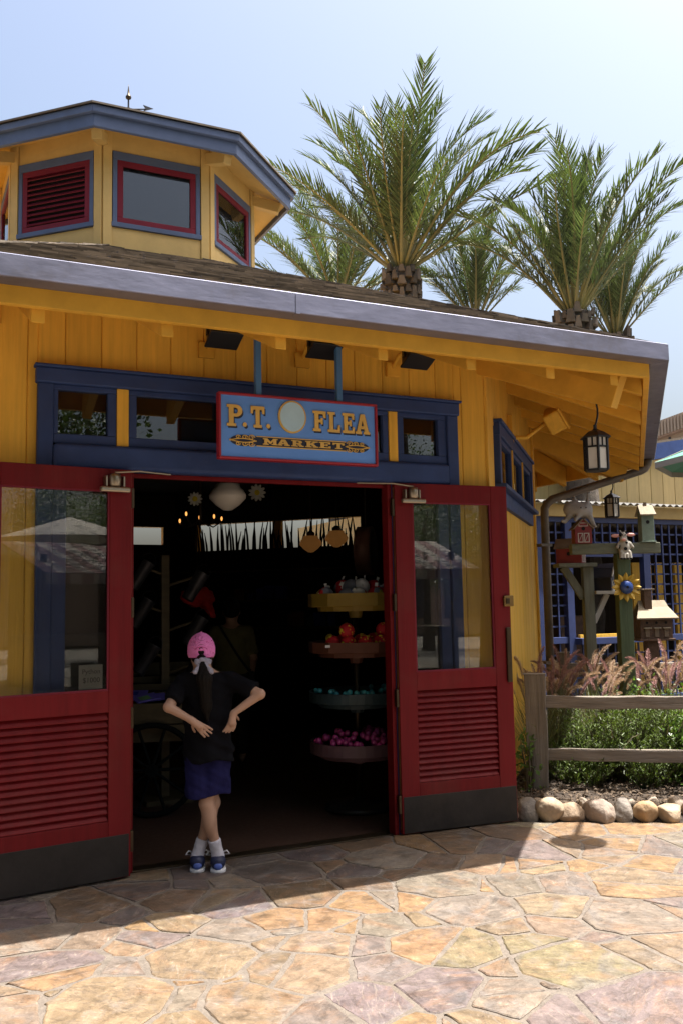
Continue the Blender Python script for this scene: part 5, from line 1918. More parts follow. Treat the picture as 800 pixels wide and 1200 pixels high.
adult_part('body', f_adult, (-.32, -.2, -.01), (.32, .30, 1.72), .012, 'skin')


def f_ashirt(P):
    q = P.copy()
    q[..., 1] = q[..., 1] * 1.25
    d = sd_cap(q, (0, 0, 1.2), (0, 0, .92), .175, .19) * .85
    d = smin(d, sd_cap(P, (-.15, 0, 1.33), (.15, 0, 1.33), .075, .075), .06)
    for s in (-1, 1):
        d = smin(d, np.maximum(sd_cap(P, (s * .17, 0, 1.32), (s * .222, .02, 1.05), .068, .066), 1.10 - P[..., 2]), .03)
    d = d + wob(P, 40, .005, 1)
    return np.maximum(np.maximum(d, .90 - P[..., 2]), P[..., 2] - 1.40)


adult_part('shirt', f_ashirt, (-.34, -.22, .86), (.34, .22, 1.44), .012, 'olive_shirt')
adult_part('trousers', lambda P: np.maximum(np.maximum(f_adult(P) - .018, P[..., 2] - .95), np.maximum(.09 - P[..., 2], np.maximum(P[..., 1] - .14, np.abs(P[..., 0]) - .2))), (-.26, -.2, .06), (.26, .2, 1.0), .014, 'dark_cloth')
adult_part('hair', lambda P: np.maximum(sd_ell(P, (0, -.005, 1.57), (.092, .108, .125)), np.maximum(1.46 - P[..., 2], P[..., 1] * 1.2 + 1.56 - P[..., 2])), (-.12, -.15, 1.42), (.12, .12, 1.72), .012, 'hair')
st_ = MB().tube([(-.13, -.03, 1.405), (-.06, -.135, 1.30), (.05, -.165, 1.12), (.16, -.13, .96), (.20, -.02, .90)], .012, 6)
so = bpy.data.objects.new('bag_strap', st_.mesh('bag_strap', 'dark_cloth', True))
COL.objects.link(so)
so.parent = adult
bgm = MB().box(.17, .24, -.10, .08, .74, .92).mesh('shoulder_bag', 'dark_cloth')
so = bpy.data.objects.new('shoulder_bag', bgm)
COL.objects.link(so)
so.parent = adult
so.modifiers.new('edge', 'BEVEL').width = .02

# ------------------------------------------------------------------ garden bed: fence, rocks
def oriented(o, d):
    """frame at o with x along the level direction d, z up"""
    d = Vector((d[0], d[1], 0)).normalized()
    return Matrix(((d.x, -d.y, 0, o[0]), (d.y, d.x, 0, o[1]), (0, 0, 1, o[2] if len(o) > 2 else 0), (0, 0, 0, 1)))


FD = Vector((.83, -.66))
FT = oriented((3.115, .44, 0), FD)
fence = thing('rail_fence', 'grey weathered two rail wooden fence in front of the garden bed', 'fence', (3.115, .44, 0))


def rough_timber(T, x0, x1, y0, y1, z0, z1, name, mt, parent, n=7, amp=.006, axis=0):
    """timber with slightly wandering edges, long axis x or z"""
    v, f = [], []
    for i in range(n + 1):
        t = i / n
        j = [rs.uniform(-amp, amp) for _ in range(4)]
        if axis == 0:
            x = x0 + (x1 - x0) * t
            v += [(x, y0 + j[0], z0 + j[1]), (x, y1 + j[0], z0 + j[2]), (x, y1 + j[3], z1 + j[2]), (x, y0 + j[3], z1 + j[1])]
        else:
            z = z0 + (z1 - z0) * t
            v += [(x0 + j[0], y0 + j[1], z), (x1 + j[2], y0 + j[1], z), (x1 + j[2], y1 + j[3], z), (x0 + j[0], y1 + j[3], z)]
    for i in range(n):
        for k in range(4):
            a, b = i * 4 + k, i * 4 + (k + 1) % 4
            f.append((a, a + 4, b + 4, b) if axis == 0 else (a, b, b + 4, a + 4))
    f += [(0, 1, 2, 3), (n * 4 + 3, n * 4 + 2, n * 4 + 1, n * 4)]
    return MB().add(v, f, T).build(name, mt, parent, bevel=.006)


rough_timber(FT, -.085, .085, -.075, .075, 0.0, 1.005, 'post', 'weathered_wood', fence, axis=2)
rough_timber(FT, 2.32, 2.48, -.075, .075, 0.0, 1.0, 'post', 'weathered_wood', fence, axis=2)
rough_timber(FT, .080, 2.33, -.045, .035, .728, .826, 'rail', 'weathered_rail', fence, n=12)
rough_timber(FT, .080, 2.33, -.050, .035, .312, .402, 'rail', 'weathered_rail', fence, n=12)
fence2 = thing('back_fence', 'low grey wooden fence at the back of the bed behind the birdhouse posts', 'fence', (5.4, 2.3, 0))
F2 = oriented((4.95, 2.62, 0), FD)
for x_ in (.10, 1.05, 2.3):
    rough_timber(F2, x_, x_ + .14, -.05, .05, 0, 1.02, 'post', 'weathered_wood', fence2, axis=2)
rough_timber(F2, .24, 1.05, -.03, .03, .82, .90, 'rail', 'weathered_rail', fence2)
rough_timber(F2, 1.19, 2.3, -.03, .03, .82, .90, 'rail', 'weathered_rail', fence2)

# edging rocks
def rock_mesh(seed, sx, sy, sz):
    def f(P):
        d = sd_ell(P, (0, 0, 0), (sx, sy, sz))
        d = d + wob(P, 24, .014, seed) + wob(P, 70, .004, seed * 2.1)
        r_ = np.random.default_rng(int(seed * 10))
        for _ in range(7):
            nv = r_.normal(size=3)
            nv /= np.linalg.norm(nv)
            hh = np.linalg.norm(nv * np.array((sx, sy, sz))) * r_.uniform(.72, .95)
            d = -smin(-d, -(P @ nv - hh), .012)
        return d
    return sdf_mesh('edging_rock', f, (-sx - .03, -sy - .03, -sz - .03), (sx + .03, sy + .03, sz + .03), .008, 'rock')


rockm = [rock_mesh(1.0, .088, .08, .080), rock_mesh(2.2, .108, .085, .076), rock_mesh(3.4, .070, .07, .084), rock_mesh(5.1, .130, .09, .078), rock_mesh(7.7, .095, .08, .070)]
pos_r = [(-.045, 0, .55), (.075, 2, 1.0), (.225, 0, 1.12), (.375, 1, .86), (.585, 3, .98), (.755, 2, .95), (.915, 0, .95), (1.085, 4, .98), (1.30, 3, 1.0), (1.52, 1, .95), (1.70, 0, 1.0), (1.90, 3, .9)]
rocklab = ['small tan edging rock half hidden behind the red door', 'rounded grey edging rock next to the red door', 'large round tan edging rock in front of the fence post', 'smooth tan edging rock just past the fence post',
           'wide flat-topped edging rock, fifth from the red door', 'narrow dark grey edging rock beside the wide one', 'squat golden tan edging rock, seventh from the red door', 'tan edging rock, eighth from the red door',
           'broad pale edging rock near the picture edge', 'tan edging rock outside the picture, tenth from the door', 'tan edging rock outside the picture, eleventh from the door', 'tan edging rock outside the picture, last of the row']
for (a, mi, s), lb in zip(pos_r, rocklab):
    p = BED_P + BED_D * a + BED_N * .062
    o = link('edging_rock', rockm[mi])
    o.location = (p.x, p.y, .052 * s)
    s *= 1.16
    o.scale = (s, s, s * rs.uniform(.95, 1.2))
    o.color = [(.29, .21, .14, 1), (.25, .20, .16, 1), (.30, .20, .11, 1), (.19, .165, .14, 1), (.32, .245, .165, 1)][(0, 3, 4, 0, 1, 3, 2, 4, 0, 1, 4, 0)[rocklab.index(lb)]]
    o.rotation_euler = (rs.uniform(-.2, .2), rs.uniform(-.2, .2), rs.uniform(-.5, .5) + math.atan2(BED_D.y, BED_D.x))
    tag(o, lb, 'rock', 'rocks edging the garden bed')
for i, (a, b, s) in enumerate(((.16, .17, .62), (.50, .19, .55), (.83, .18, .5), (1.0, .20, .6), (1.18, .19, .66))):
    p = BED_P + BED_D * a + BED_N * (b + .02)
    o = link('back_rock', rockm[(i * 2) % 5])
    o.location = (p.x, p.y, .085)
    o.scale = (s, s, s)
    o.color = (.26, .21, .16, 1)
    o.rotation_euler = (0, .3, i * 1.3)
    tag(o, '%s small half buried rock behind the row of edging rocks' % ordn[i], 'rock', 'small rocks behind the edging')

# ------------------------------------------------------------------ birdhouses
CAMF = Vector((.712, .767))          # direction from the viewer to the bed
TPd = Vector((.90, -.436))
tp = thing('birdhouse_post', 'green wooden T shaped post with a grey green crossbeam in the garden bed', 'post', (4.795, 1.19, 0))
BT = oriented((4.795, 1.19, 0), TPd)
MB().box(-.066, .066, -.066, .066, 0, 2.045, BT).build('upright', 'green_post', tp, bevel=.006)
MB().box(-.50, .37, -.055, .055, 2.046, 2.150, BT).build('crossbeam', 'grey_green_beam', tp, bevel=.006)


def hole_disc(T, parent, x, z, y, r, mt='cow_black'):
    MB().lathe([(r, -.002), (r, .0)], 16, T @ Matrix.Translation((x, y, z)) @ Matrix.Rotation(R(90), 4, 'X')).build('entry_hole', mt, parent)


def barn(T, w, d, hwall, hroof, wall, roof, trim, label, grp, gamb=False, over=.02, door=True):
    t = thing('birdhouse', label, 'birdhouse', tuple(T.translation), grp)
    pr = [(-w / 2, 0), (w / 2, 0), (w / 2, hwall), (w * .28 if gamb else 0, hwall + hroof * (.62 if gamb else 1))] + ([(0, hwall + hroof), (-w * .28, hwall + hroof * .62)] if gamb else []) + [(-w / 2, hwall)]
    Tx = T @ Matrix(((1, 0, 0, 0), (0, 0, -1, 0), (0, 1, 0, 0), (0, 0, 0, 1)))
    MB().prism(pr, -d / 2, d / 2, Tx).build('body', wall, t, bevel=.002)
    edges = [pr[2], pr[3]] + ([pr[4]] if gamb else [])
    segs = list(zip(edges[:-1], edges[1:]))
    segs += [((-b[0], b[1]), (-a[0], a[1])) for a, b in segs]
    for (a, b) in segs:
        a, b = Vector(a), Vector(b)
        dv = (b - a).normalized()
        nv = Vector((-dv.y, dv.x))
        if nv.y < 0: nv = -nv
        ext = .02 if a.y < b.y and a.y <= hwall + 1e-6 else 0
        ext2 = .02 if b.y < a.y and b.y <= hwall + 1e-6 else 0
        a2, b2 = a - dv * ext + nv * .001, b + dv * ext2 + nv * .001
        MB().prism([tuple(a2), tuple(b2), tuple(b2 + nv * .012), tuple(a2 + nv * .012)], -d / 2 - over, d / 2 + over, Tx).build('roof_board', roof, t, bevel=.002)
    yf_ = -d / 2
    if door:
        dw, dh = w * .34, hwall * .62
        for s in (-1, 1):
            x0_, x1_ = (0.004, dw) if s > 0 else (-dw, -.004)
            z0_ = .010
            for q in ((x0_, x1_, z0_, z0_ + .007), (x0_, x1_, z0_ + dh - .007, z0_ + dh), (x0_, x0_ + .007, z0_ + .007, z0_ + dh - .007), (x1_ - .007, x1_, z0_ + .007, z0_ + dh - .007)):
                MB().box(q[0], q[1], yf_ - .005, yf_ - .0005, q[2], q[3], T).build('door_trim', trim, t)
            MB().beam(T @ Vector((x0_ + .005, yf_ - .0022, z0_ + .005)), T @ Vector((x1_ - .005, yf_ - .0022, z0_ + dh - .005)), .004, .006, T.to_3x3() @ Vector((0, -1, 0))).build('brace', trim, t)
    return t


TB = BT @ Matrix.Translation((-.385, 0, 2.151))
b1 = barn(TB, .165, .15, .150, .085, 'barn_red', 'barn_roof', 'white_paint', 'small red barn birdhouse with white doors on the crossbeam under the grey animal', 'birdhouses')
hole_disc(TB, b1, 0, .145, -.0765, .018)
for q in ((-.045, .045, .168, .174), (-.045, .045, .198, .204), (-.045, -.039, .174, .198), (.039, .045, .174, .198)):
    MB().box(q[0], q[1], -.081, -.0755, q[2], q[3], TB).build('loft_trim', 'white_paint', b1)

# grey animal figure sprawled over the barn roof
an = thing('animal_figure', 'grey and white animal figure sprawled over the red barn birdhouse', 'figurine', tuple(TB @ Vector((0, 0, .2))))


def f_an(P):
    d = sd_ell(P, (-.075, .0, .345), (.095, .075, .085))
    d = smin(d, sd_ell(P, (.045, .0, .335), (.075, .065, .085)), .04)
    d = smin(d, sd_ell(P, (-.010, -.05, .325), (.085, .05, .055)), .03)
    d = smin(d, sd_cap(P, (-.10, -.02, .30), (-.165, -.03, .225), .035, .020), .02)
    d = smin(d, sd_cap(P, (-.165, -.03, .225), (-.195, -.05, .225), .020, .016), .01)
    d = smin(d, sd_cap(P, (.07, -.04, .29), (.105, -.07, .18), .032, .020), .02)
    d = smin(d, sd_cap(P, (.105, -.07, .18), (.115, -.095, .165), .020, .015), .01)
    d = smin(d, sd_cap(P, (-.03, -.06, .29), (-.075, -.09, .235), .03, .018), .02)
    d = smin(d, sd_cap(P, (-.045, .02, .41), (-.050, .02, .475), .034, .010), .012)
    d = smin(d, sd_cap(P, (.075, .01, .38), (.085, .01, .49), .022, .013), .015)
    d = smin(d, sd_ell(P, (.087, .01, .495), (.018, .014, .022)), .01)
    return d


o = link('body', sdf_mesh('body', f_an, (-.24, -.13, .13), (.15, .10, .54), .008, 'cat_grey'))
o.parent = an
o.matrix_parent_inverse = wm(an).inverted()
o.matrix_basis = TB
for x_ in (-.02, .03):
    MB().ball((x_, -.098, .350), .007, 8, 5, TB).build('eye', 'cow_black', an)

# cow figure on the crossbeam
TCo = BT @ Matrix.Translation((.0, -.075, 1.985))
cow = thing('cow_birdhouse', 'black and white cow shaped birdhouse with pink ears on the crossbeam', 'birdhouse', tuple(TCo.translation), 'birdhouses')


def in_T(name, me, parent, T):
    o = link(name, me)
    o.parent = parent
    o.matrix_parent_inverse = wm(parent).inverted()
    o.matrix_basis = T
    return o


def f_cow(P):
    d = sd_ell(P, (.01, 0, .12), (.062, .040, .085))
    d = smin(d, sd_ell(P, (.0, -.012, .225), (.034, .032, .045)), .02)
    d = smin(d, sd_ell(P, (-.008, -.035, .195), (.034, .026, .022)), .012)
    for s in (-1, 1):
        d = smin(d, sd_cap(P, (s * .040 + .01, -.02, .07), (s * .044 + .01, -.030, .015), .022, .019), .012)
        d = smin(d, sd_cap(P, (s * .014 + .01, -.03, .05), (s * .016 + .01, -.036, .012), .016, .014), .008)
        d = smin(d, sd_cap(P, (s * .050 + .01, -.01, .16), (s * .075 + .01, -.02, .12), .018, .015), .012)
        d = smin(d, sd_cap(P, (s * .018, 0, .262), (s * .026, 0, .285), .010, .007), .008)
    return d


in_T('body', sdf_mesh('body', f_cow, (-.10, -.09, -.02), (.12, .06, .31), .006, 'off_white'), cow, TCo)
for s in (-1, 1):
    in_T('ear', sdf_mesh('ear', lambda P, s=s: sd_ell(P, (s * .075, -.008, .238 + .004 * s), (.046, .012, .018)), (s * .075 - .06, -.04, .20), (s * .075 + .06, .03, .27), .006, 'cow_pink'), cow, TCo)
    MB().ball((s * .014 - .004, -.043, .240), .006, 8, 5, TCo).build('eye', 'cow_black', cow)
    for k_ in range(2):
        MB().ball((s * (.044 - .028 * k_) + .01, -.036, .010), (.017, .017, .012), 8, 5, TCo).build('hoof', 'cow_black', cow, smooth=True)
for (x_, y_, z_, a_, b_) in ((-.046, -.018, .135, .020, .03), (.066, -.012, .155, .016, .022), (.060, -.018, .085, .014, .018), (-.028, -.022, .245, .018, .024), (.030, -.010, .265, .010, .014), (.024, -.034, .165, .014, .012)):
    MB().ball((x_, y_, z_), (a_, .014, b_), 10, 6, TCo).build('patch', 'cow_black', cow, smooth=True)
MB().ball((-.008, -.052, .192), (.024, .012, .015), 10, 6, TCo).build('muzzle', 'cow_pink', cow, smooth=True)
hole_disc(TCo, cow, .008, .105, -.0415, .017)

# tall pale green birdhouse
TG = BT @ Matrix.Translation((.255, 0, 2.151))
tg_ = thing('tall_birdhouse', 'tall pale green birdhouse with cream pitched roof at the beam end', 'birdhouse', tuple(TG.translation), 'birdhouses')
MB().box(-.062, .062, -.06, .06, .012, .30, TG).build('body', 'tall_green', tg_, bevel=.004)
MB().box(-.075, .075, -.075, .075, 0, .012, TG).build('base', 'tall_green', tg_, bevel=.003)
for s in (-1, 1):
    MB().add([(-.078, s * .092, .275), (.078, s * .092, .275), (.072, 0, .375), (-.072, 0, .375), (-.078, s * .086, .262), (.078, s * .086, .262), (.072, 0, .358), (-.072, 0, .358)],
             [(0, 1, 2, 3), (7, 6, 5, 4), (0, 4, 5, 1), (1, 5, 6, 2), (2, 6, 7, 3), (3, 7, 4, 0)], TG).build('roof_board', 'tan_roof', tg_)
MB().prism([(-.06, .30), (.06, .30), (0, .36)], -.060, .060, TG @ Matrix(((0, 0, 1, 0), (1, 0, 0, 0), (0, 1, 0, 0), (0, 0, 0, 1)))).build('gable', 'tall_green', tg_)
MB().box(-.012, .012, -.012, .012, .36, .40, TG).build('finial', 'barn_roof', tg_)
hole_disc(TG, tg_, 0, .20, -.061, .018)

# sunflower on the upright
TF = BT @ Matrix.Translation((0.005, -.085, 1.715))
sf_ = thing('sunflower_birdhouse', 'yellow sunflower birdhouse with blue round centre on the green post', 'birdhouse', tuple(TF.translation), 'birdhouses')
MB().ball((0, -.012, 0), (.068, .036, .068), 20, 10, TF).build('centre', 'petal_blue', sf_, smooth=True)
hole_disc(TF, sf_, 0, 0, -.0485, .013)
for k_ in range(12):
    a = 2 * math.pi * k_ / 12
    Tp = TF @ Matrix.Rotation(a, 4, 'Y') @ Matrix.Translation((.098, .0, 0)) @ Matrix.Rotation(R(-14), 4, 'Z')
    m_ = MB()
    n_ = 8
    v = []
    for i in range(n_ + 1):
        t = i / n_
        w_ = .026 * math.sin(math.pi * min(1, t * .92 + .12)) ** .8
        x_ = -.045 + .095 * t
        v += [(x_, .004 - .008 * t, -w_), (x_, -.006 - .008 * t, 0), (x_, .004 - .008 * t, w_), (x_, .012 - .008 * t, 0)]
    f = [(4 * i + k2, 4 * i + (k2 + 1) % 4, 4 * i + 4 + (k2 + 1) % 4, 4 * i + 4 + k2) for i in range(n_) for k2 in range(4)]
    m_.add(v, f, Tp).build('petal', 'petal_yellow', sf_)
MB().box(-.05, .05, .0, .02, -.05, .05, TF).build('mount', 'green_post', sf_)

# grey post with two shelves
gp = thing('shelf_post', 'pale grey post with side shelves and diagonal braces behind the T post', 'post', (4.985, 1.93, 0))
GT = oriented((4.985, 1.93, 0), TPd)
MB().box(-.055, .055, -.055, .055, 0, 1.945, GT).build('upright', 'grey_post', gp, bevel=.005)
MB().box(-.33, .075, -.14, .14, 1.946, 1.986, GT).build('shelf', 'grey_post', gp, bevel=.004)
MB().box(.056, .32, -.12, .12, 1.655, 1.690, GT).build('shelf', 'white_paint', gp, bevel=.004)
MB().beam(GT @ Vector((-.05, 0, 1.62)), GT @ Vector((-.25, 0, 1.945)), .06, .075).build('brace', 'grey_post', gp)
MB().beam(GT @ Vector((.05, 0, 1.36)), GT @ Vector((.20, 0, 1.655)), .05, .05).build('brace', 'white_paint', gp)
TB2 = GT @ Matrix.Translation((-.165, 0, 1.987))
b2 = barn(TB2 @ Matrix.Rotation(R(62), 4, 'Z'), .19, .27, .165, .095, 'barn_red', 'barn_roof', 'white_paint', 'dark red barn birdhouse with brown roof on the grey shelf', 'birdhouses')
hole_disc(TB2 @ Matrix.Rotation(R(-28), 4, 'Z'), b2, 0, .10, -.0975, .020)
TB3 = GT @ Matrix.Translation((.195, 0, 1.691))
b3 = barn(TB3 @ Matrix.Rotation(R(48), 4, 'Z'), .17, .20, .150, .13, 'barn_blue', 'barn_blue', 'white_paint', 'dark blue barn birdhouse with white trimmed gambrel roof on the lower shelf', 'birdhouses', gamb=True)
for s in (-1, 1):
    Tq = TB3 @ Matrix.Rotation(R(48), 4, 'Z')
    for (p_, q_) in (((.085 + .015, .145), (.0476, .235)), ((.0476, .235), (0, .287))):
        MB().beam(Tq @ Vector((s * p_[0], -.122, p_[1] + .004)), Tq @ Vector((s * q_[0], -.122, q_[1] + .010)), .012, .014).build('verge', 'white_paint', b3)

# brown four-hole birdhouse with chimney on a dark post
bp_ = thing('dark_post', 'dark wooden post under the brown birdhouse', 'post', (5.42, 1.50, 0))
PT = oriented((5.42, 1.50, 0), TPd)
MB().box(-.06, .06, -.06, .06, 0, 1.165, PT).build('upright', 'brown_house', bp_, bevel=.005)
TH = oriented((5.45, 1.50, 1.166), Vector((.93, -.37)))
bh = thing('long_birdhouse', 'long brown birdhouse with pale tan roof, chimney and three perches', 'birdhouse', tuple(TH.translation), 'birdhouses')
MB().box(-.19, .19, -.125, .125, .0, .022, TH).build('base', 'brown_house', bh, bevel=.003)
MB().box(-.17, .17, -.105, .105, .023, .25, TH).build('body', 'brown_house', bh, bevel=.003)
for s in (-1, 1):
    MB().add([(-.22, s * .155, .235), (.22, s * .155, .235), (.16, s * .05, .345), (-.16, s * .05, .345), (-.22, s * .15, .22), (.22, s * .15, .22), (.16, s * .04, .33), (-.16, s * .04, .33)],
             [(0, 1, 2, 3), (7, 6, 5, 4), (0, 4, 5, 1), (1, 5, 6, 2), (2, 6, 7, 3), (3, 7, 4, 0)], TH).build('roof_board', 'tan_roof', bh)
    MB().add([(-.16, s * .05, .345), (.16, s * .05, .345), (.14, 0, .415), (-.14, 0, .415), (-.16, s * .04, .33), (.16, s * .04, .33), (.14, 0, .40), (-.14, 0, .40)],
             [(0, 1, 2, 3), (7, 6, 5, 4), (0, 4, 5, 1), (1, 5, 6, 2), (3, 7, 4, 0)], TH).build('roof_board', 'tan_roof', bh)
MB().box(-.10, -.02, -.07, .03, .30, .52, TH).build('chimney', 'brown_house', bh, bevel=.004)
MB().box(-.135, .01, -.08, .04, .52, .535, TH).build('chimney_cap', 'barn_roof', bh, bevel=.003)
for x_ in (-.10, .0, .10):
    hole_disc(TH, bh, x_, .185, -.1065, .014)
    MB().box(x_ - .040, x_ + .040, -.135, -.1055, .125, .137, TH).build('perch', 'tan_roof', bh, bevel=.002)
    MB().box(x_ - .022, x_ + .022, -.112, -.1055, .040, .122, TH).build('panel', 'barn_roof', bh, bevel=.002)

# ------------------------------------------------------------------ plants
def leaf_cloud(name, n, centre_fn, size, mt, aspect=.45, up=.3, seed=1, fold=True):
    r = np.random.default_rng(seed)
    c = centre_fn(n, r)
    nrm = r.normal(size=(n, 3))
    nrm[:, 2] += up
    nrm /= np.linalg.norm(nrm, axis=1)[:, None]
    t = np.cross(nrm, r.normal(size=(n, 3)))
    t /= np.linalg.norm(t, axis=1)[:, None]
    b = np.cross(nrm, t)
    s = size * r.uniform(.6, 1.25, (n, 1))
    v = np.stack([c - t * s * .5, c + b * s * aspect * .5 - nrm * s * .05, c + t * s * .5 - nrm * s * .12, c - b * s * aspect * .5 - nrm * s * .05], 1).reshape(-1, 3)
    f = np.arange(n * 4).reshape(n, 4)
    return np_mesh(name, v, f, mt)


def shrub_rosemary(p, h, rad, n_st, label, seed):
    t = thing('rosemary_shrub', label, 'shrub', (p[0], p[1], .06), 'shrubs in the garden bed')
    r = np.random.default_rng(seed)
    V, F = [], []
    stems = MB()
    for i in range(n_st):
        a = r.uniform(0, 6.283)
        q = math.sqrt(r.uniform(0, 1))
        bx_, by_ = p[0] + .45 * rad * q * math.cos(a), p[1] + .45 * rad * q * math.sin(a)
        hh = h * r.uniform(.55, 1.05) * (1 - .35 * q * q)
        lx, ly = math.cos(a) * q * rad * .75 + r.normal() * .05, math.sin(a) * q * rad * .75 + r.normal() * .05
        pts = []
        for k in range(6):
            u = k / 5
            pts.append(np.array((bx_ + lx * u ** 1.4 + .012 * math.sin(9 * u + i), by_ + ly * u ** 1.4 + .012 * math.cos(7 * u + i), .03 + hh * u)))
        stems.tube(pts[:6], [.006, .005, .004, .003, .002, .001], 4, False)
        nn = int(46 * hh / h) + 12
        for k in range(nn):
            u = r.uniform(.08, 1)
            j = min(4, int(u * 5))
            c = pts[j] + (pts[j + 1] - pts[j]) * (u * 5 - j)
            th = r.uniform(0, 6.283)
            L = r.uniform(.022, .042)
            d = np.array((math.cos(th), math.sin(th), r.uniform(.3, 1.3)))
            d /= np.linalg.norm(d)
            s = np.cross(d, (r.normal(), r.normal(), r.normal()))
            s *= .0042 / np.linalg.norm(s)
            b0 = len(V)
            V += [c - s, c + s, c + d * L + s * .5, c + d * L - s * .5]
            F.append((b0, b0 + 1, b0 + 2, b0 + 3))
    link('foliage', np_mesh('foliage', np.array(V), np.array(F), 'rosemary_leaf'), t)
    stems.build('stems', 'trunk_bark', t)


def bedp(a, b):
    q = BED_P + BED_D * a + BED_N * b
    return (q.x, q.y)


for i, (a, b, h, rad, ns) in enumerate(((.62, 1.22, .70, .34, 150), (.98, 1.18, .84, .36, 190), (1.32, 1.22, .84, .38, 200), (1.68, 1.22, .80, .36, 180), (1.12, .98, .46, .30, 130), (2.05, 1.2, .76, .40, 150), (.62, .98, .42, .26, 100))):
    shrub_rosemary(bedp(a, b), h, rad, ns, ['dark green rosemary shrub closest to the fence post', 'tall rosemary shrub second from the fence post, behind the rails', 'rosemary shrub in front of the green T post', 'rosemary shrub behind the rails to the right of the T post',
                                              'low rosemary spilling under the lower rail', 'rosemary shrub at the right picture edge', 'low dark rosemary at the foot of the fence post'][i], 20 + i)


def broad_shrub(p, h, rad, n, label, seed, size=.045, z0=.05):
    t = thing('leafy_shrub', label, 'shrub', (p[0], p[1], .05), 'shrubs in the garden bed')

    def cf(n, r):
        k = 26
        cc = np.stack([p[0] + r.normal(size=k) * rad * .5, p[1] + r.normal(size=k) * rad * .5, z0 + h * r.uniform(.1, 1, k)], 1)
        ix = r.integers(0, k, n)
        return cc[ix] + r.normal(size=(n, 3)) * np.array((rad * .17, rad * .17, h * .11))
    me = leaf_cloud('foliage', n, cf, size, 'broad_leaf', .6, .9, seed)
    v = np.empty(len(me.vertices) * 3)
    me.vertices.foreach_get('co', v)
    v = v.reshape(-1, 3)
    v[:, 2] = np.maximum(v[:, 2], .05)
    me.vertices.foreach_set('co', v.ravel())
    link('foliage', me, t)
    st = MB()
    r = random.Random(seed)
    for i in range(10):
        a = r.uniform(0, 6.28)
        st.tube([(p[0] + .03 * math.cos(a), p[1] + .03 * math.sin(a), .03), (p[0] + rad * .4 * math.cos(a), p[1] + rad * .4 * math.sin(a), z0 + h * .5), (p[0] + rad * .7 * math.cos(a), p[1] + rad * .7 * math.sin(a), z0 + h * r.uniform(.7, .95))], [.007, .005, .002], 4, False)
    st.build('stems', 'trunk_bark', t)


broad_shrub(bedp(1.62, .90), .50, .26, 1900, 'bright green leafy shrub under the rails near the picture edge', 41)
broad_shrub(bedp(1.98, .92), .70, .32, 1900, 'bright green leafy shrub at the right end of the rails', 42)
broad_shrub((2.985, .385), .50, .09, 150, 'thin leafy sprig climbing between the red door and fence post', 43, .05)
broad_shrub(bedp(1.25, 1.6), .75, .40, 900, 'green leafy undergrowth behind the rosemary', 44, .04)

# fountain grass with arching plumes
def plume_mesh(name, mt, seed, L=.30, bend=.75):
    r = np.random.default_rng(seed)
    pts, tang = [], []
    a = .05
    p = np.zeros(3)
    n = 14
    for i in range(n + 1):
        pts.append(p.copy())
        d = np.array((math.sin(a), 0, math.cos(a)))
        tang.append(d)
        p = p + d * L / n
        a += bend * 2.0 / n * (i / n + .25)
    V, F = [], []
    for i in range(520):
        u = r.uniform(0, .999)
        j = int(u * n)
        c = pts[j] + (pts[j + 1] - pts[j]) * (u * n - j)
        d = tang[j]
        s = r.normal(size=3)
        s -= d * (s @ d)
        s /= np.linalg.norm(s)
        rad = .026 * math.sin(math.pi * min(1, .10 + u * .92)) ** .7 + .004
        e = c + s * rad * r.uniform(.5, 1.1) + d * rad * .9
        w = np.cross(s, d) * .0016
        b0 = len(V)
        V += [c - w, c + w, e + w * .4, e - w * .4]
        F.append((b0, b0 + 1, b0 + 2, b0 + 3))
    return np_mesh(name, np.array(V), np.array(F), mt), pts


plumes = [plume_mesh('plume', 'plume', 1)[0], plume_mesh('plume', 'plume_pink', 2, .27, .95)[0], plume_mesh('plume', 'plume', 3, .24, 1.15)[0], plume_mesh('plume', 'plume_pink', 4, .30, .55)[0]]


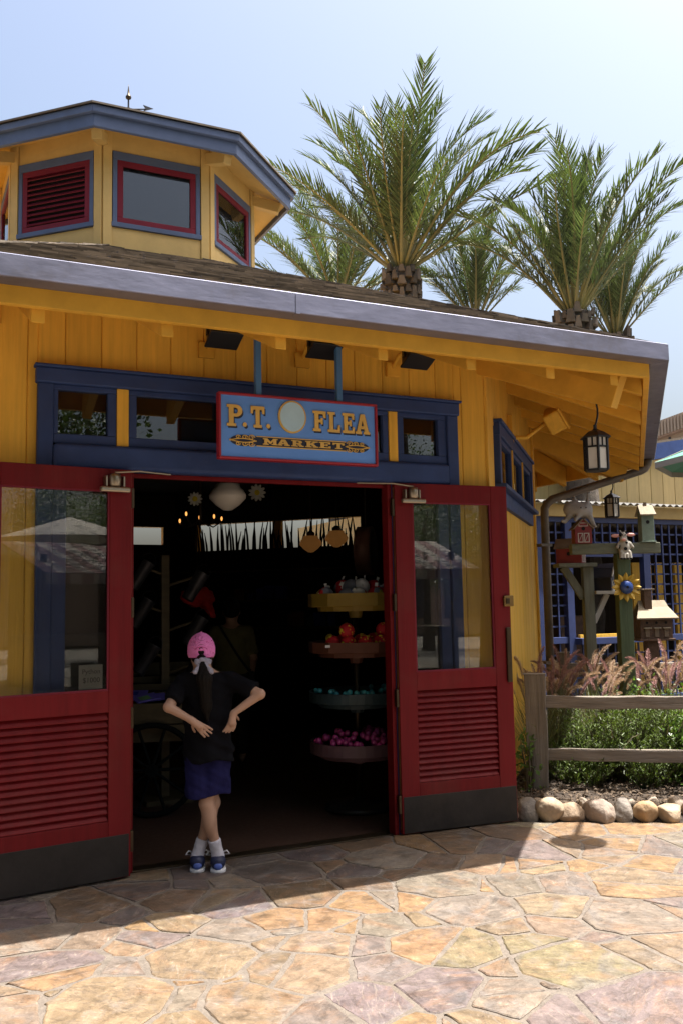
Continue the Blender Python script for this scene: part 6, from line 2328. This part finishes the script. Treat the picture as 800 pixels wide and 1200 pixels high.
def fountain_grass(p, h, n_b, n_p, label, seed):
    t = thing('fountain_grass', label, 'grass plant', (p[0], p[1], .06), 'fountain grass clumps')
    r = random.Random(seed)
    V, F = [], []
    for i in range(n_b):
        a = r.uniform(0, 6.283)
        L = h * r.uniform(.7, 1.15)
        lean = r.uniform(.12, .75)
        w = r.uniform(.003, .006)
        sx_, sy_ = -math.sin(a) * w, math.cos(a) * w
        px, py, pz = p[0] + .05 * r.gauss(0, 1), p[1] + .05 * r.gauss(0, 1), .05
        for k in range(7):
            u = k / 6
            ang = lean * (.3 + 1.6 * u)
            tw = (1 - u) ** .6 + .05
            b0 = len(V)
            V += [(px - sx_ * tw, py - sy_ * tw, pz), (px + sx_ * tw, py + sy_ * tw, pz)]
            if k: F.append((b0 - 2, b0 - 1, b0 + 1, b0))
            px += math.cos(a) * math.sin(ang) * L / 6
            py += math.sin(a) * math.sin(ang) * L / 6
            pz = max(.04, pz + math.cos(ang) * L / 6)
    link('blades', np_mesh('blades', np.array(V), np.array(F), 'grass_blade'), t)
    stems = MB()
    for i in range(n_p):
        a = r.uniform(0, 6.283)
        L = h * r.uniform(.80, 1.12)
        lean = r.uniform(.05, .42)
        b = Vector((p[0] + .04 * r.gauss(0, 1), p[1] + .04 * r.gauss(0, 1), .05))
        e = b + Vector((math.cos(a) * math.sin(lean) * L, math.sin(a) * math.sin(lean) * L, math.cos(lean) * L))
        stems.tube([b, b.lerp(e, .5) + Vector((0, 0, .03)), e], [.0022, .002, .0018], 4, False)
        o = link('plume', plumes[r.randrange(4)], t)
        o.matrix_parent_inverse = wm(t).inverted()
        o.matrix_basis = Matrix.Translation(e) @ Matrix.Rotation(a, 4, 'Z') @ Matrix.Rotation(lean * 1.2, 4, 'Y') @ Matrix.Scale(r.uniform(.7, 1.1), 4)
    stems.build('stalks', 'grass_blade', t)


fg = [((3.72, 1.02), .85, 'fountain grass clump nearest the downspout'), ((4.10, 1.22), .88, 'fountain grass clump between downspout and grey post'), ((4.45, 1.05), .84, 'fountain grass clump left of the green post'), ((4.62, 1.50), .86, 'fountain grass clump behind the green post'),
      ((5.05, .92), .86, 'fountain grass clump right of the green post'), ((5.42, .78), .88, 'fountain grass clump near the picture edge'), ((5.18, 1.35), .84, 'fountain grass clump below the brown birdhouse'), ((5.75, .95), .88, 'fountain grass clump at the picture edge below the brown birdhouse'),
      ((4.02, .74), .70, 'low fountain grass clump behind the upper rail'), ((3.38, .72), .86, 'fountain grass clump beside the side wall')]
for i, (p, h, lb) in enumerate(fg):
    fountain_grass(p, h * .94, 110, 17 if i not in (8,) else 8, lb, 60 + i)

# dry twigs poking through the rails
tw_ = thing('dry_twigs', 'thin dry twigs poking out between the rails', 'twigs', (*bedp(.95, .25), .08))
for i in range(9):
    a = rs.uniform(.45, 1.6)
    b0 = Vector((*bedp(a + .1, .86), .12 + rs.uniform(0, .45)))
    b1_ = b0 + Vector((rs.uniform(-.12, .12), -.10, rs.uniform(.05, .2)))
    MB().tube([b0, b0.lerp(b1_, .5) + Vector((rs.uniform(-.02, .02), 0, .03)), b1_], [.003, .0025, .001], 4).build('twig', 'tan_roof', tw_)

# ------------------------------------------------------------------ blue lattice pavilion behind the bed
LY = 4.60
pv = thing('lattice_pavilion', 'blue lattice pavilion with yellow beam and corrugated roof behind the birdhouses', 'pavilion', (8.0, LY, 0))
MB().box(5.6, 11.6, LY - .05, LY + .09, 2.775, 2.945).build('beam', 'cream_paint', pv, bevel=.006)
crv, crf = [], []
ncor = 240
for i in range(ncor + 1):
    x = 5.5 + 6.2 * i / ncor
    dz = .018 * math.sin(i * math.pi / 2.5)
    for (y, z) in ((LY - .16, 2.965), (LY + 1.9, 3.24)):
        crv += [(x, y, z + dz), (x, y, z + dz + .006)]
for i in range(ncor):
    a, b = i * 4, i * 4 + 4
    crf += [(a + 1, b + 1, b + 3, a + 3), (a, a + 2, b + 2, b), (a, b, b + 1, a + 1)]
MB().add(crv, crf).build('corrugated_roof', 'corrugated', pv)
MB().box(5.6, 11.6, LY + 1.95, LY + 2.0, 0, 3.2).build('back_wall', 'dark_wood', pv)
MB().box(5.55, 5.60, LY + .1, LY + 1.95, 0, 3.0).box(11.55, 11.6, LY + .1, LY + 1.95, 0, 3.0).build('side_wall', 'dark_wood', pv)
lb_ = 'lattice_blue'
for (x0, x1, y0, y1, z0, z1, nm) in (
        (5.6, 11.6, LY, LY + .08, 2.700, 2.774, 'top_rail'), (5.6, 11.6, LY, LY + .08, .08, .18, 'bottom_rail'),
        (6.38, 6.47, LY - .005, LY + .085, .18, 2.70, 'stile'), (6.885, 7.005, LY - .01, LY + .09, .18, 2.70, 'stile'), (8.33, 8.46, LY - .01, LY + .09, .18, 2.70, 'stile'),
        (10.2, 10.32, LY - .005, LY + .085, .18, 2.70, 'stile'), (7.005, 8.33, LY + .005, LY + .075, 2.205, 2.275, 'window_head'), (6.47, 6.885, LY + .005, LY + .075, .985, 1.075, 'middle_rail'),
        (8.46, 10.2, LY + .005, LY + .075, .965, 1.055, 'middle_rail')):
    MB().box(x0, x1, y0, y1, z0, z1).build(nm, lb_, pv, bevel=.004)
MB().box(6.985, 8.35, LY - .16, LY + .10, .965, 1.055).build('window_sill', lb_, pv, bevel=.004)
SPC = .150
for (x0, x1, z0, z1) in ((6.47, 6.885, 1.075, 2.70), (6.47, 6.885, .18, .985), (7.005, 8.33, 2.275, 2.70), (7.005, 8.33, .18, .965), (8.46, 10.2, 1.055, 2.70), (8.46, 10.2, .18, .965)):
    nxb = max(1, round((x1 - x0) / SPC) - 1)
    for i in range(nxb):
        x = x0 + (x1 - x0) * (i + 1) / (nxb + 1)
        MB().box(x - .012, x + .012, LY + .022, LY + .040, z0, z1).build('lattice_bar', lb_, pv)
    nzb = max(1, round((z1 - z0) / SPC) - 1)
    for i in range(nzb):
        z = z0 + (z1 - z0) * (i + 1) / (nzb + 1)
        MB().box(x0, x1, LY + .0405, LY + .058, z - .012, z + .012).build('lattice_bar', lb_, pv)
for x in (8.62, 8.86, 9.12, 9.5):
    MB().box(x, x + .15, LY + .55, LY + .60, .1, 2.15).build('inner_board', 'yellow_paint', pv, bevel=.004)
MB().box(6.35, 6.62, LY + .5, LY + .56, .1, 2.3).build('inner_panel', 'barn_red', pv)
MB().box(7.35, 7.9, LY + .75, LY + 1.0, .1, 1.35).build('counter', 'brown_house', pv, bevel=.01)
MB().box(7.05, 7.9, LY - .05, LY - .0, 1.056, 1.10).build('sill_board', 'yellow_paint', pv)

# cream building behind it, with a blue rake board
cb2 = thing('cream_building', 'cream vertical board building with blue sloping roof edge behind the pavilion', 'building', (11, 7.2, 0))
CY = 7.2
ztop = lambda x: 4.16 + .17 * (x - 10.95)
nbd = 40
for i in range(nbd):
    x0, x1 = 6.0 + .30 * i, 6.0 + .30 * (i + 1) - .006
    MB().add([(x0, CY, 0), (x1, CY, 0), (x1, CY + .1, 0), (x0, CY + .1, 0), (x0, CY, ztop(x0)), (x1, CY, ztop(x1)), (x1, CY + .1, ztop(x1)), (x0, CY + .1, ztop(x0))],
             [(0, 3, 2, 1), (4, 5, 6, 7), (0, 1, 5, 4), (1, 2, 6, 5), (2, 3, 7, 6), (3, 0, 4, 7)]).build('wall_board', 'pale_cream_paint', cb2, bevel=.008, seg=1)
MB().box(6.0, 18.0, CY + .105, CY + 5, 0, 3.2).build('back_block', 'pale_cream_paint', cb2)
a, b = (5.6, CY - .12, ztop(5.6)), (18.0, CY - .12, ztop(18.0))
MB().beam((a[0], CY - .10, a[2] + .14), (b[0], CY - .10, b[2] + .14), .20, .30).build('rake_board', 'blue_trim', cb2, bevel=.008)
MB().add([(5.6, CY - .2, ztop(5.6) + .29), (18, CY - .2, ztop(18) + .29), (18, CY + 5, ztop(18) + .29), (5.6, CY + 5, ztop(5.6) + .29), (5.6, CY - .2, ztop(5.6) + .33), (18, CY - .2, ztop(18) + .33), (18, CY + 5, ztop(18) + .33), (5.6, CY + 5, ztop(5.6) + .33)],
         [(3, 2, 1, 0), (4, 5, 6, 7), (0, 1, 5, 4), (1, 2, 6, 5), (2, 3, 7, 6), (3, 0, 4, 7)]).build('roof', 'shingle', cb2)

# green market umbrella at the picture edge
ub = thing('green_umbrella', 'green market umbrella with cream valance at the right picture edge', 'umbrella', (8.05, 2.10, 0))
uc = Vector((8.05, 2.10))
n_ = 8
for k in range(n_):
    a0, a1 = 2 * math.pi * k / n_ + .2, 2 * math.pi * (k + 1) / n_ + .2
    r_ = 1.35
    zr_, za_ = 3.30, 3.86
    p = [(uc.x + r_ * math.cos(a0), uc.y + r_ * math.sin(a0), zr_), (uc.x + r_ * math.cos(a1), uc.y + r_ * math.sin(a1), zr_), (uc.x, uc.y, za_)]
    mid = [(uc.x + r_ * .55 * math.cos(a), uc.y + r_ * .55 * math.sin(a), zr_ + .22) for a in (a0, a1)]
    v = [p[0], p[1], mid[1], mid[0], p[2]]
    v2 = [(q[0], q[1], q[2] - .012) for q in v]
    MB().add(v + v2, [(0, 1, 2, 3), (3, 2, 4), (8, 7, 6, 5), (9, 7, 8)]).build('canopy_panel', 'umbrella_green', ub, smooth=False)
    q0, q1 = Vector(p[0]), Vector(p[1])
    MB().add([q0, q1, q1 - Vector((0, 0, .075)), q0 - Vector((0, 0, .075)), q0 * 1 + Vector((-.01 * math.cos(a0), -.01 * math.sin(a0), 0)), q1 + Vector((-.01 * math.cos(a1), -.01 * math.sin(a1), 0)), q1 + Vector((-.01 * math.cos(a1), -.01 * math.sin(a1), -.075)), q0 + Vector((-.01 * math.cos(a0), -.01 * math.sin(a0), -.075))],
             [(0, 3, 2, 1), (4, 5, 6, 7), (3, 7, 6, 2), (0, 1, 5, 4)]).build('valance', 'umbrella_cream', ub)
    MB().tube([p[0], (uc.x, uc.y, za_ - .02)], .008, 5).build('rib', 'off_white', ub)
MB().tube([(uc.x, uc.y, 0), (uc.x, uc.y, 3.9)], .024, 10).build('pole', 'off_white', ub)

# far beige building with an arched window
fb = thing('far_building', 'far beige building with ribbed cornice and small arched window', 'building', (34, 28, 0))
A_ = cm.translation
def cam_pt(u, v, d):
    q = fw + rt * ((u - 400) / 1082.2) + up * ((600 - v) / 1082.2)
    return A_ + q * d
fa, fb_ = cam_pt(771, 600, 50), cam_pt(800, 600, 47.65)
fd_ = Vector((fb_.x - fa.x, fb_.y - fa.y, 0)).normalized()
FBT = oriented((fa.x, fa.y, 0), fd_)
MB().box(-6, 14, 0, 8, 0, 10.35, FBT).build('wall', 'far_wall', fb)
MB().box(-6.1, 14.1, -.35, .0, 10.05, 10.95, FBT).build('cornice', 'far_cornice', fb)
for i in range(64):
    MB().box(-6 + i * .31, -6 + i * .31 + .16, -.45, -.35, 10.12, 10.9, FBT).build('cornice_rib', 'far_wall', fb)
aw = [(.9 - .42, 8.55), (.9 + .42, 8.55)] + arc(.9, 9.15, .42, .42, 0, 180, 12)
flat = MB().prism(aw, .0, .05, FBT @ Matrix(((1, 0, 0, 0), (0, 0, -1, .0), (0, 1, 0, 0), (0, 0, 0, 1)))).build('arched_window', 'window_back' if 'window_back' in MATS else 'barn_blue', fb)
for x_ in (.62, .9, 1.18):
    MB().box(x_ - .02, x_ + .02, -.09, -.05, 8.55, 9.5, FBT).build('muntin', 'far_cornice', flat)
for x_ in (.28, 1.52, -1.2, 3.2):
    MB().box(x_ - .09, x_ + .09, -.04, .0, 9.75 if x_ > 0 else 9.6, 10.0, FBT).build('small_window', 'barn_blue', fb)

# ------------------------------------------------------------------ palms
def frond_mesh(seed, L=3.6, droop=1.0, half=58):
    """feather frond along +x from the origin, arching; leaflets in a V"""
    r = np.random.default_rng(seed)
    n = 24
    pts, tg = [], []
    p = np.zeros(3)
    a = .0
    for i in range(n + 1):
        pts.append(p.copy())
        d = np.array((math.cos(a), 0, math.sin(a)))
        tg.append(d)
        p = p + d * L / n
        a -= droop / n * (i / n) ** 1.3 * 2.0
    V, F = [], []
    for s in (-1, 1):
        for i in range(half):
            u = .20 + .80 * (i + r.uniform(-.3, .3)) / half
            u = min(max(u, .18), .995)
            j = min(n - 1, int(u * n))
            c = pts[j] + (pts[j + 1] - pts[j]) * (u * n - j)
            d = tg[j]
            upv = np.array((-d[2], 0, d[0]))
            ll = L * (.070 + .105 * math.sin(math.pi * (.12 + .84 * (u - .18) / .82)) ** .8) * r.uniform(.6, 1.2)
            fwd = .95 + .8 * u + r.normal() * .22
            lift = .42 + r.normal() * .32
            dr_ = d * fwd + np.array((0, s, 0)) * 1.0 + upv * lift
            dr_ /= np.linalg.norm(dr_)
            w = L * .0046
            sd = np.cross(dr_, upv + np.array((0, -s * .6, 0)))
            sd *= w / max(1e-6, np.linalg.norm(sd))
            sag = np.array((0, 0, -.16 * ll * r.uniform(.4, 1.6)))
            m1 = c + dr_ * ll * .5 + sag * .25
            e = c + dr_ * ll + sag
            b0 = len(V)
            V += [c - sd * .6, c + sd * .6, m1 + sd, m1 - sd, e + sd * .12, e - sd * .12]
            F += [(b0, b0 + 1, b0 + 2, b0 + 3), (b0 + 3, b0 + 2, b0 + 4, b0 + 5)]
    me = np_mesh('frond', np.array(V), np.array(F), 'palm_leaf')
    st = MB().tube(pts, [L * (.0105 * (1 - .9 * i / n) + .0012) for i in range(n + 1)], 5, False)
    # one mesh with two materials: leaflets and stalk
    me2 = bpy.data.meshes.new('frond')
    vv = [tuple(v) for v in V] + st.v
    k = len(V)
    ff = F + [tuple(i + k for i in f) for f in st.f]
    me2.from_pydata(vv, [], ff)
    me2.materials.append(MATS['palm_leaf'])
    me2.materials.append(MATS['frond_stem'])
    mi = np.zeros(len(me2.polygons), dtype=np.int32)
    mi[len(F):] = 1
    me2.polygons.foreach_set('material_index', mi)
    bpy.data.meshes.remove(me)
    me2.update()
    return me2


fm = [frond_mesh(k + 1, droop=dr__) for k, dr__ in enumerate((.55, .95, 1.35, .35, .75, 1.1, .2, .85))]
fm_low = fm


def palm(p, ztop, tr, s, nf, label, seed, spread=(8, 62)):
    t = thing('palm_tree', label, 'palm tree', (p[0], p[1], 0), 'palm trees behind the building')
    r = random.Random(seed)
    tk = MB()
    prof = []
    for i in range(16):
        u = i / 15
        prof.append((tr * (1.05 + .12 * (i % 2) + .18 * (1 - u) ** 3), ztop * u))
    prof.append((tr * .8, ztop + .05))
    trk = tk.lathe(prof, 14, Matrix.Translation((p[0], p[1], 0))).build('trunk', 'trunk_bark', t)
    bt_ = MB()
    for row in range(9):
        for k in range(9):
            a = 2 * math.pi * (k + .5 * (row % 2)) / 9
            zz = ztop - .08 - row * .14
            rr0 = tr * (1.14 if row else 1.0)
            c0 = Vector((p[0] + rr0 * math.cos(a), p[1] + rr0 * math.sin(a), zz))
            out = Vector((math.cos(a), math.sin(a), 0))
            side = Vector((-math.sin(a), math.cos(a), 0))
            w = tr * r.uniform(.26, .42)
            c0 += Vector((0, 0, r.uniform(-.05, .05))) + out * r.uniform(-.02, .035)
            hb_ = r.uniform(.10, .24)
            bt_.add([c0 - side * w - out * .05, c0 + side * w - out * .05, c0 + side * w * .45 + out * .05 + Vector((0, 0, hb_)), c0 - side * w * .45 + out * .05 + Vector((0, 0, hb_)),
                     c0 - side * w * .8 + out * .075, c0 + side * w * .8 + out * .075, c0 + side * w * .40 + out * .085 + Vector((0, 0, hb_)), c0 - side * w * .40 + out * .085 + Vector((0, 0, hb_))],
                    [(4, 5, 6, 7), (0, 1, 5, 4), (3, 7, 6, 2), (0, 4, 7, 3), (1, 2, 6, 5)])
    bt_.build('leaf_bases', 'boot_bark', trk)
    for i in range(nf):
        u = (i + .5) / nf
        a = i * 2.39996 + r.uniform(-.2, .2)
        inc = R(spread[0] + (spread[1] - spread[0]) * u ** .85 + r.uniform(-9, 9))
        o = link('frond', fm[r.randrange(8)], t)
        sc_ = s * r.uniform(.72, 1.10) * (1 - .10 * u)
        base = Vector((p[0] + tr * .55 * math.cos(a) * u, p[1] + tr * .55 * math.sin(a) * u, ztop + .02))
        o.matrix_basis = Matrix.Translation(base) @ Matrix.Rotation(a, 4, 'Z') @ Matrix.Rotation(-(math.pi / 2 - inc), 4, 'Y') @ Matrix.Rotation(r.uniform(-.6, .6), 4, 'X') @ Matrix.Scale(sc_, 4)


palm((7.053, 9.35), 8.0, .27, .98, 42, 'tallest palm with its trunk top showing above the middle of the roof', 1, (2, 54))
palm((9.126, 6.828), 6.65, .26, .84, 42, 'palm with its trunk top showing above the right end of the roof', 2, (2, 44))
palm((12.22, 9.173), 7.2, .26, .72, 32, 'rightmost palm rising behind the roof corner', 3, (3, 40))
palm((10.589, 12.074), 8.2, .27, .74, 32, 'smaller palm between the two trunk tops', 4, (3, 40))
palm((7.62, 13.422), 8.6, .27, .95, 32, 'palm half hidden behind the tallest one, next to the cupola', 5, (10, 74))

# ------------------------------------------------------------------ what stands behind the viewer (partly seen in the door glass, partly added against sky light)
def crown_mesh(seed, n=15000, rad=2.6, h=2.3):
    def cf(n, r):
        k = 70
        d = r.normal(size=(k, 3))
        d /= np.linalg.norm(d, axis=1)[:, None]
        cc = d * (r.uniform(.35, 1, (k, 1)) ** .5) * np.array((rad, rad, h))
        ix = r.integers(0, k, n)
        return cc[ix] + r.normal(size=(n, 3)) * .36
    return leaf_cloud('crown', n, cf, .115, 'tree_leaf', .55, .3, seed)


crowns = [crown_mesh(101), crown_mesh(102)]
tree_pos = [(-8.5, -11.0, 6.4, 2.0), (-4.2, -14.0, 6.6, 2.0), (-.5, -17.5, 5.6, 1.5), (9.6, -18.5, 2.9, .72), (5.2, -24.0, 3.4, .85), (15.5, -11.5, 4.4, 1.1), (-11.5, -6.0, 6.4, 2.0), (10.8, -25.0, 3.6, .85), (-7.5, -22.0, 7.6, 1.8), (15.0, -22.0, 4.2, 1.0)]  # the largest ones on the left are enlarged to block sky light
tree_lab = ['tree behind the viewer on the far left', 'tree behind the viewer in the left middle', 'tree behind the viewer left of the kiosk', 'small round tree behind the viewer right of the kiosk', 'small tree behind the kiosk in the back row', 'tree beyond the right picture edge',
            'tree beyond the left picture edge', 'small tree in the back row across the plaza', 'tall tree in the back row on the left', 'tree in the back row on the far right']
for i, ((x, y, z, s), lb) in enumerate(zip(tree_pos, tree_lab)):
    t = thing('plaza_tree', lb, 'tree', (x, y, 0), 'trees across the plaza')
    MB().tube([(x, y, -.1), (x + .06, y, 1.4), (x - .05, y + .05, z - 1.2), (x, y, z + .6)], [.24, .17, .13, .05], 10).build('trunk', 'trunk_bark', t, smooth=True)
    for k in range(4):
        a = k * 1.7 + i
        MB().tube([(x, y, z - 1.6 + .3 * k), (x + 1.0 * math.cos(a), y + 1.0 * math.sin(a), z - .4 + .3 * k), (x + 1.9 * math.cos(a), y + 1.9 * math.sin(a), z + .5 + .2 * k)], [.09, .06, .02], 6).build('limb', 'trunk_bark', t)
    o = link('crown', crowns[i % 2], t)
    o.matrix_basis = Matrix.Translation((x, y, z + .7)) @ Matrix.Rotation(i * 1.1, 4, 'Z') @ Matrix.Scale(s, 4)

# unseen high crowned trees, added to block sky light and deepen the shade
for i, (x, y, z, s, lb) in enumerate(((-5.2, -7.5, 7.6, 1.5, 'high crowned shade tree behind the viewer on the left'), (-2.2, -10.4, 8.2, 1.6, 'high crowned shade tree straight behind the viewer'), (8.2, -11.6, 8.0, 1.5, 'high crowned shade tree behind the viewer on the right'), (13.2, -3.4, 8.0, 1.6, 'high crowned shade tree beyond the right side of the plaza'))):
    t = thing('shade_tree', lb, 'tree', (x, y, 0), 'shade trees on the plaza')
    MB().tube([(x, y, -.1), (x + .1, y, 2.4), (x - .05, y + .1, z - 2.0), (x, y, z + 1.0)], [.22, .17, .14, .05], 10).build('trunk', 'trunk_bark', t, smooth=True)
    for k in range(6):
        a = k * 1.1 + i
        MB().tube([(x, y, z - 2.2 + .3 * k), (x + 1.3 * math.cos(a), y + 1.3 * math.sin(a), z - .9 + .35 * k), (x + 2.8 * math.cos(a), y + 2.8 * math.sin(a), z + .2 + .3 * k)], [.09, .06, .02], 6).build('limb', 'trunk_bark', t)
    o = link('crown', crowns[i % 2], t)
    o.matrix_basis = Matrix.Translation((x, y, z + .6)) @ Matrix.Rotation(i * 1.7, 4, 'Z') @ Matrix.Diagonal((s, s, s * .8, 1))

# striped-awning kiosk across the plaza
kx, ky = 6.3, -12.8
ks = thing('awning_kiosk', 'kiosk with red and white striped awning across the plaza', 'kiosk', (kx, ky, 0))
MB().box(kx - 1.8, kx + 1.8, ky - 1.6, ky, 0, 1.05).build('counter', 'cart_wood', ks, bevel=.02)
MB().box(kx - 1.8, kx + 1.8, ky - 1.6, ky - 1.5, 1.05, 2.7).build('back_wall', 'dark_wood', ks)
for s in (-1.75, 1.65):
    MB().box(kx + s, kx + s + .1, ky - .1, ky, 1.05, 2.7).build('post', 'cart_wood', ks)
nst = 16
for i in range(nst):
    x0, x1 = kx - 2.0 + 4.0 * i / nst, kx - 2.0 + 4.0 * (i + 1) / nst
    mt = 'awning_white' if i % 2 else 'awning_red'
    MB().add([(x0, ky + .75, 2.30), (x1, ky + .75, 2.30), (x1, ky - 1.6, 3.05), (x0, ky - 1.6, 3.05), (x0, ky + .75, 2.28), (x1, ky + .75, 2.28), (x1, ky - 1.6, 3.03), (x0, ky - 1.6, 3.03)], [(0, 1, 2, 3), (7, 6, 5, 4), (0, 4, 5, 1)]).build('awning_stripe', mt, ks)
    MB().box(x0, x1, ky + .74, ky + .755, 2.08, 2.285).build('valance', 'awning_red' if i % 2 else 'awning_white', ks)


def parasol(x, y, z, r_, label):
    t = thing('cream_umbrella', label, 'umbrella', (x, y, 0), 'cream umbrellas across the plaza')
    for k in range(8):
        a0, a1 = 2 * math.pi * k / 8, 2 * math.pi * (k + 1) / 8
        v = [(x + r_ * math.cos(a0), y + r_ * math.sin(a0), z), (x + r_ * math.cos(a1), y + r_ * math.sin(a1), z), (x, y, z + .55)]
        v2 = [(q[0], q[1], q[2] - .015) for q in v]
        MB().add(v + v2, [(0, 1, 2), (5, 4, 3), (0, 3, 4, 1)]).build('canopy_panel', 'umbrella_cream', t)
    MB().tube([(x, y, 0), (x, y, z + .58)], .025, 8).build('pole', 'off_white', t)


parasol(6.6, -16.0, 3.25, 1.8, 'cream umbrella above the striped kiosk awning')
parasol(10.6, -12.5, 2.5, 1.4, 'cream umbrella across the plaza facing the right door')
parasol(14.6, -13.0, 2.5, 1.5, 'cream umbrella across the plaza further to the right')
hb = thing('plaza_building', 'tall pale building with chimney across the plaza behind the trees', 'building', (-12, -30, 0))
MB().box(-26, -6, -38, -30, 0, 9.5).build('wall', 'far_wall', hb)
MB().box(-26.3, -5.7, -38.3, -29.7, 9.5, 10.0).build('cornice', 'far_cornice', hb)
MB().box(-16, -15, -32, -31, 10.0, 12.0).build('chimney', 'far_cornice', hb)
for i in range(6):
    for zz in (1.5, 5.2):
        MB().box(-24.5 + i * 3.1, -23.1 + i * 3.1, -29.99, -29.93, zz, zz + 2.0).build('window', 'barn_blue', hb)
hb2 = thing('long_building', 'long low building closing the plaza behind the viewer', 'building', (8, -36, 0))
MB().box(-4, 30, -42, -34, 0, 3.6).build('wall', 'far_cornice', hb2)
MB().box(-4.3, 30.3, -42.3, -33.6, 3.6, 3.9).build('roof_edge', 'shingle', hb2)
for i in range(8):
    MB().box(-1.5 + i * 3.8, .6 + i * 3.8, -33.99, -33.93, .8, 2.8).build('window', 'barn_blue', hb2)

# ------------------------------------------------------------------ turn lettering curves into meshes
bpy.context.view_layer.update()
dg = bpy.context.evaluated_depsgraph_get()
for o in [q for q in COL.objects if q.type in ('CURVE', 'FONT')]:
    me = bpy.data.meshes.new_from_object(o.evaluated_get(dg))
    me.name = o.name
    q = bpy.data.objects.new('temporary', me)
    nm = o.name
    par, inv, bas = o.parent, o.matrix_parent_inverse.copy(), o.matrix_basis.copy()
    bpy.data.objects.remove(o)
    q.name = nm
    COL.objects.link(q)
    q.parent = par
    q.matrix_parent_inverse = inv
    q.matrix_basis = bas
